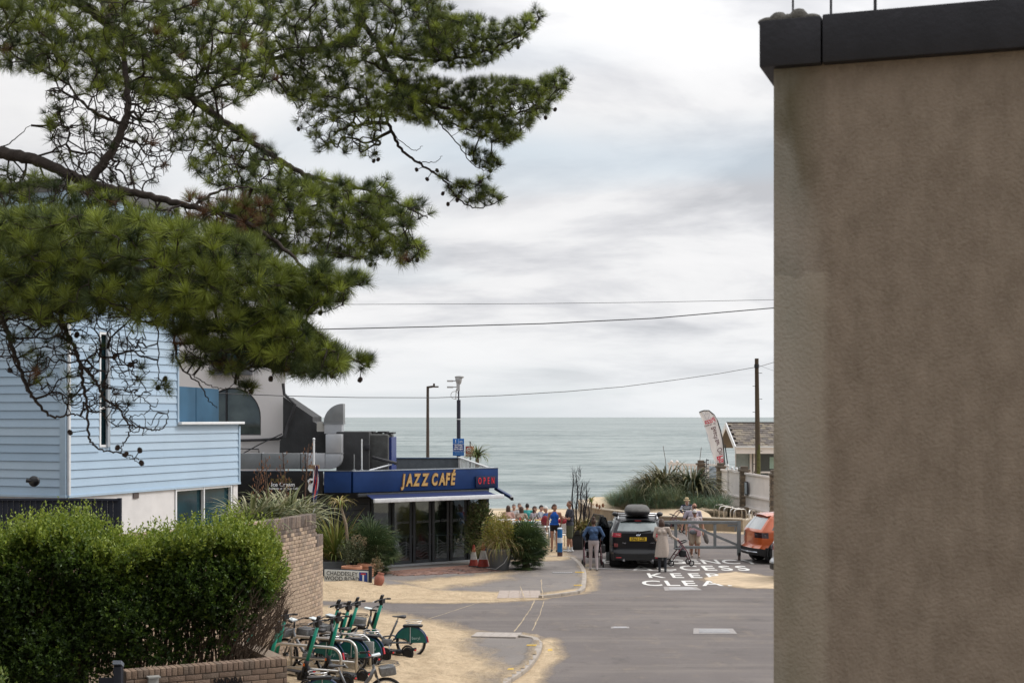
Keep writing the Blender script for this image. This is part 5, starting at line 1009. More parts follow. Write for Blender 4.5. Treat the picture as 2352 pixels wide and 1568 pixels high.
# ------------------------------------------------------------------ promenade walls, gate, stands
conc = M('weathered_concrete', (.27, .215, .15), .95, var=.25, scale=2.5, bump=.5, bscale=12, streak=(1, 1, .35)); coping = M('concrete_coping', (.42, .36, .28), .9, var=.15, scale=4, bump=.3)
def lowwall(name, label, pts, h, th=.3, capw=.36):
    o = thing(name, label, 'wall', (0, 0, 0)); pts = [Vector(p) for p in pts]; sm = []
    for i in range(len(pts) - 1):
        a, b, c, d = pts[max(0, i - 1)], pts[i], pts[i + 1], pts[min(len(pts) - 1, i + 2)]
        for k in range(8): t = k / 8; sm.append(.5 * ((2 * b) + (-a + c) * t + (2 * a - 5 * b + 4 * c - d) * t * t + (-a + 3 * b - 3 * c + d) * t ** 3))
    sm.append(pts[-1]); m, c_ = MB(), MB()
    for mm, w2, za, zb in ((m, th, 0, h), (c_, capw, h + .002, h + .05)):
        k = len(mm.v)
        for i, p in enumerate(sm):
            d = (sm[min(i + 1, len(sm) - 1)] - sm[max(0, i - 1)]).normalized(); n = Vector((-d.y, d.x, 0)) * w2 / 2
            mm.v += [tuple(p - n + Vector((0, 0, za))), tuple(p + n + Vector((0, 0, za))), tuple(p + n + Vector((0, 0, zb))), tuple(p - n + Vector((0, 0, zb)))]
        for i in range(len(sm) - 1):
            q = k + i * 4
            for j in range(4): mm.f.append((q + j, q + (j + 1) % 4, q + 4 + (j + 1) % 4, q + 4 + j))
        mm.f += [(k, k + 1, k + 2, k + 3), tuple(k + (len(sm) - 1) * 4 + j for j in (3, 2, 1, 0))]
    mk('face', m, conc, o); mk('coping', c_, coping, o)
    return o
lowwall('concrete_wall', 'curved low concrete wall around the sand bed behind the burnt shrub', [(3.5, 72, 0), (3.55, 68.5, 0), (3.9, 65.6, 0), (4.7, 63.6, 0), (5.6, 62.4, 0), (6.3, 61.9, 0)], .5)
lowwall('concrete_wall', 'long straight low concrete wall behind the grey barrier gate', [(6.05, 60.6, 0), (8.1, 59.4, 0), (9.55, 58.5, 0)], .48)
lowwall('concrete_wall', 'short concrete return wall at the right end behind the barrier gate', [(9.5, 58.6, 0), (10.2, 60.4, 0), (10.4, 62.5, 0)], .42, .2, .2)
# sand bed held by the walls
X, Y, Z, Fc = grid(3.6, 11.2, 58.8, 76, .22, 0); bed = [(3.7, 72), (3.75, 68.6), (4.05, 65.8), (4.9, 63.8), (5.9, 62.4), (6.4, 60.7), (8.2, 59.5), (9.5, 58.7), (10.1, 60.5), (10.2, 66), (10.0, 75), (4.2, 75.5)]
Z = np.where(sdpoly(X, Y, bed) > -.15, .43 - .25 * np.clip((X - 8.2) / .8, 0, 1) + .25 * (X < 8.6) * np.clip(sdpoly(X, Y, bed) / 2.2, 0, 1) + .05 * np.sin(X * 3 + Y) * np.sin(Y * 2.1), -.3)
tag(np_mesh('sand_bed', np.stack([X, Y, Z], -1).reshape(-1, 3), Fc, sandm, smooth=True), kind='structure')
gate = thing('barrier_gate', 'grey steel barrier gate with a diagonal brace behind the dark car', 'gate', (0, 0, 0)); gst = M('galvanised_grey', (.20, .215, .22), .6, .3, .15, 6, .1); YG = 46.9
gx0, gx1 = P(1396, 0, YG).x, P(1697, 0, YG).x; zg = 4.7 - 241 / F * YG
mk('post', MB().box((gx0, YG, zg / 2), (.12, .12, zg)), gst, gate, bev=.01); mk('post', MB().box((gx1, YG, zg / 2 + .1), (.12, .12, zg - .1)), gst, gate, bev=.01); mk('drop_bolt', MB().box((gx1 + .01, YG - .02, .11), (.08, .08, .26)), M('rusty_foot', (.12, .09, .085), .8), gate)
mk('top_rail', MB().bar((gx0, YG, zg + .0), (gx1 + .06, YG, zg + .0), .1, .10), gst, gate, bev=.008)
xm = P(1552, 0, YG).x; mk('bottom_rail', MB().bar((xm, YG, .42), (gx1 - .06, YG, .42), .08, .09), gst, gate, bev=.006); xv = P(1642, 0, YG).x; mk('stile', MB().bar((xv, YG, .46), (xv, YG, zg - .05), .09, .08, up=(0, 1, 0)), gst, gate, bev=.006); mk('stile', MB().bar((xm, YG, .38), (xm, YG, zg - .05), .09, .08, up=(0, 1, 0)), gst, gate)
mk('brace', MB().bar((P(1590, 0, YG).x, YG + .004, zg - .12), (gx1 - .06, YG + .004, .50), .07, .08), gst, gate); mk('hinge', MB().box((gx1 - .22, YG, zg - .10), (.3, .06, .07)).box((gx1 - .12, YG, zg - .2), (.04, .05, .2)).box((P(1421, 0, YG).x, YG, zg - .14), (.04, .05, .26)), gst, gate)
stn_m = M('stainless', (.52, .50, .47), .32, .8, .1, 20)
def hoop(w_, h, r=.024, n=10, rc=.14, low=0):
    pts = [(-w_ / 2, 0, 0), (-w_ / 2, 0, h - rc)] + [(-w_ / 2 + rc - rc * math.cos(a), 0, h - rc + rc * math.sin(a)) for a in [i * math.pi / 12 for i in range(1, 7)]] + [(w_ / 2 - rc + rc * math.sin(a), 0, h - rc + rc * math.cos(a)) for a in [i * math.pi / 12 for i in range(0, 7)]] + [(w_ / 2, 0, 0)]
    return MB().tube(pts, r, n)
for i, (u, v, Z_, wd__, rz) in enumerate([(1653, 1159, 63.6, .62, 28), (1665, 1162, 62.9, .62, 28), (1676, 1164.5, 62.2, .62, 28), (1691, 1167, 61.6, .62, 28), (1700, 1169, 60.6, .66, 28), (1724, 1171, 59.8, .5, 65)]):
    o = thing('cycle_stand', ('empty steel hoop stand furthest left behind the low wall', 'second empty steel hoop stand from the left behind the low wall', 'third empty steel hoop stand from the left behind the low wall', 'fourth empty steel hoop stand from the left behind the low wall', 'empty steel hoop stand just left of the stone wall end', 'empty steel hoop stand seen end on, nearest the wooden pole')[i], 'cycle stand', (P(u, 0, Z_).x, Z_, 0 if i > 3 else .15), R(rz), 'empty cycle stands by the kiosk')
    zt_ = P(0, v, Z_).z - o.location.z; mk('hoop', hoop(wd__, zt_, .028, rc=.16), stn_m, o, smooth=True)
# ------------------------------------------------------------------ cycle stands, scooters, hire bikes
for i, (u, v, Zr, Lh) in enumerate([(783, 1491, 24.7, 1.42), (818.5, 1474, 25.6, 1.4), (850, 1462, 26.3, 1.4)]):
    xr_ = (u - CX) / F * Zr; h = 4.7 - (v - HV) / F * Zr; an = R(-25); c = Vector((xr_, Zr, .02)) + Vector((-math.cos(an), -math.sin(an), 0)) * Lh / 2
    o = thing('cycle_stand', ('nearest steel cycle stand with a mid rail among the green scooters', 'middle steel cycle stand among the green scooters', 'furthest steel cycle stand carrying a small grey plate')[i], 'cycle stand', c, an, 'steel cycle stands crowded with scooters')
    mk('hoop', hoop(Lh, h, .027, 10, .19), stn_m, o, smooth=True); mk('mid_rail', MB().cyl((-Lh / 2, 0, .27), (Lh / 2, 0, .27), .021, n=10), stn_m, o, smooth=True)
    if i == 2: mk('plate', MB().box((Lh / 2 - .02, -.05, .40), (.26, .02, .30)), M('stand_plate', (.40, .42, .41), .6, var=.1), o, bev=.004)
grn = M('scooter_green', (.0, .27, .19), .38, var=.08, coat=.3); rub = M('rubber', (.015, .015, .016), .8, var=.2); blkm = M('black_metal', (.022, .022, .025), .4, .2, .15); grym = M('bike_grey', (.17, .175, .185), .4, .4, .12); alu = M('alu', (.55, .55, .56), .35, .8); orf = M('orange_reflector', (.75, .15, .02), .4)
def scooter(i, xr, yr, rz, lab, steer=0.):
    o = thing('electric_scooter', lab, 'scooter', (xr, yr, .015), R(rz), 'green hire scooters parked at the cycle stands')
    for nm, x in (('front_wheel', -.92), ('rear_wheel', 0)):
        w_ = mk(nm, MB().ring((x, 0, .125), .09, .034, 24, 8), rub, o, smooth=True); mk('hub', MB().cyl((x, -.03, .125), (x, .03, .125), .065, n=16), blkm, w_)
    mk('deck', MB().box((-.44, 0, .145), (.66, .17, .06)).box((-.10, 0, .16), (.16, .06, .05)), blkm, o, bev=.015); mk('deck_side', MB().box((-.40, -.088, .14), (.34, .006, .035)), alu, o)
    mk('rear_fender', MB().ring((0, 0, .125), .145, .018, 14, 6, arc=(R(25), R(165))).box((.15, 0, .22), (.03, .09, .05)), blkm, o, smooth='auto'); mk('tail_light', MB().box((.165, 0, .20), (.012, .05, .03)), M('tail_red', (.5, .02, .03), .3), o)
    mk('fork', MB().tube([(-.92, -.05, .125), (-.90, -.04, .24), (-.88, 0, .33)], .022, 8).tube([(-.92, .05, .125), (-.90, .04, .24), (-.88, 0, .33)], .022, 8).tube([(-.90, 0, .25), (-.83, 0, .44)], .045, 10), blkm, o, smooth=True)
    mk('neck', MB().tube([(-.84, 0, .34), (-.74, 0, .20), (-.66, 0, .15)], [.035, .04, .03], 8), blkm, o, smooth=True); mk('reflector', MB().box((-.87, -.05, .36), (.03, .012, .045)), orf, o)
    B_, T_ = Vector((-.835, 0, .42)), Vector((-.62, 0, 1.03)); mk('stem', MB().tube([B_, T_], [.034, .030], 10), grn, o, smooth=True)
    mk('battery', MB().bar(B_.lerp(T_, .30) + Vector((-.045, .0, .02)), B_.lerp(T_, .72) + Vector((-.045, .0, .02)), .06, .05), blkm, o, bev=.012)
    hd = mk('handlebar', MB().tube([T_, T_ + Vector((.03, 0, .10))], .032, 10).tube([(-.585, -.25, 1.12), (-.59, -.12, 1.135), (-.595, 0, 1.13), (-.59, .12, 1.135), (-.585, .25, 1.12)], .013, 8).box((-.60, 0, 1.10), (.08, .11, .08)), blkm, o, smooth='auto')
    for s in (-1, 1): mk('grip', MB().tube([(-.587, s * .16, 1.13), (-.583, s * .27, 1.118)], .019, 8), rub, o, smooth=True); mk('brake_lever', MB().tube([(-.60, s * .13, 1.13), (-.65, s * .17, 1.12), (-.65, s * .25, 1.10)], .006, 5), alu, o)
    mk('phone_holder', MB().box((-.63, .04, 1.17), (.03, .08, .10), Matrix.Rotation(R(25), 3, 'Y')), blkm, o); mk('kickstand', MB().tube([(-.60, -.05, .13), (-.57, -.15, .0)], .01, 6), alu, o)
    return o
sct = [(-2.01, 27.5, -28, 'green scooter furthest right, beside the lone hire bike in the sand'), (-2.42, 27.2, -22, 'green scooter with its bar in front of the silver basket of the lone bike'), (-2.60, 26.5, -36, 'green scooter left of the furthest stand, its bar turned back'), (-2.78, 26.75, -30, 'green scooter partly behind another at the furthest stand'),
       (-2.62, 24.95, -38, 'green scooter leaning between the middle and nearest stands'), (-2.84, 24.55, -26, 'green scooter across the middle of the nearest stand'), (-3.45, 23.9, -30, 'green scooter at the left end of the nearest stand'), (-3.62, 25.2, -40, 'green scooter with its bar against the brick wall'),
       (-3.90, 23.9, -30, 'green scooter glimpsed through the bare hedge twigs'), (-4.02, 23.2, -28, 'leftmost green scooter behind the bare hedge twigs')]
s0_ = None
for i, (x, y, rz, lb) in enumerate(sct):
    if s0_ is None: s0_ = scooter(i, x, y, rz, lb)
    else: copy_tree(s0_, (x, y, .015), R(rz), lb)
gbg = M('guard_green', (.015, .115, .10), .4, var=.2, scale=6); gbd = M('guard_navy', (.02, .05, .13), .4)
def bike(loc, rz, lab, scale=1.):
    o = thing('hire_bike', lab, 'bicycle', loc, R(rz), 'grey hire bikes with green rear guards'); wr = .275
    for nm, x in (('rear_wheel', 0), ('front_wheel', -1.0)):
        w_ = mk(nm, MB().ring((x, 0, wr + .02), wr, .025, 40, 8), rub, o, smooth=True); mk('rim', MB().ring((x, 0, wr + .02), wr - .028, .012, 40, 6), alu, w_, smooth=True)
        m = MB()
        for k in range(20): a = 2 * math.pi * k / 20; m.tube([(x + .03 * math.cos(a + 1), .02 * (-1) ** k, wr + .02 + .03 * math.sin(a + 1)), (x + (wr - .03) * math.cos(a), 0, wr + .02 + (wr - .03) * math.sin(a))], .0025, 4)
        tag(mk('spokes', m, alu, w_), kind='stuff'); mk('hub', MB().cyl((x, -.05, wr + .02), (x, .05, wr + .02), .035, n=12), blkm, w_)
    m = MB(); m.tube([(-.82, 0, .74), (-.76, 0, .60), (-.60, 0, .40), (-.47, 0, .30)], [.028, .030, .032, .032], 10).tube([(-.47, 0, .28), (-.36, 0, .52), (-.27, 0, .72)], .021, 10).tube([(-.55, 0, .40), (-.35, 0, .43), (-.02, .06, .30)], .016, 8).tube([(-.47, -.04, .29), (0, -.06, .295)], .014, 8).tube([(-.47, .04, .29), (0, .06, .295)], .014, 8).tube([(-.80, 0, .80), (-.86, 0, .60)], .024, 10)
    mk('frame', m, grym, o, smooth=True); mk('fork', MB().tube([(-.86, 0, .62), (-.87, .05, .58), (-1.0, .055, .295)], .014, 8).tube([(-.86, 0, .62), (-.87, -.05, .58), (-1.0, -.055, .295)], .014, 8), grym, o, smooth=True)
    for y_, q in ((-.14, (-.61, .20)), (.14, (-.33, .34))): mk('pedal', MB().box((q[0], y_, q[1]), (.09, .08, .02)), blkm, o)
    mk('motor', MB().box((-.48, 0, .29), (.20, .11, .14)), M('motor_grey', (.22, .225, .23), .5), o, bev=.03); mk('crank', MB().tube([(-.60, -.10, .21), (-.48, -.09, .27), (-.46, .09, .27), (-.34, .10, .33)], .012, 6), blkm, o)
    mk('battery', MB().bar((-.22, 0, .50), (-.10, 0, .40), .09, .12), blkm, o, bev=.02)
    sd = mk('saddle', MB().lathe([(.01, -.13), (.03, -.12), (.045, -.03), (.10, .08), (.095, .13), (.02, .15)], 14, axis='x'), blkm, o, smooth=True); sd.data.transform(Matrix.Translation((-.24, 0, .80)) @ Matrix.Diagonal((1, 1, .35, 1))); mk('seat_post', MB().cyl((-.29, 0, .66), (-.25, 0, .79), .015, n=8), alu, o)
    mk('handlebar', MB().tube([(-.80, 0, .78), (-.79, 0, .92)], .018, 8).tube([(-.66, -.27, .95), (-.76, -.22, .96), (-.80, -.08, .93), (-.80, .08, .93), (-.76, .22, .96), (-.66, .27, .95)], .012, 8), blkm, o, smooth=True)
    for s in (-1, 1): mk('grip', MB().tube([(-.73, s * .24, .957), (-.62, s * .29, .948)], .018, 8), rub, o, smooth=True)
    mk('display', MB().box((-.85, 0, .95), (.14, .16, .03), Matrix.Rotation(R(12), 3, 'Y')), M('white_plastic', (.62, .68, .70), .35), o, bev=.01)
    mk('basket', MB().box((-1.03, 0, .70), (.25, .30, .14), Matrix.Rotation(R(8), 3, 'Y')), M('basket_grey', (.20, .205, .21), .6, .3, .3, 30), o, bev=.03)
    m = MB(); 
    for k in range(3): m.ring((-1.03, 0, .79 + .02 * k), .19 - .01 * k, .005, 20, 5, axis='z')
    mk('basket_rim', m, blkm, o); mk('rack', MB().box((.04, 0, .625), (.38, .15, .045)), blkm, o, bev=.015); mk('rack_wire', MB().ring((.06, 0, .68), .14, .006, 18, 5, axis='z').ring((.06, 0, .72), .16, .006, 18, 5, axis='z').tube([(.0, .06, .64), (0, .09, .30)], .008, 5).tube([(.0, -.06, .64), (0, -.09, .30)], .008, 5), alu, o)
    # rear guard: a filled sector on either side of the wheel
    for s in (-1, 1):
        c_ = Vector((0, s * .052, wr + .02)); arc = [(c_.x + .315 * math.cos(R(a)), c_.z + .315 * math.sin(R(a))) for a in range(2, 166, 8)]; poly = arc + [(-.10, wr + .10), (0, wr + .02)]
        g_ = mk('wheel_guard', MB().ext([(a, c_.y, b) for a, b in poly], (0, .006 * s, 0)), gbg, o)
        mk('guard_edge', MB().ring((0, s * .054, wr + .02), .318, .012, 24, 6, arc=(R(0), R(168))), gbd, g_)
        if s < 0: text('lettering', 'beryl', g_, M('print_pale', (.45, .6, .58), .5), frame(Vector((.11, -.061, wr + .115)), (1, 0, 0)), .085, .0005)
    mk('tail_light', MB().bar((.318, 0, wr + .15), (.345, 0, wr + .03), .035, .02), M('tail_red', (0, 0, 0)), o); mk('kickstand', MB().tube([(-.42, -.06, .25), (-.38, -.16, .02)], .011, 6), alu, o)
    return o
b0 = bike((-1.98, 27.85, 0), -6, 'hire bike standing alone at the right end of the group in the sand')
copy_tree(b0, (-2.92, 26.2, 0), R(-24), 'hire bike behind the middle stand with its green guard facing the viewer')
copy_tree(b0, (-2.68, 26.6, 0), R(-26), 'hire bike between the middle and furthest stands with a red tail light')
copy_tree(b0, (-2.98, 22.3, 0), R(-168), 'nearest hire bike, its saddle in front of the nearest stand')
copy_tree(b0, (-3.35, 26.0, 0), R(-30), 'hire bike with white display bars close to the brick wall')

# ------------------------------------------------------------------ cars
def catm(pts, n):
    out = []; pts = [Vector(p) for p in pts]
    for i in range(n): t = i / (n - 1) * (len(pts) - 1); k = min(len(pts) - 2, int(t)); out.append(pts[k].lerp(pts[k + 1], t - k))
    return out
def sst(a, b, x): t = max(0, min(1, (x - a) / (b - a))); return t * t * (3 - 2 * t)
def car(name, label, loc, rz, S):
    """body = one deformed box skin, split into panels; local x runs from the tail (0) to the nose (L)"""
    o = thing(name, label, 'car', loc, R(rz)); Lc, W, Hh, belt, zb = S['L'], S['W'], S['H'], S['belt'], S['zb']
    ax = [0, .012, .03, .06, .09] + [.12 + i * .02 for i in range(44)] + [1.0]; nb_, nc = 36, 40
    def top(a):
        roof = Hh - .10 * (1 - sst(0, .25, a)) * .5 - .05 * sst(.35, .6, a); hood = belt + .02 - .10 * sst(.85, 1, a); t = sst(.56, .76, a); return roof * (1 - t) + hood * t
    def beltz(a): return belt - .06 * sst(.3, 1, a)
    def mp_(a, b, c):
        bz, tz = beltz(a), top(a); tz = max(tz, bz + .02)
        lo = zb + .04 * sst(.9, 1, a) + .04 * (1 - sst(0, .05, a))
        z = lo + (bz - lo) * (c / .55) if c < .55 else bz + (tz - bz) * ((c - .55) / .45)
        hh = max(0, (z - bz) / max(.05, Hh - bz)); gh = sst(.5, .75, a)
        tum = 1 - .235 * hh ** 1.15 - .02 * (1 - min(1, z / bz)) - .03 * max(0, (.55 - c)) * 0
        plan = 1 - .13 * (1 - sst(0, .13, a)) - .17 * sst(.86, 1, a) ** 1.3
        bul = 1 - .035 * ((min(c, .55) / .55 - .55) ** 2) * 4
        y = b * W / 2 * tum * plan * bul
        # rear profile: bumper proud, tailgate upright, glass raked forward
        rear = .0 + .10 * sst(.48, .62, z / 1.0) * (1) + (S['rake'] * hh ** 1.1 if hh > 0 else 0)
        rear += .11 * abs(b) ** 3.2 * (1 - .3 * hh)
        frontx = .14 * abs(b) ** 3 + .10 * sst(.55, .9, z)
        x = a * Lc + rear * (1 - sst(0, .45, a)) - frontx * sst(.7, 1, a)
        if c > .93 and tz - bz > .3: z -= 0
        crown = .035 * (1 - b * b) * (1 if c > .98 else 0); z += crown
        rr = sst(.90, 1, c) * .03 * abs(b) ** 6; z -= rr
        return Vector((x, y, z))
    cs = [0, .06, .13, .2, .26, .32, .38, .44, .49, .53, .55, .58, .62, .67, .73, .80, .86, .91, .95, .98, 1.0]; bs = [-1 + 2 * i / 32 for i in range(33)]
    panels = {}
    def addq(part, q): panels.setdefault(part, MB()).add(q, [(0, 1, 2, 3)])
    wheels = [(S['wr'][0], S['R']), (S['wr'][1], S['R'])]
    fine_c = []
    for i in range(len(cs) - 1): fine_c += [cs[i], (cs[i] + cs[i + 1]) / 2]
    fine_c.append(1.0)
    # sides
    na = 150; aa = [i / na for i in range(na + 1)]
    for s in (-1, 1):
        for i in range(na):
            for j in range(len(fine_c) - 1):
                a0, a1, c0_, c1_ = aa[i], aa[i + 1], fine_c[j], fine_c[j + 1]; q = [mp_(a0, s, c0_), mp_(a1, s, c0_), mp_(a1, s, c1_), mp_(a0, s, c1_)]; ctr = sum(q, Vector()) / 4
                if any(math.hypot(ctr.x - wx, ctr.z - S['R'] * .97) < S['R'] * 1.17 for wx, _ in wheels): continue
                am, cm_ = (a0 + a1) / 2, (c0_ + c1_) / 2; part = 'body'
                if .60 < cm_ < .91 and .07 < am < .60:
                    part = 'side_window' if not (.225 < am < .245 or .40 < am < .42) and am > .07 + .05 * (cm_ - .6) and am < .60 - .24 * (cm_ - .6) else 'pillar'
                elif S['clad'] and ctr.z < S['clad']: part = 'lower_cladding'
                elif ctr.z < zb + .10: part = 'lower_cladding'
                if am < .055 and S['tl'][0] < ctr.z < S['tl'][1] and s: part = 'tail_light' if s < 0 else 'tail_light '
                addq(part, q)
    # rear and front
    for a, isr in ((0., True), (1., False)):
        for i in range(32):
            for j in range(len(fine_c) - 1):
                b0_, b1_, c0_, c1_ = bs[i], bs[i + 1], fine_c[j], fine_c[j + 1]; q = [mp_(a, b0_, c0_), mp_(a, b1_, c0_), mp_(a, b1_, c1_), mp_(a, b0_, c1_)]; ctr = sum(q, Vector()) / 4; bm_, cm_ = (b0_ + b1_) / 2, (c0_ + c1_) / 2; part = 'body'
                if isr:
                    if .61 < cm_ < .93 and abs(bm_) < .86: part = 'rear_window'
                    elif S['tl'][0] < ctr.z < S['tl'][1] and abs(bm_) > S['tlb']: part = 'tail_light' if bm_ < 0 else 'tail_light '
                    elif ctr.z > .66 and abs(bm_) < .93 and cm_ < .62: part = 'tailgate'
                    elif ctr.z < (S['clad'] or .36): part = 'lower_cladding'
                    elif ctr.z < .66: part = 'bumper'
                elif ctr.z < .5: part = 'lower_cladding'
                addq(part, q)
    for i in range(60):      # top
        for j in range(32):
            a0, a1 = i / 60, (i + 1) / 60; q = [mp_(a0, bs[j], 1), mp_(a1, bs[j], 1), mp_(a1, bs[j + 1], 1), mp_(a0, bs[j + 1], 1)]; am = (a0 + a1) / 2
            addq('windscreen' if .585 < am < .73 and abs(bs[j] + .03) < .93 else ('roof' if am <= .585 else 'bonnet'), q)
    for i in range(30): addq('underside', [mp_(i / 30, -1, 0), mp_((i + 1) / 30, -1, 0), mp_((i + 1) / 30, 1, 0), mp_(i / 30, 1, 0)])
    mats = {'body': S['paint'], 'tailgate': S['paint'], 'bumper': S['paint'], 'roof': S['paint'], 'bonnet': S['paint'], 'side_window': S['glass'], 'rear_window': S['glass2'], 'windscreen': S['glass'], 'pillar': S['trim'], 'lower_cladding': S['trim'], 'underside': S['trim'], 'tail_light': S['tlm']}
    root = {}
    for nme, mb in panels.items():
        nme = nme.strip(); ob = mk(nme, mb, mats[nme], o, smooth='auto'); root[nme] = ob
    mk('cabin', MB().box((Lc * .36, 0, .75), (Lc * .50, W * .72, .6)).box((Lc * .1, 0, .62), (Lc * .1, W * .7, .5)), M('car_interior', (.03, .03, .033), .9), o)
    for wx, r in wheels:
        for s in (-1, 1):
            w_ = mk('wheel', MB().lathe([(r * .62, -.11), (r * .9, -.115), (r, -.08), (r, .08), (r * .9, .115), (r * .62, .11)], 32, axis='y', c=(wx, s * (W / 2 - .13), r), close=True), rub, o, smooth='auto')
            m = MB().lathe([(r * .64, -.02), (r * .64, .10), (r * .60, .105), (r * .60, .0)], 28, axis='y', c=(wx, s * (W / 2 - .13), r), close=True) if s > 0 else MB().lathe([(r * .64, .02), (r * .64, -.10), (r * .60, -.105), (r * .60, .0)], 28, axis='y', c=(wx, s * (W / 2 - .13), r), close=True)
            for k in range(10): a = 2 * math.pi * k / 10; m.bar((wx + .05 * math.cos(a), s * (W / 2 - .055), r + .05 * math.sin(a)), (wx + r * .61 * math.cos(a + .12), s * (W / 2 - .045), r + r * .61 * math.sin(a + .12)), .025, .03, up=(0, 1, 0))
            m.cyl((wx, s * (W / 2 - .10), r), (wx, s * (W / 2 - .04), r), .06, n=14); mk('rim', m, alu, w_); mk('brake_disc', MB().cyl((wx, s * (W / 2 - .16), r), (wx, s * (W / 2 - .13), r), r * .6, n=24), M('car_interior', (0, 0, 0)), w_)
            mk('wheel_arch', MB().ring((wx, s * (W / 2 - .03), r * .97), r * 1.17, .022, 24, 6, arc=(R(-12), R(192))).ring((wx, s * (W / 2 - .2), r * .97), r * 1.12, .05, 20, 5, arc=(R(0), R(180))), S['trim'], o, smooth='auto')
            mk('wheel_well', MB().lathe([(r * 1.13, -.02), (r * 1.13, -.34 * s if s > 0 else .34)], 20, axis='y', c=(wx, s * (W / 2 - .04), r * .97), close=True), M('car_interior', (0, 0, 0)), o)
    # door lines and handles
    for a in (.235, .41, .575): mk('door_gap', MB().tube([mp_(a, -1, c) * 1.0 + Vector((0, -.002, 0)) for c in (.1, .2, .3, .4, .5, .58)], .006, 4), S['trim'], o)
    for a in (.27, .44): mk('door_handle', MB().bar(mp_(a, -1, .49) + Vector((0, -.02, 0)), mp_(a + .035, -1, .49) + Vector((0, -.02, 0)), .02, .03), S['paint'], o, bev=.005)
    for s in (-1, 1):
        q = mp_(.62, s, .56); mk('mirror', MB().ell(q + Vector((.02, s * .14, .06)), (.07, .12, .085)), S['paint'] if S.get('mp') else S['trim'], o, smooth=True)
    return o, mp_
paintk = M('black_car_paint', (.006, .0065, .009), .28, .0, .1, 3, coat=.12, spec=.3); trimk = M('car_trim', (.016, .016, .017), .6)
glk = M('car_glass', (.03, .036, .038), .04, var=.2, spec=1., coat=.5); glr = M('rear_glass', (.13, .16, .16), .06, var=.25, scale=4, spec=1., coat=.6)
tlr = M('tail_lamp_red', (.50, .03, .05), .25, coat=1., spec=.8)
SK = dict(L=4.5, W=1.80, H=1.54, belt=1.11, zb=.24, rake=.42, wr=(.93, 3.62), R=.34, clad=.46, tl=(.985, 1.11), tlb=.66, paint=paintk, glass=glk, glass2=glr, trim=trimk, tlm=tlr)
ck_ = Vector((P(1466, 0, 44.0).x, 44.0, 0)); kc, kmp = car('parked_car', 'black hatchback with a roof box and an open side door, seen from behind', ck_, 90 - 3.5, SK)
# rear detail: plate, badge oval, spoiler, wiper, lower lamps
def rp_(b, z): # point on the tail at height z
    lo, hi = 0., 1.
    for _ in range(24):
        m = (lo + hi) / 2
        if kmp(0, b, m).z < z: lo = m
        else: hi = m
    return kmp(0, b, lo)
pl0 = rp_(0, .93); pl_o = mk('number_plate', MB().box(pl0 + Vector((-.022, 0, .0)), (.012, .525, .115)), M('plate_yellow', (.72, .47, .03), .45, var=.05), kc, bev=.003)
fpl = frame(pl0 + Vector((-.030, 0, 0)), (0, -1, 0)); text('lettering', 'EF63 CZB', pl_o, M('ink_black', (.01, .01, .01), .5), fpl, .125, .001, off=.002, sx=.83)
mk('badge', MB().ell(rp_(0, 1.045) + Vector((-.015, 0, .0)), (.012, .075, .03)), M('chrome', (.62, .66, .72), .18, .9), kc, smooth=True); text('lettering', 'Ford', kc, M('badge_blue', (.03, .06, .2), .4), frame(rp_(0, 1.045) + Vector((-.028, 0, 0)), (0, -1, 0)), .045, .001, shear=.3)
text('lettering', 'Kuga', kc, M('chrome', (0, 0, 0)), frame(rp_(.55, .81) + Vector((-.02, 0, 0)), (0, -1, 0)), .055, .002); text('lettering', 'AWD', kc, M('chrome', (0, 0, 0)), frame(rp_(-.58, .81) + Vector((-.02, 0, 0)), (0, -1, 0)), .05, .002)
for s in (-1, 1):
    mk('tail_light', MB().box(rp_(s * .88, .73) + Vector((.0, 0, 0)), (.05, .13, .12)), M('tail_lamp_dark', (.16, .02, .02), .3, coat=1.), kc, bev=.02); mk('reflector', MB().box(rp_(s * .80, .36) + Vector((-.01, 0, 0)), (.02, .16, .03)), tlr, kc); mk('exhaust', MB().cyl(rp_(s * .6, .30) + Vector((.1, 0, 0)), rp_(s * .6, .30) + Vector((-.03, 0, -.02)), .035, n=12), M('chrome', (0, 0, 0)), kc)
    mk('lamp_bar', MB().bar(rp_(s * .72, 1.05) + Vector((-.012, 0, 0)), rp_(s * .90, 1.06) + Vector((-.012, 0, 0)), .012, .02), M('lamp_pink', (.75, .30, .32), .3), kc)
mk('spoiler', MB().add([kmp(0, b, 1.0) + Vector(d) for d in ((-.10, 0, -.03), (.22, 0, .03), (-.08, 0, -.055)) for b in [-.9 + 1.8 * i / 12 for i in range(13)]], [(i, i + 1, 14 + i, 13 + i) for i in range(12)] + [(i, i + 1, 27 + i, 26 + i) for i in range(12)] + [(26 + i, 27 + i, 14 + i, 13 + i) for i in range(12)]), paintk, kc); mk('wiper', MB().bar(rp_(-.02, 1.15) + Vector((-.03, 0, 0)), rp_(-.55, 1.19) + Vector((-.03, 0, .0)), .02, .02).ell(rp_(0, 1.14) + Vector((-.03, 0, 0)), (.03, .05, .03)), trimk, kc)
mk('brake_light', MB().bar(kmp(0, -.16, .985) + Vector((-.09, 0, -.03)), kmp(0, .16, .985) + Vector((-.09, 0, -.03)), .01, .015), tlr, kc)
for s in (-1, 1):
    mk('roof_rail', MB().tube([(.62, s * .60, 1.50), (.75, s * .61, 1.57), (1.6, s * .61, 1.60), (2.4, s * .60, 1.55)], .022, 8), alu, kc, smooth=True)
for x in (.95, 1.85): mk('roof_bar', MB().tube([(x, -.66, 1.60), (x, .66, 1.60)], .028, 8), alu, kc, smooth=True)
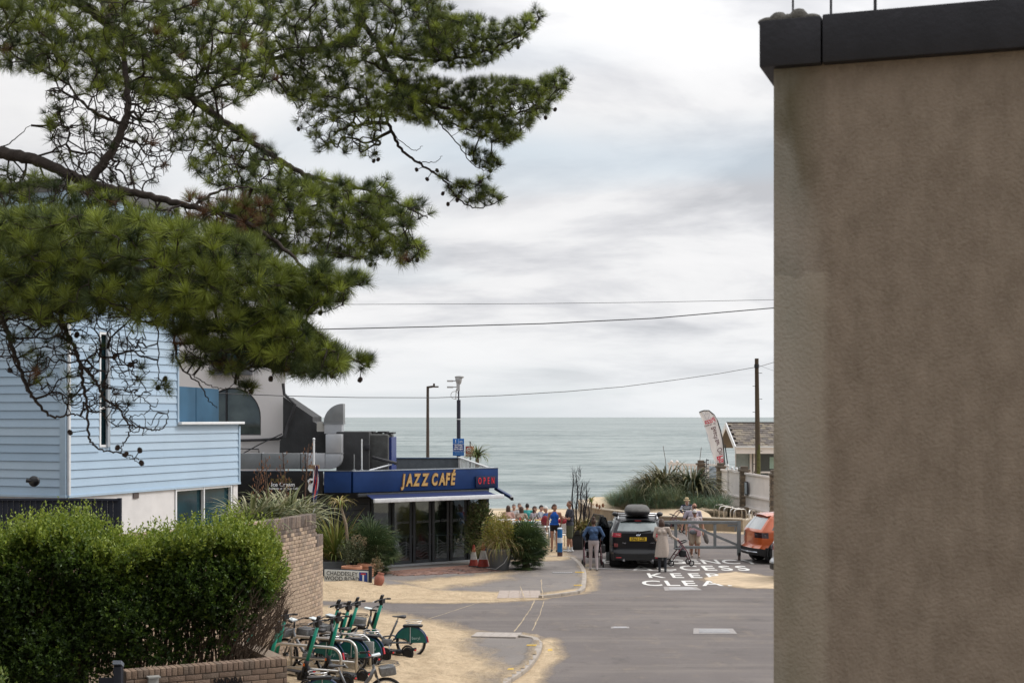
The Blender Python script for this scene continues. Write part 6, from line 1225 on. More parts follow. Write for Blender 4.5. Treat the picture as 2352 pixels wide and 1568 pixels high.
for s in (-1, 1): mk('bike_carrier', MB().ell((.9, s * .70, 1.65), (.14, .10, .07)).ell((1.0, s * .66, 1.60), (.16, .06, .05)).tube([(.8, s * .72, 1.63), (2.0, s * .72, 1.63)], .03, 8), blkm, kc, smooth=True)
rb = thing('roof_box', 'black roof box with a dusty lid on top of the black car', 'roof box', (0, 0, 0)); mw = Matrix.Translation(ck_) @ Matrix.Rotation(R(86.5), 4, 'Z')
def rbx(z0_, z1_, s0_, s1_, pw=3.2):
    m = MB(); n = 28; k = 6
    for i in range(k + 1):
        t = i / k; sc_ = s0_ + (s1_ - s0_) * t ** 2.2; z = z0_ + (z1_ - z0_) * t
        for j in range(n):
            a = 2 * math.pi * j / n; c_, s_ = math.cos(a), math.sin(a); m.v.append(tuple(mw @ Vector((1.40 + .98 * sc_ * math.copysign(abs(c_) ** (2 / pw), c_), .395 * sc_ * math.copysign(abs(s_) ** (2 / pw), s_) * (1 - .1 * c_), z))))
    for i in range(k):
        for j in range(n): m.f.append((i * n + j, i * n + (j + 1) % n, (i + 1) * n + (j + 1) % n, (i + 1) * n + j))
    m.f += [tuple(range(n))[::-1], tuple(k * n + j for j in range(n))]; return m
mk('base', rbx(1.73, 1.62, 1.0, .90), blkm, rb, smooth='auto'); mk('lid', rbx(1.745, 1.88, 1.0, .80), M('dusty_lid', (.075, .072, .068), .75, var=.35, scale=12, bump=.2), rb, smooth='auto'); mk('seam', rbx(1.725, 1.75, 1.02, 1.02), blkm, rb, smooth='auto')
# open rear passenger door and open front door on the left
for nme, xh, an_, ln in (('door', 2.55, 60, 1.0), ('door', 1.62, 38, .82)):
    m = MB(); pr_ = [(0, .34), (ln, .34), (ln * 1.0, .95), (ln * .86, 1.08), (0, 1.08)]
    m.ext([(-a, 0, b) for a, b in pr_], (0, .08, 0)); d_ = mk(nme, m, paintk, kc, bev=.02); d_.location = (xh + .5, .86, 0); d_.rotation_euler = (0, 0, R(-an_)); d_['label'] = 'door standing open'
    g_ = mk('window_frame', MB().tube([(0, .04, 1.08), (-.25 * ln, .02, 1.46), (-.6 * ln, .0, 1.52), (-.85 * ln, .02, 1.08)], .022, 6), trimk, d_)
    mk('window_glass', MB().ext([(-.03, .03, 1.08), (-.26 * ln, .02, 1.44), (-.6 * ln, .0, 1.50), (-.83 * ln, .02, 1.08)], (0, .01, 0)), Mglass('clear_car_glass', (.8, .85, .85), .8), d_)
por = M('orange_car_paint', (.50, .10, .022), .28, .15, .08, 2, coat=1., spec=.6); tsm = M('smoked_lamp', (.035, .012, .014), .2, coat=1., spec=.9)
SO = dict(L=4.1, W=1.79, H=1.60, belt=1.02, zb=.24, rake=.50, wr=(.76, 3.3), R=.345, clad=.50, tl=(.84, 1.0), tlb=.5, paint=por, glass=glk, glass2=M('rear_glass_pale', (.30, .33, .34), .06, spec=1., coat=.8), trim=trimk, tlm=tsm)
oc, omp = car('parked_car', 'orange crossover car with black lower trim at the edge of the brown building', (7.62, 46.2, 0), 13, SO)
mk('rear_trim', MB().tube([omp(0, b, .06) + Vector((-.02, 0, .02)) for b in [-.95 + i * .1 for i in range(20)]], .025, 6), M('chrome', (0, 0, 0)), oc)
mk('roof_rail', MB().tube([(.7, -.64, 1.58), (.85, -.645, 1.64), (2.3, -.64, 1.63), (2.5, -.63, 1.56)], .02, 8), alu, oc, smooth=True)
mk('spoiler', MB().add([omp(0, b, 1.0) + Vector(d) for d in ((-.14, 0, -.02), (.22, 0, .03), (-.10, 0, -.05)) for b in [-.92 + 1.84 * i / 12 for i in range(13)]], [(i, i + 1, 14 + i, 13 + i) for i in range(12)] + [(i, i + 1, 27 + i, 26 + i) for i in range(12)] + [(26 + i, 27 + i, 14 + i, 13 + i) for i in range(12)]), por, oc)
mk('lamp_bar', MB().bar(omp(.03, -1, .5) + Vector((-.02, -.02, -.02)), omp(.0, -.6, .5) + Vector((-.02, 0, -.02)), .02, .025), M('chrome', (0, 0, 0)), oc)
SS = dict(SO); SS.update(paint=M('silver_car_paint', (.42, .44, .46), .28, .6, .06, 2, coat=1.), tlm=tlr, clad=.46, glass2=glk, rake=.45)
scx, scm = car('parked_car', 'silver car almost hidden by the brown building, only its tail corner showing', (7.66, 41.0, 0), 16, SS)
mk('reversing_lamp', MB().box(scm(0, .86, .47) + Vector((0, 0, 0)), (.06, .14, .12)), M('chrome', (0, 0, 0)), scx)

# ------------------------------------------------------------------ walking frames
maroon = M('maroon_tube', (.13, .03, .045), .35, .3, .1, coat=.4)
def rollator(loc, rz, label):
    o = thing('rollator', label, 'walking frame', loc, R(rz), 'wheeled walking frames')
    for s in (-1, 1):
        mk('front_frame', MB().tube([(.34, s * .27, .10), (.22, s * .27, .45), (.02, s * .25, .74), (-.10, s * .24, .88), (-.22, s * .24, .92)], .015, 8), maroon, o, smooth=True)
        mk('rear_frame', MB().tube([(-.30, s * .27, .10), (-.12, s * .27, .38), (.08, s * .26, .62)], .014, 8), maroon, o, smooth=True)
        mk('handle', MB().tube([(-.15, s * .24, .91), (-.30, s * .24, .92)], .021, 8), rub, o, smooth=True); mk('brake_lever', MB().tube([(-.12, s * .24, .88), (-.2, s * .24, .84), (-.29, s * .24, .86)], .006, 5), blkm, o); mk('brake_cable', MB().tube([(-.14, s * .25, .88), (-.05, s * .31, .80), (.08, s * .30, .6), (-.15, s * .30, .3)], .005, 5), blkm, o)
        for nme, x in (('front_wheel', .34), ('rear_wheel', -.30)):
            w_ = mk(nme, MB().ring((x, s * .30, .10), .078, .020, 22, 6), rub, o, smooth=True); m = MB()
            for k in range(5): a = k * 2 * math.pi / 5; m.bar((x, s * .30, .10), (x + .07 * math.cos(a), s * .30, .10 + .07 * math.sin(a)), .014, .014, up=(0, 1, 0))
            mk('spokes', m, M('wheel_grey', (.3, .3, .31), .5), w_)
    mk('seat', MB().box((-.02, 0, .53), (.26, .44, .03)), blkm, o, bev=.01); mk('bag', MB().box((.10, 0, .38), (.2, .38, .2)), M('bag_black', (.02, .02, .022), .8), o, bev=.03); mk('back_strap', MB().tube([(.03, -.25, .72), (.20, -.2, .78), (.24, 0, .79), (.20, .2, .78), (.03, .25, .72)], .02, 8), blkm, o, smooth=True)
    mk('cross_brace', MB().bar((-.16, -.26, .34), (.2, .26, .30), .02, .02).bar((-.16, .26, .34), (.2, -.26, .30), .02, .02), maroon, o)
    return o
r0 = rollator((P(1362, 0, 44.6).x, 44.75, 0), 92, 'walking frame pushed by the woman in the denim jacket')
copy_tree(r0, (P(1560, 0, 45.2).x, 45.2, 0), R(2), 'walking frame held by the woman in the long beige cardigan')
copy_tree(r0, (P(1552, 0, 57.6).x, 57.6, 0), R(188), 'walking frame standing before the seated person in the straw hat')

# ------------------------------------------------------------------ people
skA = M('skin_light', (.50, .30, .22), .6, var=.08, scale=12); skB = M('skin_brown', (.20, .105, .07), .6, var=.08, scale=12); skC = M('skin_tan', (.38, .20, .135), .6, var=.08, scale=12)
def capsule(m, p, q, r1, r2, n=10, fl=1.):
    p, q = Vector(p), Vector(q); d = q - p; l = d.length
    pts, rr = [], []
    for k in range(4): a = math.pi / 2 * k / 3; pts.append(p - d.normalized() * r1 * math.cos(a) * .98 if l > 1e-6 else p); rr.append(max(.0008, r1 * math.sin(a)))
    for k in range(1, 4): pts.append(p + d * k / 4); rr.append(r1 + (r2 - r1) * k / 4)
    for k in range(4): a = math.pi / 2 * k / 3; pts.append(q + d.normalized() * r2 * math.sin(a) * .98); rr.append(max(.0008, r2 * math.cos(a)))
    m.tube(pts, rr, n)
def person(label, loc, rz, H, J, C, hair=None, voxel=.0125, group=None, extra=None, female=False, fat=1., glasses=False, hat=None, seated=False):
    """J: joints in metres relative to the feet for a figure of height H facing -y. C: material per body region."""
    o = thing('person', label, 'person', loc, R(rz)); h = H
    if group: o['group'] = group
    W_ = .112 if female else .128
    D_ = dict(pel=(0, 0, .53 * h), wst=(0, 0, .62 * h), chs=(0, 0, .74 * h), nck=(0, 0, .835 * h), hd=(0, -.01 * h, .925 * h),
              shL=(-W_ * h, 0, .80 * h), shR=(W_ * h, 0, .80 * h), elL=(-.155 * h, .01, .64 * h), elR=(.155 * h, .01, .64 * h), wrL=(-.165 * h, -.03, .50 * h), wrR=(.165 * h, -.03, .50 * h),
              hpL=(-.052 * h, 0, .515 * h), hpR=(.052 * h, 0, .515 * h), knL=(-.055 * h, -.015, .285 * h), knR=(.055 * h, -.015, .285 * h), anL=(-.055 * h, .01, .045 * h), anR=(.055 * h, .01, .045 * h))
    D_.update(J); V_ = {k: Vector(v) for k, v in D_.items()}; m = MB(); bones = []
    def bone(p, q, r1, r2, mt): capsule(m, p, q, r1, r2); bones.append((Vector(p), Vector(q), r1, r2, mt))
    def ellb(c, r, mt, rot=None): m.ell(c, r, 16, 10, rot); bones.append((Vector(c), Vector(c) + Vector((0, 0, .001)), min(r), min(r), mt))
    f = fat; top, bot, skn, shoe = C['top'], C['bottom'], C['skin'], C['shoe']; sl, lg = C.get('sleeve', .5), C.get('leg', 1.)
    side = (V_['shR'] - V_['shL']).normalized()
    ud = (V_['nck'] - V_['pel']).normalized(); fwd = side.cross(ud) * -1
    rm = Matrix((side, -fwd, ud)).transposed()
    ellb(V_['pel'].lerp(V_['wst'], .15), ((.098 if female else .092) * h * f, .068 * h * f, .075 * h), bot, rm); ellb(V_['wst'], (.080 * h * f, .060 * h * f, .085 * h), top, rm); ellb(V_['chs'], (.098 * h * f, .066 * h * f, .095 * h), top, rm)
    ellb(V_['chs'].lerp(V_['nck'], .55), (.092 * h, .050 * h, .050 * h), top, rm)
    bone(V_['wst'].lerp(V_['pel'], .2), V_['chs'], .062 * h * f, .062 * h * f, top)
    if female: 
        for s in (-1, 1): ellb(V_['chs'] + rm @ Vector((s * .042 * h, -.052 * h, .0)), (.036 * h, .034 * h, .036 * h), top, rm)
    for s in 'LR':
        sh, el, wr, hp, kn, an = [V_[k + s] for k in ('sh', 'el', 'wr', 'hp', 'kn', 'an')]
        bone(V_['nck'].lerp(V_['chs'], .3), sh, .030 * h, (.033 if sl > 0 else .026) * h, top if sl > 0 else skn)
        if sl <= 0: bone(sh, el, .028 * h, .022 * h, skn); bone(el, wr, .0215 * h, .0145 * h, skn)
        elif sl < 1: c_ = sh.lerp(el, sl * 1.0); bone(sh, c_, .035 * h, .031 * h, top); bone(c_, el, .025 * h, .022 * h, skn); bone(el, wr, .0215 * h, .0145 * h, skn)
        else: bone(sh, el, .034 * h, .028 * h, top); bone(el, wr, .027 * h, .021 * h, top)
        hd_ = (wr - el).normalized(); hv = V_.get('hand' + s, hd_); hv = Vector(hv).normalized(); pc = wr + hv * .045 * h; bone(wr, pc, .014 * h, .020 * h, skn)
        lat = hv.cross(Vector((1, 0, 0)) if abs(hv.x) < .8 else Vector((0, 1, 0))).normalized(); pin = hv.cross(lat).normalized()
        if (sh.x > 0) != (pin.x > 0): pin = -pin
        for k, (of, ln) in enumerate(((-.014, .040), (-.005, .046), (.005, .043), (.014, .034))):
            b_ = pc + lat * of * h * 1.0 + hv * .012 * h; e_ = b_ + hv * ln * .6 * h; e2 = e_ + (hv * .6 - pin * .8).normalized() * ln * .45 * h; bone(b_, e_, .0058 * h, .0052 * h, skn); bone(e_, e2, .0052 * h, .0045 * h, skn)
        bone(wr + hv * .018 * h, wr + hv * .045 * h - lat * .028 * h, .008 * h, .0062 * h, skn)
        kk = kn.lerp(hp, .0)
        if lg >= 1: bone(hp, kn, .050 * h * f, .034 * h, bot); bone(kn, an, .034 * h, .024 * h, bot)
        elif lg <= .2: c_ = hp.lerp(kn, .25); bone(hp, c_, .052 * h, .050 * h, bot); bone(c_, kn, .043 * h, .029 * h, skn); bone(kn, kn.lerp(an, .35), .030 * h, .031 * h, skn); bone(kn.lerp(an, .35), an, .030 * h, .018 * h, skn)
        else: bone(hp, kn.lerp(hp, .08), .054 * h * f, .047 * h * f, bot); bone(kn.lerp(hp, .1), kn, .032 * h, .029 * h, skn); bone(kn, kn.lerp(an, .35), .029 * h, .032 * h, skn); bone(kn.lerp(an, .35), an, .030 * h, .019 * h, skn if not C.get('sock') else skn)
        if C.get('sock'): bone(an.lerp(kn, .42), an, .024 * h, .022 * h, C['sock'])
        fd = Vector(V_.get('foot' + s, (0, -1, 0))).normalized(); bone(an + Vector((0, 0, -.018 * h)) - fd * .018 * h, an + fd * .085 * h + Vector((0, 0, -.026 * h)), .0225 * h, .0175 * h, shoe)
    nk, hc = V_['nck'], V_['hd']; bone(nk - ud * .02 * h, hc - ud * .02 * h, .030 * h, .028 * h, skn)
    look = Vector(J.get('look', (0, -1, 0))).normalized(); upv = Vector((0, 0, 1)) * 1.0; sd2 = look.cross(upv).normalized(); up2 = sd2.cross(look); hm = Matrix((sd2, -look, up2)).transposed()
    ellb(hc, (.044 * h, .054 * h, .064 * h), skn, hm); ellb(hc + hm @ Vector((0, -.014 * h, -.030 * h)), (.034 * h, .036 * h, .036 * h), skn, hm)
    bone(hc + hm @ Vector((0, -.050 * h, .006 * h)), hc + hm @ Vector((0, -.062 * h, -.012 * h)), .0055 * h, .0085 * h, skn)
    for s in (-1, 1): ellb(hc + hm @ Vector((s * .045 * h, .004 * h, -.006 * h)), (.007 * h, .013 * h, .018 * h), skn, hm)
    me = bpy.data.meshes.new('body'); me.from_pydata(m.v, [], m.f); t_ = bpy.data.objects.new('tmp', me); COL.objects.link(t_)
    rmod = t_.modifiers.new('r', 'REMESH'); rmod.mode = 'VOXEL'; rmod.voxel_size = voxel; sm = t_.modifiers.new('s', 'SMOOTH'); sm.factor = .5; sm.iterations = 3
    dg = bpy.context.evaluated_depsgraph_get(); me2 = bpy.data.meshes.new_from_object(t_.evaluated_get(dg)); bpy.data.objects.remove(t_); bpy.data.meshes.remove(me)
    mats = []; 
    for b in bones:
        if b[4] not in mats: mats.append(b[4])
    me2.materials.clear(); [me2.materials.append(x) for x in mats]; n = len(me2.polygons); cen = np.zeros(n * 3); me2.polygons.foreach_get('center', cen); cen = cen.reshape(-1, 3); best = np.full(n, 1e9); idx = np.zeros(n, int)
    for p, q, r1, r2, mt in bones:
        p_, q_2 = np.array(p), np.array(q); d = q_2 - p_; t2 = np.clip(((cen - p_) @ d) / (d @ d + 1e-12), 0, 1); dist = np.linalg.norm(cen - p_ - t2[:, None] * d, axis=1) - (r1 + (r2 - r1) * t2); k = dist < best; best[k] = dist[k]; idx[k] = mats.index(mt)
    # blouse hem and neckline follow the torso axis
    tor = (np.abs((cen - np.array(V_['pel'])) @ np.array(side)) < .12 * h * f)
    zz = (cen - np.array(V_['pel'])) @ np.array(ud); isb = np.array([mats[i] in (top, bot) for i in idx]); armn = tor & isb; hem = C.get('hem', .03) * h
    idx[armn & (zz > hem) & (zz < .3 * h)] = mats.index(top); idx[armn & (zz <= hem) & (zz > -.05 * h)] = mats.index(bot)
    me2.polygons.foreach_set('material_index', idx.astype(np.int32)); me2.shade_smooth(); bo_ = lnk('body', me2, o); bo_.data.name = 'body'
    for s in (-1, 1): mk('eye', MB().ell(hc + hm @ Vector((s * .017 * h, -.049 * h, .008 * h)), (.006 * h, .004 * h, .0035 * h), 8, 5, hm), M('eye_dark', (.03, .02, .015), .3), o)
    mk('mouth', MB().ell(hc + hm @ Vector((0, -.050 * h, -.034 * h)), (.012 * h, .004 * h, .003 * h), 8, 5, hm), M('lips', (.32, .12, .10), .5), o)
    if hair:
        hmix, kind = hair; mm = MB(); k = 14
        def shell(cc, r, keep):
            e = MB().ell((0, 0, 0), r, 18, 12); fs = [fc for fc in e.f if keep(sum((Vector(e.v[i]) for i in fc), Vector()) / len(fc))]; mm.add([tuple(hc + hm @ (Vector(v) + Vector(cc))) for v in e.v], fs)
        if kind == 'short': shell((0, .004 * h, .008 * h), (.048 * h, .058 * h, .064 * h), lambda c: c.z > .012 * h or (c.y > .012 * h and c.z > -.038 * h))
        elif kind == 'bun': shell((0, .004 * h, .006 * h), (.048 * h, .058 * h, .065 * h), lambda c: c.z > .012 * h or (c.y > .008 * h and c.z > -.04 * h)); mm.ell(hc + hm @ Vector((0, .03 * h, .072 * h)), (.030 * h, .030 * h, .028 * h))
        elif kind == 'long': shell((0, .006 * h, .004 * h), (.052 * h, .062 * h, .068 * h), lambda c: c.z > .015 * h or c.y > .002 * h); mm.ell(hc + hm @ Vector((0, .032 * h, -.05 * h)), (.046 * h, .030 * h, .065 * h)); [mm.ell(hc + hm @ Vector((s * .040 * h, .012 * h, -.05 * h)), (.016 * h, .026 * h, .055 * h)) for s in (-1, 1)]
        elif kind == 'pony': shell((0, .004 * h, .006 * h), (.048 * h, .058 * h, .065 * h), lambda c: c.z > .014 * h or (c.y > .01 * h and c.z > -.03 * h)); mm.ell(hc + hm @ Vector((0, .066 * h, -.012 * h)), (.018 * h, .022 * h, .040 * h))
        elif kind == 'rim': shell((0, .006 * h, -.004 * h), (.048 * h, .057 * h, .055 * h), lambda c: c.y > .0 and -.02 * h < c.z < .026 * h)
        mk('hair', mm, hmix, o, smooth=True, recalc=False)
    if glasses: mk('sunglasses', MB().box(hc + hm @ Vector((-.018 * h, -.056 * h, .009 * h)), (.028 * h, .006 * h, .019 * h), hm).box(hc + hm @ Vector((.018 * h, -.056 * h, .009 * h)), (.028 * h, .006 * h, .019 * h), hm).bar(hc + hm @ Vector((-.045 * h, 0, .011 * h)), hc + hm @ Vector((-.034 * h, -.054 * h, .011 * h)), .003 * h, .005 * h).bar(hc + hm @ Vector((.045 * h, 0, .011 * h)), hc + hm @ Vector((.034 * h, -.054 * h, .011 * h)), .003 * h, .005 * h), M('gloss_black', (0, 0, 0)), o)
    if hat: mk('straw_hat', MB().lathe([(.0, .105 * h), (.04 * h, .10 * h), (.052 * h, .045 * h), (.054 * h, .035 * h), (.088 * h, .028 * h), (.090 * h, .022 * h), (.052 * h, .026 * h)], 20, c=hc), M('straw', (.60, .47, .28), .9, var=.15, scale=60), o, smooth='auto'); mk('hat_band', MB().lathe([(.0555 * h, .034 * h), (.054 * h, .055 * h)], 20, c=hc, close=True), M('ink_black', (0, 0, 0)), o)
    return o, V_, hm
HB = M('hair_brown', (.055, .028, .018), .6, var=.3, scale=40); HK = M('hair_black', (.015, .011, .010), .6, var=.3, scale=40); HW = M('hair_white', (.55, .53, .50), .7, var=.1, scale=40); HG = M('hair_grey', (.17, .15, .14), .7, var=.2, scale=40)
wht_sh = M('white_shoe', (.60, .60, .60), .6); blk_sh = M('black_shoe', (.018, .018, .02), .5)
def at(u, v, z=0.): g = G(u, v, z); return g
# woman with denim jacket, seen from behind, bent to her walking frame
pA, VA, _ = person('woman in a blue denim jacket and pale trousers pushing a walking frame', at(1363.5, 1309.5), 180, 1.63, dict(hd=(0, -.05, 1.49), nck=(0, -.035, 1.35), chs=(0, -.02, 1.20), elL=(-.31, .02, 1.07), elR=(.31, .02, 1.07), wrL=(-.26, -.20, .93), wrR=(.26, -.20, .93), anL=(-.10, .06, .07), anR=(.09, -.12, .07), knL=(-.085, .0, .46), knR=(.085, -.09, .47), handL=(0, -1, -.1), handR=(0, -1, -.1)),
    dict(top=M('denim', (.045, .085, .17), .85, var=.3, scale=14, bump=.3), bottom=M('pale_trousers', (.42, .36, .36), .85, var=.1, bump=.8, bscale=9), skin=skB, shoe=M('grey_shoe', (.25, .24, .23), .7), sleeve=1., hem=.05), (HB, 'bun'), female=True, fat=1.05)
mk('handbag', MB().box((-.30, -.06, .66), (.12, .16, .26)), blkm, pA, bev=.03); mk('bag_strap', MB().tube([(-.29, -.06, .78), (-.27, -.05, .92)], .01, 5), blkm, pA); mk('jacket_hem', MB().lathe([(.152, .935), (.150, .98)], 20, close=True), M('denim_dark', (.03, .05, .10), .9), pA)
# woman in the long cardigan
pB, VB, _ = person('woman in a long beige knitted cardigan and dark leggings beside the black car', at(1521, 1313), 168, 1.66, dict(hd=(.03, -.09, 1.50), nck=(.02, -.05, 1.37), chs=(.01, -.02, 1.22), elL=(-.26, -.10, 1.10), wrL=(-.40, -.30, .98), handL=(-.5, -1, -.1), elR=(.24, .02, 1.08), wrR=(.22, -.22, .98), anL=(-.10, .02, .07), anR=(.08, .0, .07), look=(.2, -1, -.5)),
    dict(top=M('beige_knit', (.43, .365, .32), .95, var=.12, scale=40, bump=.4), bottom=M('charcoal_leggings', (.03, .033, .04), .85), skin=skA, shoe=blk_sh, sleeve=1., hem=.0), (HB, 'long'), female=True)
def skirt(name, prof, mat, parent, yoff=0., n=26, flat=.72, wav=.04):
    m = MB()
    for r, z, cx_ in prof:
        for j in range(n): a = 2 * math.pi * j / n; rr = r * (1 + wav * math.sin(a * 5 + z * 4)); m.v.append((cx_ + rr * math.cos(a), yoff + rr * flat * math.sin(a), z))
    k = len(prof)
    for i in range(k - 1):
        for j in range(n): m.f.append((i * n + j, i * n + (j + 1) % n, (i + 1) * n + (j + 1) % n, (i + 1) * n + j))
    return mk(name, m, mat, parent, smooth=True, recalc=False)
skirt('cardigan_skirt', [(.14, 1.12, 0), (.165, 1.0, 0), (.185, .85, 0), (.20, .70, .0), (.205, .55, .01), (.195, .46, .03)], M('beige_knit', (0, 0, 0)), pB)
# elderly couple walking towards the viewer
floral = M('floral_top', (.30, .33, .29), .9, var=.7, scale=28, col2=(.50, .42, .42)); pk_ = M('pink_cloth', (.60, .38, .40), .9, var=.05)
pC, VC, _ = person('white haired woman in a floral top with a pink cloth tied at her waist', at(1596, 1279), 4, 1.64, dict(hd=(-.02, -.06, 1.50), nck=(0, -.04, 1.36), look=(-.1, -1, -.4), elL=(-.28, .02, 1.08), wrL=(-.31, -.08, .86), elR=(.27, .03, 1.08), wrR=(.27, -.02, .84), anL=(-.09, .10, .08), anR=(.10, -.18, .07), knR=(.10, -.14, .47)),
    dict(top=floral, bottom=M('beige_shorts', (.46, .36, .27), .9, var=.06), skin=skC, shoe=M('sandal', (.28, .22, .18), .8), sleeve=.4, leg=.6, hem=.06), (HW, 'short'), female=True, fat=1.12, glasses=True)
skirt('waist_wrap', [(.175, .98, 0), (.20, .92, 0), (.195, .86, 0)], pk_, pC, wav=.05); mk('wrap_tail', MB().box((.10, -.16, .84), (.14, .04, .24)).box((.02, -.17, .93), (.12, .06, .08)), pk_, pC, bev=.015); mk('waist_bag', MB().ell((-.10, -.16, .86), (.12, .05, .08)), M('grey_bag', (.16, .17, .18), .8), pC, smooth=True)
pD, VD, _ = person('bald man in a lilac tee shirt and sunglasses walking just behind the white haired woman', at(1592, 1271), 6, 1.78, dict(look=(.25, -1, -.25), hd=(.03, -.05, 1.63), elL=(-.33, .02, 1.14), wrL=(-.40, -.06, .90), elR=(.31, .03, 1.14), wrR=(.36, -.04, .88), anL=(-.10, -.06, .08), anR=(.12, .10, .08)),
    dict(top=M('lilac_tee', (.40, .36, .42), .9, var=.08, bump=.8, bscale=8), bottom=M('stone_shorts', (.28, .25, .22), .9), skin=skC, shoe=M('brown_sandal', (.10, .07, .05), .8), sleeve=.6, leg=.6, hem=.0), (HG, 'rim'), fat=1.12, glasses=True)
mk('carried_jacket', MB().tube([(.38, -.06, .84), (.42, -.05, .62), (.48, -.02, .42), (.50, 0, .34)], [.05, .09, .08, .02], 10), M('grey_jacket', (.20, .19, .18), .9, var=.2, scale=20), pD, smooth=True)
# seated person with the straw hat on the low wall
pE, VE, _ = person('person in a straw hat and navy striped top sitting on the low wall', at(1577, 1219) + Vector((0, 0, 0)), -10, 1.62, dict(pel=(0, .28, .58), wst=(0, .27, .70), chs=(0, .24, .90), nck=(0, .20, 1.08), hd=(-.0, .16, 1.22), shL=(-.17, .21, 1.03), shR=(.17, .21, 1.03), elL=(-.25, .10, .84), elR=(.25, .10, .84), wrL=(-.16, -.10, .76), wrR=(.14, -.06, .68), hpL=(-.09, .26, .56), hpR=(.09, .26, .56), knL=(-.10, -.16, .52), knR=(.10, -.14, .52), anL=(-.12, -.22, .08), anR=(.10, -.06, .08), look=(-.3, -1, -.2)),
    dict(top=M('navy_top', (.02, .025, .06), .9), bottom=M('navy_trousers', (.018, .02, .03), .9), skin=skA, shoe=M('grey_white_shoe', (.36, .38, .37), .7), sleeve=1., hem=.03), (HW, 'long'), female=True, hat=True, fat=1.05)
for k in range(6): z = .64 + k * .072; c_ = Vector((0, .28 - (z - .58) * .18, z)); e = MB().lathe([(1, -.014), (1, .014)], 24, close=True); e.v = [(x * (.150 + .004), y * .110, zz_) for x, y, zz_ in e.v]; s_ = mk('white_stripe', e, whitep, pE); s_.location = c_; s_.scale = (1.02, 1.0, 1) if 1 < k < 5 else (.94, .94, 1)
for s, A1, B1 in ((-1, 'shL', 'elL'), (1, 'shR', 'elR')):
    for k in range(3): c_ = VE[A1].lerp(VE[B1], .25 + .28 * k); d = (VE[B1] - VE[A1]).normalized(); mk('white_stripe', MB().cyl(c_ - d * .014, c_ + d * .014, .056, n=14), whitep, pE)
# couple at the cafe terrace
pF, VF, _ = person('woman in a bright blue vest and black shorts standing beside the blue bollard', at(1274, 1266, .0), -12, 1.68, dict(look=(.9, -.5, 0), elL=(-.255, .05, 1.06), wrL=(-.27, -.03, .85), elR=(.25, .05, 1.07), wrR=(.19, .13, .92), anL=(-.10, .0, .08), anR=(.10, -.04, .08)),
    dict(top=M('cobalt_vest', (.01, .09, .42), .85, var=.2, bump=.8, bscale=9), bottom=M('black_shorts', (.015, .015, .018), .9), skin=skC, shoe=blk_sh, sleeve=0., leg=.15, hem=.03), (HB, 'pony'), female=True, fat=1.05)
pG, VG, _ = person('man in a dark grey tee shirt, green shorts and white socks standing with folded arms', at(1309, 1267, .0), -78, 1.80, dict(look=(0, -1, -.1), elL=(-.25, -.10, 1.16), wrL=(.02, -.24, 1.16), handL=(1, -.1, .1), elR=(.25, -.10, 1.16), wrR=(-.02, -.25, 1.20), handR=(-1, 0, .1), anL=(-.10, -.05, .08), anR=(.10, .04, .08)),
    dict(top=M('charcoal_tee', (.040, .042, .055), .9, var=.2, bump=.8, bscale=8), bottom=M('olive_shorts', (.085, .09, .055), .9, var=.1), skin=skC, shoe=wht_sh, sock=wht_sh, sleeve=.65, leg=.6, hem=-.01), (HK, 'rim'), fat=1.12, glasses=False)
mk('cropped_hair', MB().ell(VG['hd'] + Vector((0, .012, .022)), (.080, .095, .105)), M('cropped_hair', (.10, .065, .05), .8), pG, smooth=True)
# ------------------------------------------------------------------ terrace: tables, chairs and diners
tb = M('table_white', (.62, .62, .61), .5, var=.06); chal = M('chair_alu', (.45, .45, .45), .35, .7); slatw = M('chair_slat_white', (.66, .64, .63), .6)
def table(loc, rz, label, L_=1.2):
    o = thing('cafe_table', label, 'table', loc, R(rz), 'white cafe terrace tables'); mk('table_top', MB().box((0, 0, .735), (L_, .72, .03)), tb, o, bev=.008)
    for a in (-1, 1):
        for b in (-1, 1): mk('leg', MB().cyl((a * (L_ / 2 - .08), b * .28, 0), (a * (L_ / 2 - .08), b * .28, .72), .02, n=8), chal, o)
    return o
tabs = [((P(1222, 0, 54.2).x, 54.2, 0), 4, 'long white terrace table laid with food in front of the diners', 1.9), ((P(1178, 0, 55.2).x, 55.2, 0), 0, 'white terrace table at the left, half hidden by the palm', 1.2), ((P(1228, 0, 51.6).x, 51.6, 0), 10, 'white terrace table nearest the palm, in front of the diners', 1.1)]
for l_, rz, lb, ll in tabs: table(l_, rz, lb, ll)
for x_, y_, lb in ((-3.6, 46.2, 'table inside the cafe behind the left glass doors'), (-2.3, 47.0, 'table inside the cafe behind the right glass doors')): table((x_, y_, .11), 30, lb, .8)
fd = [((-.6, .1), (.55, .20, .05)), ((-.35, -.1), (.6, .45, .1)), ((-.1, .12), (.5, .06, .04)), ((.2, -.05), (.62, .50, .12)), ((.5, .1), (.20, .35, .10)), ((.75, -.1), (.62, .50, .15)), ((-.8, -.12), (.5, .3, .2)), ((.35, .2), (.6, .3, .1))]
nm_ = ['half eaten orange plate at the left end', 'plate with yellow food', 'red sauce dish', 'golden plate in the middle', 'green salad plate', 'yellow plate at the right end', 'tan plate nearest the palm', 'orange dish beside the right end']
for (q, c), lb in zip(fd, nm_):
    o = thing('plate', lb + ' on the long terrace table', 'plate', Vector(tabs[0][0]) + Vector((q[0], q[1], .75)), 0); mk('dish', MB().lathe([(.04, 0), (.11, .015), (.115, .02), (.10, .018), (.04, .006)], 20), tb, o, smooth='auto'); mk('food', MB().ell((0, 0, .025), (.07, .06, .03)), M('food_%02d' % int(c[0] * 50 + c[1] * 30), c, .7, var=.4, scale=50, bump=.4), o, smooth=True)
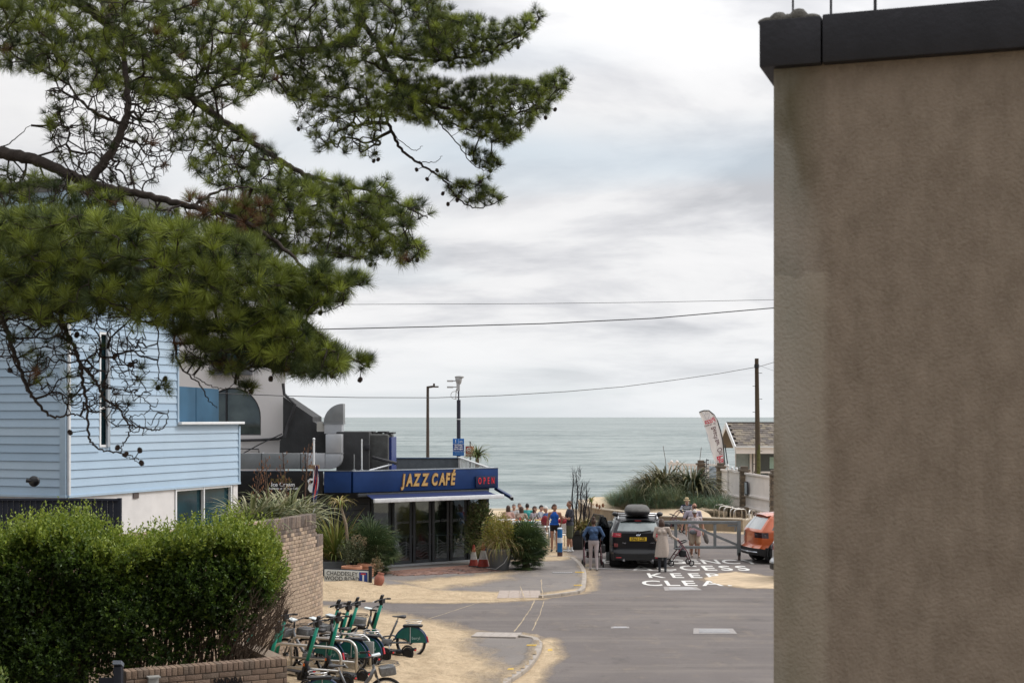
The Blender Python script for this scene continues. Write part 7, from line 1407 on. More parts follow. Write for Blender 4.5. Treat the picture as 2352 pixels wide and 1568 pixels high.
for k, (x, y) in enumerate(((-.45, .2), (.05, -.2), (.62, .22))):
    o = thing('drinking_glass', ('tall red drink at the left of', 'clear drink near the middle of', 'amber drink towards the right of')[k] + ' the long terrace table', 'glass', Vector(tabs[0][0]) + Vector((x, y, .75))); mk('tumbler', MB().lathe([(.028, 0), (.036, .13)], 16), M(('drink_red', 'drink_clear', 'drink_amber')[k], ((.45, .04, .04), (.45, .5, .5), (.5, .25, .05))[k], .15, spec=.8), o)
def chair(loc, rz, label, back, group='metal terrace chairs'):
    o = thing('cafe_chair', label, 'chair', loc, R(rz), group); mk('seat', MB().box((0, 0, .44), (.42, .42, .025)), slatw, o, bev=.006)
    for a in (-1, 1): mk('side_frame', MB().tube([(a * .22, -.20, 0), (a * .22, -.20, .64), (a * .22, .16, .66), (a * .22, .22, .0)], .014, 8), chal, o, smooth=True); mk('back_post', MB().tube([(a * .20, .18, .44), (a * .20, .25, .86)], .014, 8), chal, o, smooth=True)
    if back == 'slat':
        for k in range(5): mk('back_slat', MB().box((0, .19 + .013 * k, .52 + k * .075), (.40, .015, .045)), slatw, o)
    else: mk('back_panel', MB().box((0, .22, .68), (.42, .03, .34)), back, o, bev=.03)
    return o
teal = M('teal_chair', (.03, .30, .30), .6, var=.15)
chs_ = [((P(1238, 0, 50.8).x, 50.8, 0), 178, 'white slatted chair with its back to the viewer beside the palm', 'slat'), ((P(1247, 0, 52.2).x, 52.2, 0), 185, 'white slatted chair behind the first, carrying a red bag', 'slat'), ((P(1296, 0, 53.0).x, 53.0, 0), 200, 'white slatted chair between the blue vest woman and the man', 'slat'), ((P(1286, 0, 51.6).x, 51.6, 0), 190, 'slatted chair half hidden behind the bollard', 'slat'), ((P(1214, 0, 52.9).x, 52.9, 0), 180, 'teal backed chair at the long table', teal), ((P(1234, 0, 56.6).x, 56.6, 0), 5, 'chair on the far side of the long table under the man with short dark hair', 'slat')]
for a_ in chs_: chair(*a_)
bg_ = thing('backpack', 'dark red bag hanging on a white chair beside the woman in the blue vest', 'bag', P(1252, 1199, 52.0)); mk('bag', MB().ell((0, 0, 0), (.16, .12, .25)), M('bag_red', (.16, .01, .02), .8, var=.2), bg_, smooth=True); mk('pocket', MB().ell((0, -.09, -.08), (.11, .05, .11)), M('bag_red_dark', (.10, .01, .015), .8), bg_, smooth=True)
bg2 = thing('backpack', 'crimson bag on the chair between the standing pair', 'bag', P(1292, 1196, 52.6)); mk('bag', MB().ell((0, 0, 0), (.22, .12, .10)), M('bag_crimson', (.28, .015, .035), .8), bg2, smooth=True); mk('strap', MB().ring((0, 0, .1), .08, .01, 14, 5), M('bag_red_dark', (0, 0, 0)), bg2)
SIT = dict(pel=(0, .05, .54), wst=(0, .06, .68), chs=(0, .03, .88), nck=(0, -.01, 1.06), hd=(0, -.05, 1.20), shL=(-.18, 0, 1.0), shR=(.18, 0, 1.0), elL=(-.24, -.10, .80), elR=(.24, -.10, .80), wrL=(-.12, -.30, .80), wrR=(.12, -.30, .80), hpL=(-.09, .03, .52), hpR=(.09, .03, .52), knL=(-.10, -.40, .50), knR=(.10, -.40, .50), anL=(-.11, -.42, .08), anR=(.11, -.42, .08))
jn = M('jeans', (.04, .06, .11), .9)
def c3(n, c): return M(n, c, .9, var=.3, scale=9, bump=.6, bscale=10)
din = [(1167, 1163, 55.6, 170, 'diner with greying brown hair furthest left at the terrace tables', c3('pink_shirt', (.42, .26, .22)), (HB, 'long'), True), (1180, 1163, 56.6, 10, 'grey haired diner in a white top, second from the left', c3('white_top', (.5, .5, .5)), (HG, 'short'), True), (1193, 1163.5, 57.2, 5, 'grey haired diner behind the brown haired one at the terrace', c3('tan_top', (.30, .25, .20)), (HG, 'short'), False), (1197, 1168, 54.9, 160, 'diner with a brown bob leaning over the table', c3('mushroom_top', (.36, .27, .22)), (HB, 'long'), True),
       (1211, 1164.5, 56.8, 178, 'dark haired diner in front of the teal chair back', c3('teal_top', (.05, .28, .27)), (HK, 'short'), False), (1226, 1168, 55.2, 60, 'long brown haired diner turned left in the middle of the group', c3('grey_pink_top', (.26, .23, .25)), (HB, 'long'), True), (1241, 1164, 55.8, 70, 'man with short dark hair and grey tee shirt facing left at the table', c3('heather_tee', (.28, .30, .34)), (HK, 'short'), False), (1256, 1166, 55.0, -70, 'older diner with pale hair and a blue shirt just left of the blue vest woman', c3('sky_shirt', (.07, .16, .38)), (HW, 'short'), False)]
for u, v, Z_, rz, lb, tp_, hr, fm in din:
    lift = P(0, v + 8, Z_).z - 1.20; person(lb, (P(u, 0, Z_).x, Z_, max(-.05, min(.12, lift))), rz, 1.66, dict(SIT), dict(top=tp_, bottom=jn, skin=skC if rnd.random() < .5 else skA, shoe=blk_sh, sleeve=.7, hem=.02), hr, voxel=.017, female=fm)
# ------------------------------------------------------------------ vegetation
def norm(a): return a / (np.linalg.norm(a, axis=-1, keepdims=True) + 1e-9)
leafm = M('hedge_leaf', (.75, .75, .75), .42, var=.12, scale=3, attr='Col', trans=.28, spec=.35)
strapm = M('strap_leaf', (.8, .8, .8), .5, var=.1, scale=3, attr='Col', trans=.2, spec=.35)
needlem = M('pine_needle', (.8, .8, .8), .55, var=.1, scale=2, attr='Col', trans=.15, spec=.3)
barkm = M('pine_bark', (.040, .030, .025), .95, var=.4, scale=9, bump=.8, bscale=26); twigm = M('pine_twig', (.032, .024, .020), .95, var=.2, scale=9); stemm = M('hedge_stem', (.085, .058, .040), .9, var=.3, scale=20)
def straps(name, base, n, length, width, parent, cols, up=.6, droop=.6, spread=1., seg=6, fold=.25, lvar=.35, azi=None, base_r=.05, kind=None, el=None, mat=None):
    """arching sword leaves fanned out of a crown; every leaf a tapering folded ribbon"""
    base = np.atleast_2d(np.array(base, float)); N_ = n * len(base); b = np.repeat(base, n, 0); az = rng.uniform(0, 2 * np.pi, N_) if azi is None else rng.uniform(azi[0], azi[1], N_)
    e0 = rng.uniform(.25, 1., N_) ** .7 * (np.pi / 2) * up + (np.pi / 2) * (1 - spread) * .5 if el is None else rng.uniform(el[0], el[1], N_)
    L_ = length * (1 - lvar * rng.random(N_)); dr = droop * rng.uniform(.5, 1.3, N_)
    d = np.stack([np.cos(az), np.sin(az), 0 * az], 1); side = np.stack([-np.sin(az), np.cos(az), 0 * az], 1); p = b + d * (base_r * rng.random(N_))[:, None]; P_ = []; ang = e0.copy()
    for k in range(seg + 1):
        P_.append(p.copy()); ang = ang - dr / seg * (1 + k * .25); p = p + (d * np.cos(ang)[:, None] + np.array([0, 0, 1]) * np.sin(ang)[:, None]) * (L_ / seg)[:, None]
    tw = rng.uniform(-.5, .5, N_); V = []
    for k in range(seg + 1):
        t = k / seg; w_ = width * (1 - t ** 2.2) * (.6 + .4 * min(1, t * 4)) + width * .02; sd = side * np.cos(tw * t)[:, None] + np.array([0, 0, 1]) * np.sin(tw * t)[:, None]
        V += [P_[k] - sd * w_ / 2, P_[k] + sd * w_ / 2]
    V = np.stack(V, 1); m = V.shape[1]; idx = np.arange(N_)[:, None, None] * m; q = np.array([[2 * k, 2 * k + 1, 2 * k + 3, 2 * k + 2] for k in range(seg)])[None]; Fc = (idx + q).reshape(-1, 4)
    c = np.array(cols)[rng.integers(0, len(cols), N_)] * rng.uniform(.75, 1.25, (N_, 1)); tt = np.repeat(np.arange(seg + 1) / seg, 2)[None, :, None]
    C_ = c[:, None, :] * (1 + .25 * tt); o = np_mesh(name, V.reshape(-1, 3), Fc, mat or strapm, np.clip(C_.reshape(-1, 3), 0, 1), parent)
    if kind: o['kind'] = kind
    return o
GR = [(.10, .15, .045), (.14, .19, .06), (.075, .12, .04), (.20, .22, .09)]; YG_ = [(.20, .24, .05), (.28, .27, .07), (.15, .20, .05), (.34, .26, .08)]; DG = [(.05, .085, .035), (.07, .12, .045), (.04, .07, .03), (.10, .14, .06)]; BRZ = [(.10, .10, .045), (.16, .15, .07), (.07, .08, .035), (.22, .19, .10)]; BLG = [(.11, .20, .13), (.15, .25, .16), (.09, .16, .09), (.18, .27, .16)]; STW = [(.36, .27, .13), (.28, .22, .10), (.24, .22, .07), (.30, .19, .09)]
def plant(name, label, cat, loc, group=None): return thing(name, label, cat, loc, 0, group)
# flax clumps behind the tall wall, with seed stalks
WALLTOP = 2.75
for i, (u, Z_, n, ln, lb) in enumerate([(565, 27.2, 150, 1.25, 'variegated flax clump at the left end, beside the house corner'), (610, 28.0, 160, 1.25, 'variegated flax clump above the middle of the tall brick wall'), (655, 28.8, 160, 1.2, 'variegated flax clump right of the middle above the brick wall'), (690, 29.6, 110, 1.0, 'smallest flax clump near the end of the tall brick wall')]):
    q = Vector((P(u, 0, Z_).x, Z_ + .5, WALLTOP - .35)); o = plant('flax_plant', lb, 'plant', q, 'flax plants above the brick wall')
    straps('leaves', (0, 0, 0), n, ln, .055, o, [(.20, .22, .10), (.30, .30, .15), (.13, .15, .06), (.10, .12, .05), (.36, .34, .20)], up=1.12, droop=.95, seg=7, base_r=.2)
    st = MB(); pod = MB()
    for k in range(2):
        a = rnd.uniform(0, 6.28); h = rnd.uniform(1.25, 1.75); tx, ty = .25 * math.cos(a), .2 * math.sin(a); pts = [(0, 0, 0), (tx * .4, ty * .4, h * .5), (tx, ty, h)]; st.tube(pts, [.012, .010, .006], 5)
        for j in range(9):
            z = h * (.5 + .5 * j / 9); s_ = (-1) ** j; bx = tx * z / h; by = ty * z / h; st.tube([(bx, by, z), (bx + s_ * .07, by, z + .05)], .004, 4); pod.ell((bx + s_ * .08, by, z + .08), (.010, .010, .035), 6, 4)
    mk('flower_stalk', st, M('stalk_brown', (.11, .065, .045), .9, var=.3), o); tag(mk('seed_pods', pod, M('pod_rust', (.20, .09, .045), .9, var=.4, scale=30), o), kind='stuff')
# bed by the cafe wall
o = plant('flax_plant', 'tall yellow green flax clump between the brick wall end and the cafe', 'plant', G(768, 1316, PZ) + Vector((0, .3, .35))); straps('leaves', (0, 0, 0), 210, 1.95, .045, o, YG_, up=1.02, droop=.65, seg=7, base_r=.3)
straps('orange_leaves', (0, 0, 0), 16, 1.2, .04, o, [(.50, .30, .05), (.45, .34, .08)], up=.9, droop=.5, base_r=.3)
o = plant('cordyline', 'small leaning cabbage palm in front of the dark cafe boards', 'palm', (P(790, 0, 41.5).x, 41.5, PZ)); mk('trunk', MB().tube([(.10, 0, 0), (.14, 0, .6), (.06, 0, 1.5), (-.10, 0, 2.05)], [.07, .05, .045, .04], 10), M('palm_trunk', (.22, .17, .12), .95, var=.3, scale=20, bump=.6), o, smooth=True)
straps('leaves', (-.12, 0, 2.08), 60, .72, .035, o, YG_ + [(.40, .32, .16)], up=.9, droop=1.9, seg=6)
def fanpalm(label, loc, hh, n, fr, cols, lean=0.):
    o = plant('fan_palm', label, 'palm', loc); mk('trunk', MB().tube([(0, 0, 0), (.03, 0, hh * .45)], [.12, .10], 10), M('palm_trunk', (0, 0, 0)), o, smooth=True); stems = MB(); bases = []
    V, Fc, C_ = [], [], []; k0 = 0
    for i in range(n):
        az = rnd.uniform(0, 6.28); el = rnd.uniform(-.25, 1.5); L_ = fr * rnd.uniform(.7, 1.) * (.55 + .85 * max(0, math.sin(el))); d = Vector((math.cos(az) * math.cos(el), math.sin(az) * math.cos(el), math.sin(el))); b = Vector((0, 0, hh * .45 * rnd.uniform(.15, .55))); e = b + d * L_ * .55; e.z -= .08 * L_; stems.tube([b, b.lerp(e, .5) + Vector((0, 0, .04)), e], .006, 4)
        s_ = d.cross(Vector((0, 0, 1))).normalized(); u_ = s_.cross(d); c = Vector(cols[rnd.randrange(len(cols))]) * rnd.uniform(.75, 1.25)
        for j in range(15):
            a = -1.35 + 2.7 * j / 14; dd = (d * math.cos(a) + s_ * math.sin(a)).normalized(); ll = L_ * .5 * rnd.uniform(.8, 1.05); w_ = (u_ * .0 + s_ * math.cos(a) - d * math.sin(a)).normalized() * .013; m1 = e + dd * ll * .6; tp = e + dd * ll - Vector((0, 0, ll * rnd.uniform(.12, .4)))
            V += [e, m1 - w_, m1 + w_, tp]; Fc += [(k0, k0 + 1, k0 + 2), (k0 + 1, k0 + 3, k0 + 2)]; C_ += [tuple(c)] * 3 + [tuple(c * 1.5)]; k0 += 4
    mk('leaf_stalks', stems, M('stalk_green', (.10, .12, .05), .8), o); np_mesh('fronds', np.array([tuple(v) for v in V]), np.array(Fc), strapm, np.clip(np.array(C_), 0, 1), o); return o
fanpalm('round dark green fan palm left of the cafe doors', G(858, 1320, PZ) + Vector((-.05, .25, 0)), 2.2, 240, 1.2, DG + [(.13, .16, .07)]); fanpalm('dark green fan palm right of the grey pot beside the footway', G(1208, 1306, PZ) + Vector((0, 0, 0)), 2.1, 290, 1.05, DG + [(.12, .17, .06)])
# grey shrub with dried flower heads above the terracotta pots
def leafball(name, parent, ctr, rad, n, size, cols, mat=leafm, flat=1., kind='stuff'):
    a = rng.normal(size=(n, 3)); a = norm(a) * (rng.random((n, 1)) ** .38); c = np.array(ctr) + a * np.array(rad) * (1 + .18 * np.sin(a[:, :1] * 7 + a[:, 1:2] * 5)); d = norm(a + rng.normal(size=(n, 3)) * .7 + np.array([0, 0, .5])); s = norm(np.cross(d, rng.normal(size=(n, 3)))); L_ = size * rng.uniform(.6, 1.2, (n, 1))
    V = np.stack([c, c + d * L_ * .5 - s * L_ * .24, c + d * L_, c + d * L_ * .5 + s * L_ * .24], 1).reshape(-1, 3); Fc = np.arange(4 * n).reshape(n, 4); cc = np.array(cols)[rng.integers(0, len(cols), n)] * rng.uniform(.7, 1.3, (n, 1)); ob = np_mesh(name, V, Fc, mat, np.clip(np.repeat(cc, 4, 0), 0, 1), parent)
    if kind: ob['kind'] = kind
    return ob
o = plant('grey_shrub', 'grey green shrub with dried flower heads spilling over the terracotta pots', 'shrub', G(810, 1325, PZ) + Vector((0, .1, .38))); leafball('leaves', o, (0, 0, .35), (.42, .35, .36), 2600, .06, [(.16, .19, .10), (.22, .25, .15), (.12, .15, .07)]); leafball('dried_flowers', o, (.18, 0, .62), (.28, .25, .22), 420, .05, [(.46, .36, .22), (.38, .28, .17)])
o = plant('dead_plant', 'brown wilted plant hanging over the clay jar', 'plant', G(864, 1345, PZ) + Vector((0, .15, .42))); leafball('leaves', o, (0, 0, .12), (.16, .14, .20), 500, .05, [(.22, .17, .09), (.16, .13, .06), (.30, .22, .12)])
# grass pot and bamboo right of the doors
o = plant('potted_grass', 'straw and yellow green grass drooping over the big grey pot', 'grass', POT1 + Vector((0, 0, .60))); straps('blades', (0, 0, 0), 380, 1.1, .012, o, STW + [(.30, .30, .06), (.22, .24, .06)], up=.95, droop=1.5, seg=6, base_r=.33); leafball('leafy_tops', o, (.0, 0, .52), (.50, .44, .56), 8000, .05, [(.40, .37, .06), (.32, .29, .06), (.25, .28, .055), (.40, .29, .10)])
straps('dry_skirt', (0, 0, .1), 80, .6, .012, o, [(.38, .26, .16), (.45, .32, .2)], el=(-.2, .7), droop=2.6, seg=6, base_r=.36)
o = plant('bamboo', 'tall green bamboo clump between the cafe corner and the grass pot', 'bamboo', (P(1102, 0, 44.6).x, 44.9, PZ)); leafball('leaves', o, (0, 0, 1.15), (.42, .3, .85), 7500, .085, [(.10, .16, .05), (.16, .21, .07), (.20, .20, .09), (.24, .20, .11)]); straps('blades', (0, 0, .2), 160, 1.6, .02, o, GR, up=1., droop=.7, base_r=.25)
# palm head above the cafe fascia, small palm, burnt shrub
o = plant('cordyline', 'spiky palm head showing above the right end of the cafe fascia', 'palm', (P(1096, 0, 58.6).x, 58.6, 0)); zt_ = P(0, 1052, 58.6).z; mk('trunk', MB().tube([(0, 0, 0), (.04, 0, zt_ * .5), (0, 0, zt_)], [.11, .09, .08], 10), M('palm_trunk', (0, 0, 0)), o); straps('leaves', (0, 0, zt_), 110, .95, .05, o, GR + [(.24, .25, .11), (.30, .27, .15)], up=1.0, droop=1.2, seg=6, spread=1.)
o = plant('cordyline', 'small yellow green palm on a thin trunk beside the burnt shrub', 'palm', (P(1358, 0, 54).x, 54, 0)); zt_ = P(0, 1152, 54).z; mk('trunk', MB().tube([(-.02, 0, 0), (0, 0, zt_)], [.05, .035], 8), M('palm_trunk', (0, 0, 0)), o); straps('leaves', (0, 0, zt_), 42, .42, .025, o, YG_, up=1., droop=1.2); straps('dead_leaves', (0, 0, zt_ - .05), 14, .35, .02, o, [(.28, .16, .08), (.2, .11, .06)], el=(-.3, .3), droop=1.6)
m_ = MB()
for (u, v) in ((1371, 1160), (1377, 1163), (1385, 1160)): q = P(u, v, 54) - Vector((P(1358, 0, 54).x, 54, 0)); m_.tube([(0, 0, zt_ * .55), q * .7 + Vector((0, 0, zt_ * .1)), q], .006, 5).ell(q, (.05, .05, .08), 8, 5)
mk('seed_heads', m_, M('pod_rust', (0, 0, 0)), o)
o = plant('burnt_shrub', 'blackened bare shrub with charred stems in the black square planter', 'shrub', PLQ + Vector((0, .05, .66))); ch = M('charred', (.03, .026, .03), .9, var=.4, scale=20)
for k, (x, h, lean) in enumerate([(-.26, 2.05, -.04), (-.14, 2.1, .0), (-.05, 1.7, .1), (.06, 1.3, .12), (.14, 1.55, .08), (.20, 1.15, .15)]):
    pts = [Vector((x + lean * t + .03 * math.sin(t * 9 + k * 2), .05 * math.sin(k * 3 + t * 4), h * t)) for t in [i / 12 for i in range(13)]]; mk('stem', MB().tube(pts, [.040 - .026 * i / 12 for i in range(13)], 7), ch, o)
m_ = MB()
for k in range(240):
    x = rnd.uniform(-.3, .25); hmax = 2.15 if x < 0 else 1.6; z = hmax * rnd.uniform(.25, 1.) ; a = rnd.uniform(0, 6.28); l_ = rnd.uniform(.12, .36); p = Vector((x, rnd.uniform(-.1, .1), z)); d = Vector((math.cos(a) * .55, math.sin(a) * .5, .75)); q = p + d * l_ * .5 + Vector((0, 0, .03)); m_.tube([p, q, p + d * l_ + Vector((rnd.uniform(-.03, .03), 0, .06))], [.005, .004, .002], 4, cap=False)
tag(mk('twigs', m_, ch, o), kind='stuff'); straps('new_growth', [(0, 0, 0), (.22, 0, 0)], 150, .75, .012, o, YG_ + [(.35, .22, .10), (.3, .16, .09)], up=1., droop=1.0, base_r=.22); leafball('low_leaves', o, (.08, 0, .2), (.4, .3, .24), 1300, .05, [(.26, .22, .07), (.34, .20, .10), (.18, .2, .06)])
# dune grass mound and flax on the sand bed
mr = np.stack([sample_poly([(4.7, 65.2), (6.4, 63.6), (9.0, 63.2), (9.7, 64.4), (9.8, 69), (6.5, 70), (4.6, 68.6)], 330)], 0)[0]
dg_ = thing('dune_grass', 'blue green dune grass covering the raised sand bed', 'grass', (0, 0, 0)); dg_['kind'] = 'stuff'
bs_ = np.column_stack([mr, np.full(len(mr), .62)]); straps('blades', bs_, 60, .95, .012, dg_, BLG + [(.16, .20, .09), (.20, .16, .09)], up=1., droop=1.0, seg=4, base_r=.22, kind='stuff')
bs2 = np.column_stack([sample_poly([(5.2, 64.5), (7.2, 63), (8.2, 66), (6, 69)], 60), np.full(60, 1.0)]); straps('blades', bs2, 60, 1.25, .012, dg_, [(.09, .14, .07), (.12, .17, .08), (.18, .18, .09)], up=1., droop=1.0, seg=4, base_r=.25, kind='stuff')
straps('dry_edge', np.column_stack([sample_poly([(4.8, 64.6), (5.3, 63.6), (5.9, 63.4), (5.6, 65)], 16), np.full(16, .5)]), 60, .6, .011, dg_, [(.20, .14, .08), (.15, .12, .07)], up=.9, droop=1.2, seg=4, base_r=.2, kind='stuff')
for i, (u, v, Z_, n, ln, lb) in enumerate([(1500, 1128, 65.5, 220, 1.6, 'bronze green flax clump at the left of the dune bed'), (1528, 1122, 66.5, 330, 1.95, 'largest bronze flax clump in the middle of the dune bed'), (1590, 1126, 65.8, 330, 1.9, 'dark flax clump at the right of the dune bed near the stone pier'), (1622, 1134, 66.8, 60, 1.1, 'small flax clump against the banner at the end of the dune bed')]):
    q = P(u, v, Z_); o = plant('flax_plant', lb, 'plant', q, 'flax plants on the dune bed'); straps('leaves', (0, 0, 0), n, ln, .085, o, BRZ + ([(.05, .07, .035)] * 3 if i == 2 else []), up=1., droop=1.35, seg=6, base_r=.55)
    if i in (1, 2): mk('flower_stalk', MB().tube([(.1, 0, .3), (.35 if i == 2 else .0, 0, 1.4), (.42 if i == 2 else -.1, 0, 2.0)], .012, 5), M('stalk_brown', (0, 0, 0)), o)
m_ = thing('seed_stalk', 'tall dark flowering stalk rising right of the flax clumps', 'plant', P(1622, 1120, 66.2)); mk('stem', MB().tube([(0, 0, 0), (0, 0, .9), (.02, 0, 1.35)], .02, 6), ch, m_); e = MB(); [e.ell(((-1) ** k * .08, 0, .5 + k * .1), (.06, .04, .03), 8, 4) for k in range(9)]; mk('seed_heads', e, ch, m_)

# ------------------------------------------------------------------ hedge
hg = thing('hedge', 'tall bright green hedge with bare lower twigs at its right end, above the low wall', 'hedge', (0, 0, 0))
def toph(x):   # hedge top height as a function of x, read off its silhouette
    return np.interp(x, [-8.2, -7.2, -6.75, -6.35, -6.0, -5.75, -5.4, -5.1, -4.9, -4.4, -4.05, -3.75, -3.55, -3.36], [2.82, 2.88, 2.98, 3.06, 3.12, 2.96, 2.76, 2.74, 2.86, 2.98, 3.00, 2.90, 2.66, 2.2])
def both(x): return np.interp(x, [-8.2, -5.6, -5.1, -4.5, -4.1, -3.7, -3.36], [.95, 1.05, 1.22, 1.25, 1.30, 1.75, 2.05])
nC = 10500; X_ = rng.uniform(-8.2, -3.42, nC * 2); yb = 19.15 + (X_ + 5.5) * .34; T_ = toph(X_); Bt = both(X_); q_r = rng.random(nC * 2)
ztop_ = T_ + .10 * np.sin(X_ * 9) * np.sin(X_ * 4.3 + 1); zz = Bt + (ztop_ - Bt) * rng.random(nC * 2) ** .75; depth = rng.random(nC * 2) ** 1.6 * .9
front = yb + .12 * np.sin(X_ * 5 + zz * 3) + .10 * np.sin(X_ * 2.1 - zz * 5) + .45 * np.clip((zz - ztop_ + .35) / .35, 0, 1) ** 2
low_ = np.clip((zz - Bt) / .6, 0, 1); sparse = (X_ > -5.8) & (zz < Bt + .55); keep = (rng.random(nC * 2) < np.where(sparse, .62, 1.)); ontop = rng.random(nC * 2) < .42; zz = np.where(ontop, ztop_ - .16 * rng.random(nC * 2) ** 2, zz); dep2 = np.where(ontop, rng.random(nC * 2) * 1.4, depth)
Cn = np.stack([X_, front + dep2, zz], 1)[keep]; ot = ontop[keep]; n_ = len(Cn)
out = norm(np.stack([rng.normal(0, .5, n_) + np.where(Cn[:, 0] > -3.75, .45, 0), np.where(ot, rng.normal(0, .4, n_), -.75 + rng.normal(0, .3, n_)), np.where(ot, 1.3, .55) + rng.normal(0, .3, n_)], 1))
K = 11; kk = np.arange(K); tpos = kk / (K - 1); sh = rng.uniform(.09, .17, n_) * np.where(ot, 1.1 + 1.5 * (rng.random(n_) < .16), 1.); out = np.where((sh > .22)[:, None], norm(out + np.array([0, 0, 2.2])), out)
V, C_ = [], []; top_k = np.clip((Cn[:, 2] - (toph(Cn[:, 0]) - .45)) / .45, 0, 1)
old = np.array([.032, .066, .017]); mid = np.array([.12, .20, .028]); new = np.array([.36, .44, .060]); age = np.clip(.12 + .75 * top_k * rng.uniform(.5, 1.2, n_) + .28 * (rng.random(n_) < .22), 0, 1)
for k in range(K):
    c = Cn + out * (sh * tpos[k])[:, None]; a = rng.normal(size=(n_, 3)); ld = norm(out * (.45 + .5 * tpos[k]) + norm(a) * .85); sd = norm(np.cross(ld, rng.normal(size=(n_, 3)))); nn_ = np.cross(ld, sd); L_ = rng.uniform(.044, .078, (n_, 1)) * (1.05 - .3 * tpos[k]); w_ = L_ * .27
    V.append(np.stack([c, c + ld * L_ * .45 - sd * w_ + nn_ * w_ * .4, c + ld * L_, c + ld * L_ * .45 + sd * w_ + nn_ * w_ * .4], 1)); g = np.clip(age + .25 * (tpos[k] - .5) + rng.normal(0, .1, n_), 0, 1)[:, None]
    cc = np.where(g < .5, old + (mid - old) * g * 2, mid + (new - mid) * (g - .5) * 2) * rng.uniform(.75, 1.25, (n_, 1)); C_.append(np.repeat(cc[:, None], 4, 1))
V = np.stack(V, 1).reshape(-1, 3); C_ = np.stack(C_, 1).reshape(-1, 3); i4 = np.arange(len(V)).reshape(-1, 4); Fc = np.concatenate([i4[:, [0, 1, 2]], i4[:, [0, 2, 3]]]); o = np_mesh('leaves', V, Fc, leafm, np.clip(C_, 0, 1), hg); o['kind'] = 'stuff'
sm_ = MB()
for k in range(420):
    x = rnd.uniform(-7.6, -3.7); yb_ = 19.15 + (x + 5.5) * .34 + rnd.uniform(.25, 1.1); h = float(toph(x)) - 1.2; ln = rnd.uniform(-.35, .55); j_ = rnd.uniform(-.12, .12)
    sm_.tube([(x, yb_, 1.2), (x + ln * .3 + j_, yb_ - .05, 1.2 + h * .3), (x + ln * .7 - j_, yb_, 1.2 + h * .6), (x + ln, yb_ - .1, 1.2 + h * .85)], [.010, .007, .005, .003], 4, cap=False)
for k in range(130):      # bare twigs fanning out at the right end
    x = rnd.uniform(-4.1, -3.45); y_ = 19.75 + rnd.uniform(-.25, .6); L_ = rnd.uniform(.5, 1.25); a = rnd.uniform(.55, 1.25); dx = math.cos(a); dz = math.sin(a); p = Vector((x, y_, 1.32 + rnd.uniform(0, .3))); q = p + Vector((dx * .35 * L_, rnd.uniform(-.1, .1), dz * .45 * L_)); e = p + Vector((dx * L_ * .85, rnd.uniform(-.2, .2), dz * L_ * .85)); 
    if e.x > -3.05: e.x = -3.05 - rnd.random() * .3
    q.x += rnd.uniform(-.08, .08); q.z += rnd.uniform(-.06, .06); sm_.tube([p, q, e], [.0045, .0035, .0015], 4, cap=False)
    for j in range(3): t_ = rnd.uniform(.3, .9); s = q.lerp(e, t_); sm_.tube([s, s + Vector((rnd.uniform(-.05, .16), rnd.uniform(-.08, .08), rnd.uniform(.06, .2)))], [.003, .0015], 3, cap=False)
o = mk('stems', sm_, stemm, hg, recalc=False); o['kind'] = 'stuff'
mk('inner_shade', MB().prism([(-8.3, 19.1), (-5.95, 19.75), (-5.95, 20.0), (-8.3, 20.0)], 1.5, .9), M('hedge_shade_green', (.018, .03, .012), .95, var=.5, scale=12), hg)  # solid dark green block standing in for the shade inside the hedge
bsh = plant('garden_shrub', 'bright green shrub just showing in the bottom left corner', 'shrub', (-5.72, 15.6, 0)); mk('stem', MB().tube([(0, 0, 0), (0, 0, 1.4)], [.03, .015], 6), stemm, bsh); leafball('leaves', bsh, (-.05, 0, 1.32), (.50, .5, .62), 5200, .06, [(.19, .27, .045), (.10, .17, .035), (.26, .32, .07)])

# ------------------------------------------------------------------ the pine
pine = thing('pine_tree', 'large dark pine with long needles and hanging bare twigs filling the upper left', 'tree', (-7.0, 15.5, 0)); PO = np.array([-7.0, 15.5, 0])
def P3(pts): return np.array([tuple(P(*p)) for p in pts])
def cr_(pts, n=8):
    pts = [Vector(p) for p in pts]; out = []
    for i in range(len(pts) - 1):
        a, b, c, d = pts[max(0, i - 1)], pts[i], pts[i + 1], pts[min(len(pts) - 1, i + 2)]
        for k in range(n): t = k / n; out.append(.5 * ((2 * b) + (-a + c) * t + (2 * a - 5 * b + 4 * c - d) * t * t + (-a + 3 * b - 3 * c + d) * t ** 3))
    out.append(pts[-1]); return out
trunk = [Vector((-7.0 + .1 * math.sin(k), 15.5, k * 1.35)) for k in range(10)]
mk('trunk', MB().tube([p - Vector(PO) for p in trunk], [.42 - .032 * k for k in range(10)], 16), barkm, pine, smooth=True)
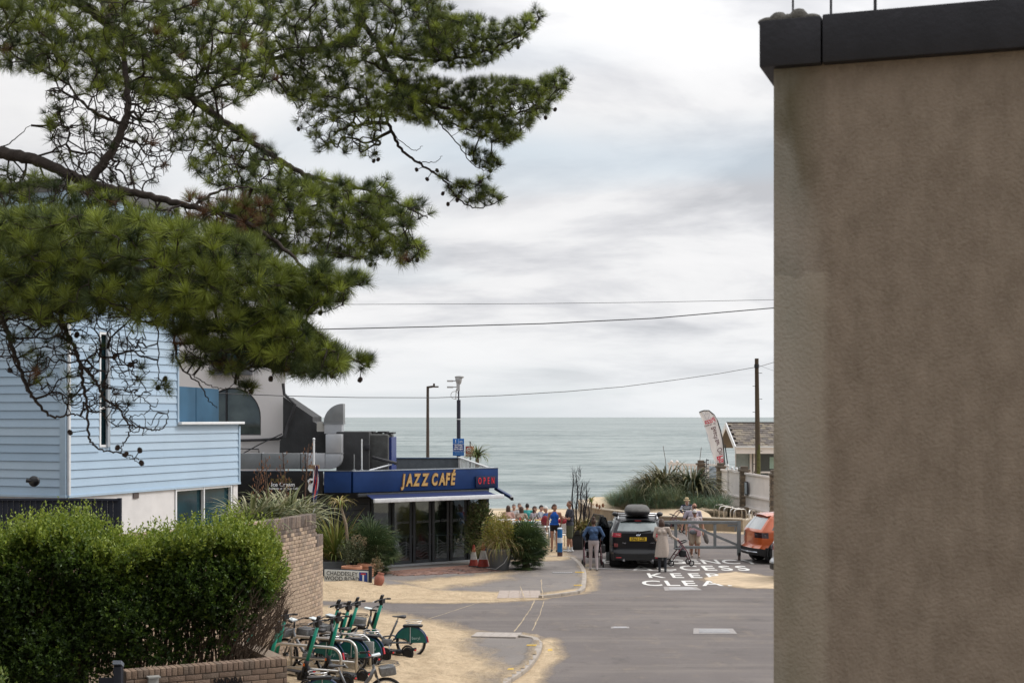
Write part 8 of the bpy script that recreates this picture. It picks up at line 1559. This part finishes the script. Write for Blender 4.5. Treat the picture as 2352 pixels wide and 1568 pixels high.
limbs = {   # pixel, pixel, distance; start radius, end radius
 'L1': ([(-299, 300, 15.5), (-100, 322, 15), (0, 350, 14.5), (88, 370, 14.2), (177, 409, 14), (235, 430, 13.8), (324, 446, 13.6), (420, 470, 13.4), (540, 500, 13.2), (640, 560, 13), (720, 640, 12.8)], .085, .012),
 'L2': ([(206, 415, 14), (255, 350, 14.1), (285, 285, 14.2), (294, 230, 14.3), (280, 120, 14.6), (240, 20, 15), (180, -80, 15.3)], .050, .018),
 'L3': ([(-299, -150, 15.5), (-50, -70, 15.6), (165, 0, 15.6), (250, 56, 15.5), (340, 130, 15.4), (427, 215, 15.2), (486, 259, 15), (559, 312, 14.8), (627, 359, 14.6), (692, 397, 14.4), (770, 440, 14.2), (850, 500, 14), (930, 560, 13.9), (985, 575, 13.9)], .075, .008),
 'L3b': ([(700, 402, 14.4), (800, 425, 14.3), (880, 450, 14.2), (940, 480, 14.1), (983, 500, 14.1)], .022, .006),
 'L4': ([(-299, -260, 15.5), (200, -260, 16), (600, -200, 16.5), (780, -80, 17), (822, -10, 17), (832, 40, 17), (807, 82, 17), (759, 104, 17), (686, 121, 17), (560, 150, 16.8), (430, 180, 16.4)], .095, .015),
 'L5': ([(828, 45, 17), (865, 95, 17), (920, 130, 17), (1000, 140, 17), (1100, 122, 17), (1190, 85, 17), (1243, 38, 17)], .036, .006),
 'L6': ([(865, 95, 17), (900, 170, 17), (960, 225, 17), (1050, 255, 17), (1150, 270, 17), (1235, 240, 17), (1303, 190, 17)], .036, .006),
 'L6b': ([(960, 225, 17), (1010, 270, 17.2), (1080, 300, 17.2), (1160, 330, 17.1)], .016, .005),
 'C': ([(890, 230, 17), (888, 271, 17), (905, 312, 16.9), (925, 347, 16.9), (973, 382, 16.8), (1020, 414, 16.8), (1052, 456, 16.8), (1100, 478, 16.8), (1166, 452, 16.8)], .026, .005),
 'C1': ([(990, 392, 16.8), (1050, 425, 16.8), (1090, 420, 16.8), (1126, 405, 16.8)], .008, .003),
 'C2': ([(1010, 285, 17), (1052, 331, 17), (1084, 376, 16.9), (1126, 393, 16.9), (1154, 377, 16.9)], .009, .003),
 'C3': ([(905, 312, 16.9), (950, 345, 16.9), (970, 335, 17)], .006, .003), 'C4': ([(960, 372, 16.8), (1000, 372, 16.8), (1015, 358, 16.8)], .006, .003),
 'L7': ([(-299, 520, 15), (-100, 530, 14.2), (0, 560, 13.5), (150, 600, 12.8), (300, 620, 12.4), (450, 650, 12.2), (600, 690, 12.2), (700, 740, 12.2), (770, 800, 12.2), (850, 845, 12.3)], .070, .007),
 'L7b': ([(520, 665, 12.3), (640, 640, 12.4), (740, 625, 12.5), (800, 655, 12.5), (853, 643, 12.5)], .016, .004),
 'L7c': ([(560, 680, 12.2), (640, 705, 12.3), (720, 720, 12.4), (790, 700, 12.4)], .012, .004),
 'L8': ([(-299, 640, 15), (-60, 660, 13.5), (9, 745, 13), (24, 789, 12.9), (44, 842, 12.8), (65, 895, 12.7), (88, 927, 12.6), (121, 957, 12.6), (168, 951, 12.5), (200, 962, 12.5)], .034, .005),
 'L9': ([(90, 585, 13.1), (125, 690, 12.7), (150, 755, 12.5), (172, 800, 12.4), (185, 842, 12.4), (191, 883, 12.4), (200, 936, 12.4), (203, 995, 12.4), (212, 1018, 12.4), (235, 1033, 12.4), (288, 1042, 12.3), (321, 1056, 12.3)], .024, .004),
 'L10': ([(183, 836, 12.4), (210, 862, 12.3), (228, 890, 12.3), (240, 916, 12.3), (271, 936, 12.3), (297, 974, 12.2), (340, 984, 12.2), (364, 987, 12.2), (382, 972, 12.2), (386, 942, 12.2)], .016, .004),
 'L11': ([(297, 974, 12.2), (296, 1000, 12.2), (281, 1022, 12.2), (281, 1045, 12.2), (300, 1052, 12.2), (325, 1066, 12.2)], .008, .003),
 'L12': ([(400, 640, 12.4), (400, 760, 12.4), (412, 836, 12.4), (459, 883, 12.4), (480, 920, 12.4), (500, 936, 12.4)], .014, .003),
 'L13': ([(480, 655, 12.3), (505, 760, 12.3), (530, 854, 12.3), (560, 880, 12.3), (577, 902, 12.3)], .012, .003),
 'L13b': ([(440, 860, 12.4), (480, 884, 12.4), (515, 893, 12.4), (540, 880, 12.4)], .006, .003), 'L15': ([(340, 640, 12.4), (362, 760, 12.3), (364, 854, 12.3), (376, 890, 12.3)], .009, .003),
 'L16': ([(185, 842, 12.4), (240, 800, 12.5), (290, 838, 12.4), (320, 868, 12.4), (345, 850, 12.4)], .007, .003), 'L17': ([(228, 890, 12.3), (300, 900, 12.3), (345, 930, 12.3), (330, 950, 12.3), (290, 953, 12.3), (262, 925, 12.3)], .006, .003),
 'L18': ([(60, 372, 14.3), (150, 330, 14.3), (160, 290, 14.3)], .014, .004), 'L19': ([(-40, 356, 14.6), (20, 330, 14.6), (70, 287, 14.6)], .010, .003), 'L20': ([(440, 476, 13.4), (500, 440, 13.5), (560, 430, 13.6), (640, 445, 13.7)], .020, .005),
 'L21': ([(285, 285, 14.2), (220, 260, 14.3), (165, 205, 14.4), (150, 140, 14.6)], .022, .006), 'L22': ([(427, 215, 15.2), (360, 190, 15.2), (280, 150, 15.1)], .02, .006), 'L23': ([(180, -60, 15.4), (60, 20, 15), (-20, 90, 14.8)], .03, .01),
}
nodes = []; limbmb = []; Nrad = []
for nm_, (pts, ra, rb) in limbs.items():
    c = cr_([P(*p) for p in pts], 8); n = len(c)
    for i, p in enumerate(c): p.x += .008 * math.sin(i * 1.7); p.z += .008 * math.sin(i * 2.3)
    rr = [ra + (rb - ra) * (i / (n - 1)) ** .8 for i in range(n)]; mb = MB().tube([p - Vector(PO) for p in c], rr, 9 if ra > .02 else 6)
    mk('branch', mb, barkm if ra > .012 else twigm, pine, smooth=True, recalc=False)
    for i, p in enumerate(c):
        if p.x > -6.3: nodes.append(tuple(p)); Nrad.append(rr[i])
# foliage pads: polygon in view units, distance, depth spread, tufts, bare carriers, needle length, brown share
pads = [
 ([(-60, -40), (620, -40), (630, 150), (590, 215), (540, 245), (470, 258), (400, 232), (300, 238), (205, 210), (120, 185), (60, 165), (-60, 140)], 15.2, .9, 680, 200, .135, .015),
 ([(600, -40), (1000, -40), (1050, 40), (1060, 90), (1000, 150), (930, 175), (975, 255), (900, 272), (780, 262), (700, 240), (610, 205)], 16.7, .7, 560, 170, .13, .01),
 ([(985, 20), (1040, 45), (1090, 35), (1150, 55), (1200, 42), (1236, 10), (1250, 38), (1196, 100), (1116, 150), (1020, 160), (960, 120)], 17, .35, 240, 40, .10, 0),
 ([(950, 170), (1052, 190), (1122, 180), (1212, 188), (1255, 176), (1291, 163), (1314, 188), (1275, 239), (1228, 280), (1196, 312), (1164, 336), (1100, 322), (1036, 296), (973, 287), (900, 268), (900, 200)], 17, .4, 470, 80, .105, 0),
 ([(654, 215), (880, 240), (880, 330), (850, 365), (780, 350), (740, 362), (690, 300)], 16.4, .4, 60, 90, .11, 0),
 ([(1005, 398), (1060, 420), (1120, 405), (1136, 440), (1166, 455), (1100, 480), (1040, 455)], 16.8, .15, 46, 14, .11, 0),
 ([(1040, 320), (1150, 366), (1152, 380), (1128, 394), (1080, 374), (1075, 345)], 16.9, .12, 22, 6, .11, 0),
 ([(400, 235), (500, 270), (560, 305), (640, 350), (700, 405), (640, 445), (520, 440), (440, 400), (390, 330)], 14.7, .5, 130, 110, .115, .05),
 ([(95, 230), (150, 250), (150, 330), (105, 325)], 14.4, .2, 12, 14, .11, 0),
 ([(100, 200), (420, 220), (420, 300), (380, 420), (250, 430), (130, 400), (110, 300)], 14.3, .5, 34, 400, .12, .03),
 ([(-60, 360), (200, 430), (400, 480), (420, 540), (200, 530), (-60, 520)], 13.9, .6, 150, 300, .13, .04),
 ([(430, 450), (560, 455), (630, 470), (620, 540), (520, 560), (430, 540)], 13.5, .4, 90, 60, .125, .45),
 ([(560, 440), (625, 429), (728, 408), (800, 418), (865, 425), (884, 398), (905, 440), (915, 470), (961, 457), (986, 492), (950, 510), (930, 545), (984, 562), (976, 585), (945, 602), (865, 606), (728, 588), (659, 590), (560, 560), (520, 500)], 14, .5, 440, 150, .128, .005),
 ([(-60, 500), (200, 490), (420, 510), (560, 545), (640, 610), (650, 700), (640, 790), (560, 815), (480, 810), (430, 790), (360, 745), (250, 720), (180, 738), (110, 750), (-60, 710)], 12.6, .55, 940, 160, .158, .004),
 ([(640, 610), (700, 625), (745, 600), (765, 630), (808, 640), (795, 690), (750, 712), (694, 725), (640, 700)], 12.5, .3, 120, 24, .14, 0),
 ([(800, 628), (855, 634), (845, 655), (805, 655)], 12.5, .08, 14, 2, .115, 0),
 ([(620, 700), (694, 728), (735, 782), (779, 803), (812, 834), (770, 860), (700, 868), (642, 852), (585, 842), (560, 800)], 12.3, .35, 200, 60, .14, .01),
 ([(815, 820), (862, 826), (850, 848), (822, 850)], 12.3, .06, 9, 2, .12, 0),
 ([(400, 780), (560, 800), (600, 850), (520, 860), (440, 850), (390, 830)], 12.4, .3, 46, 60, .115, .1),
 ([(-30, 700), (330, 720), (345, 830), (300, 930), (240, 960), (120, 930), (20, 860), (-30, 800)], 12.5, .35, 26, 380, .11, .1),
 ([(230, 880), (350, 890), (390, 960), (330, 1000), (240, 985)], 12.3, .15, 0, 46, .1, 0),
 ([(520, 870), (585, 890), (575, 905), (545, 890)], 12.3, .05, 8, 4, .1, 0), ([(352, 860), (395, 880), (385, 905), (360, 900)], 12.3, .05, 5, 3, .1, 0), ([(70, 800), (110, 830), (95, 900), (70, 880)], 12.7, .1, 6, 6, .12, 0),
]
pp, istuft, nlen, brown = [], [], [], []
for poly, Zc, sp_, nt_, nb2, nl, br in pads:
    for n, tf in ((nt_, True), (nb2, False)):
        if not n: continue
        n = int(n * ((1.95 if Zc > 14.5 else 1.5) if tf else 2.4))
        q = sample_poly(poly, n); zz = Zc + rng.normal(0, sp_, n).clip(-1.6 * sp_, 1.6 * sp_); 
        for (u, v), z in zip(q, zz): pp.append(tuple(P(u, v, z))); istuft.append(tf); nlen.append(nl); brown.append(rng.random() < br)
pp = np.array(pp); istuft = np.array(istuft); nlen = np.array(nlen); brown = np.array(brown)
# grow a balanced tree from the limbs through all twig points
RT = np.array(nodes); NR, NP = len(RT), len(pp); allp = np.vstack([RT, pp]); cost = np.full(NP, 1e9); par = np.zeros(NP, int); plen = np.zeros(NR + NP); done = np.zeros(NP, bool); bf = .30
for j in range(0, NR, 400):
    d = np.linalg.norm(pp[:, None] - RT[None, j:j + 400], axis=2); k = d.argmin(1); m = d[np.arange(NP), k]; b_ = m < cost; cost[b_] = m[b_]; par[b_] = k[b_] + j
order = []
for _ in range(NP):
    i = int(np.argmin(np.where(done, 1e9, cost))); done[i] = True; order.append(i); plen[NR + i] = plen[par[i]] + np.linalg.norm(pp[i] - allp[par[i]])
    d = np.linalg.norm(pp - pp[i], axis=1) + bf * plen[NR + i]; b_ = (~done) & (d < cost); cost[b_] = d[b_]; par[b_] = NR + i
desc = np.ones(NR + NP)
for i in reversed(order): desc[par[i]] += desc[NR + i]
dirn = np.zeros((NR + NP, 3)); dirn[:NR] = (0, 0, 0)
segV, segF = [], []; k0 = 0; ring = 4; ca = np.cos(np.arange(ring) * 2 * np.pi / ring); sa = np.sin(np.arange(ring) * 2 * np.pi / ring)
for i in order:
    a, b = allp[par[i]], pp[i]; L_ = np.linalg.norm(b - a); d = (b - a) / (L_ + 1e-9); pd = dirn[par[i]]; t0 = norm(pd * 1.0 + d * .7) if np.any(pd) else d
    dn = norm(d + np.array([0, 0, .25]) * (1 if istuft[i] else -.2) + rng.normal(0, .22 if istuft[i] else .10, 3)); dirn[NR + i] = dn
    r1 = min(.0019 * desc[NR + i] ** .46 + .0009, .03); r0_ = r1 * 1.12; nseg = 4 if L_ < .25 else 6
    c1 = a + t0 * L_ * .42 + np.array([0, 0, -.05 * L_]) + rng.normal(0, .02 * L_, 3); c2 = b - dn * L_ * .38 + rng.normal(0, .02 * L_, 3)
    t = np.linspace(0, 1, nseg + 1)[:, None]; cv = (1 - t) ** 3 * a + 3 * (1 - t) ** 2 * t * c1 + 3 * (1 - t) * t * t * c2 + t ** 3 * b - PO
    tg = norm(np.gradient(cv, axis=0)); s_ = norm(np.cross(tg, np.array([.31, .2, .93]))); u_ = np.cross(s_, tg); rr = (r0_ + (r1 - r0_) * t)[:, :, None]
    vv = cv[:, None, :] + (s_[:, None, :] * ca[None, :, None] + u_[:, None, :] * sa[None, :, None]) * rr; segV.append(vv.reshape(-1, 3))
    base = k0 + np.arange(nseg)[:, None] * ring; j_ = np.arange(ring)[None]; j2 = (j_ + 1) % ring; segF.append(np.stack([base + j_, base + j2, base + ring + j2, base + ring + j_], -1).reshape(-1, 4)); k0 += len(vv) * ring
o = np_mesh('twigs', np.vstack(segV), np.vstack(segF), twigm, None, pine, smooth=True); o['kind'] = 'stuff'
# needle tufts at the twig ends: long pairs, brush-like, lighter where fresh
def tuft(n):
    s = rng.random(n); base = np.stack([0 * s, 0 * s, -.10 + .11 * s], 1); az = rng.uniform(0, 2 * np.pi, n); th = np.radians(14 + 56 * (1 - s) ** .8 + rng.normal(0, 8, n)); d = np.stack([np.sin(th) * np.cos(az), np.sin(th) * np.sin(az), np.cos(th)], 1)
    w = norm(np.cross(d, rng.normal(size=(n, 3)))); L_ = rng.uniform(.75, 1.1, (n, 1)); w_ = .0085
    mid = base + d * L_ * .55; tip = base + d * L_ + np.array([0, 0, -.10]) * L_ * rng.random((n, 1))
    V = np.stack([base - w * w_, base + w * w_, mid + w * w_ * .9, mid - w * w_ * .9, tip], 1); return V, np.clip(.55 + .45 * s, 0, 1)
vars_ = [tuft(92) for _ in range(6)]; ti = np.where(istuft)[0]; Vs, Cs, F1 = [], [], []; tips = pp[ti]; dd = norm(dirn[NR + ti] + np.array([.15, -.05, .50]))
ax = norm(np.cross(np.tile([0, 0, 1.], (len(ti), 1)), dd) + 1e-6); s2 = np.cross(dd, ax); rol = rng.uniform(0, 2 * np.pi, len(ti)); X1 = ax * np.cos(rol)[:, None] + s2 * np.sin(rol)[:, None]; Y1 = np.cross(dd, X1); Rm = np.stack([X1, Y1, dd], 2)
vi = rng.integers(0, 6, len(ti)); sc_ = nlen[ti] * rng.uniform(.8, 1.2, len(ti)); bright = rng.random(len(ti)) ** 1.9
ytop = rng.random(len(ti)); c_old = np.array([.038, .060, .018]); c_new = np.array([.35, .42, .060]); c_br = np.array([.16, .075, .035])
k0 = 0
for v_ in range(6):
    m = vi == v_; Vb, sh_ = vars_[v_]; n = Vb.shape[0]; W_ = np.einsum('tij,nkj->tnki', Rm[m], Vb) * sc_[m][:, None, None, None] + tips[m][:, None, None, :] - PO; T_ = W_.shape[0]
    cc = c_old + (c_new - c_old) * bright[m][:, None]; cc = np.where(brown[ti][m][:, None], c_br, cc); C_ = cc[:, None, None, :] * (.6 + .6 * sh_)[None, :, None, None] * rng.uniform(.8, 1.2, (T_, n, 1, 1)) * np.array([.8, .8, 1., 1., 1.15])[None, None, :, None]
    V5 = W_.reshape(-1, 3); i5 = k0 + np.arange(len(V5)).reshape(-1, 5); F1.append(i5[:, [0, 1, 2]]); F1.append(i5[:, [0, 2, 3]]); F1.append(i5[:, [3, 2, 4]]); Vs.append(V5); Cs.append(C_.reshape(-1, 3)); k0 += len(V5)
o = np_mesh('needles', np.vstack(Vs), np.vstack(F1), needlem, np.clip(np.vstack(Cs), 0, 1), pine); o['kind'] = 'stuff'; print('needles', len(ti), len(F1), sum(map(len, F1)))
# cones
cmb = MB().ell((0, 0, 0), (.021, .021, .030), 10, 7)
for r in range(6):
    for k in range(7): a = 2 * math.pi * k / 7 + r * .45; th = .35 + r * .42; p = Vector((.022 * math.sin(th) * math.cos(a), .022 * math.sin(th) * math.sin(a), .030 * math.cos(th))); cmb.ell(p, (.0075, .0075, .0055), 5, 3)
cme = mk('pine_cone', cmb, M('cone_brown', (.050, .034, .027), .9, var=.4, scale=60, bump=.4), smooth=True); cmd = cme.data; bpy.data.objects.remove(cme)
cones = [(162, 908, 12.55), (161, 993, 12.4), (270, 1028, 12.2), (289, 1043, 12.2), (321, 1034, 12.2), (325, 1063, 12.2), (363, 890, 12.3), (379, 870, 12.3), (23, 850, 12.8), (827, 872, 12.3), (762, 863, 12.3), (718, 851, 12.3), (622, 870, 12.3), (681, 744, 12.3), (706, 762, 12.3), (700, 776, 12.3), (736, 718, 12.4), (577, 899, 12.3), (542, 562, 13.9), (561, 563, 13.9), (851, 608, 13.9), (940, 598, 13.9), (958, 597, 13.9), (1275, 252, 17), (1253, 271, 17), (1190, 109, 17), (876, 376, 16.4), (866, 377, 16.4), (864, 352, 16.4), (957, 390, 16.8), (1004, 392, 16.8), (962, 442, 16.8), (1007, 454, 16.8), (1029, 469, 16.8), (1050, 460, 16.8), (1103, 418, 16.8), (1126, 393, 16.9), (1079, 354, 16.9), (1092, 373, 16.9), (908, 276, 17), (133, 262, 14.3), (668, 300, 16.4), (555, 291, 14.9), (872, 476, 13.9), (177, 768, 12.5), (176, 770, 12.7), (264, 818, 12.4), (300, 838, 12.4)]
for u, v, Z_ in cones:
    c = P(u, v, Z_); j = int(np.argmin(np.linalg.norm(allp - np.array(c), axis=1))); n_ = allp[j]; n_ = Vector(n_)
    if (n_ - c).length > .16: c = n_ + (c - n_).normalized() * .10
    o = lnk('pine_cone', cmd, pine, c - Vector(PO), (rnd.uniform(-.6, .6), rnd.uniform(-.6, .6), rnd.uniform(0, 6)), (.82,) * 3)
    mk('cone_stalk', MB().tube([n_ - Vector(PO), c - Vector(PO)], [.004, .004], 4), twigm, pine, recalc=False)
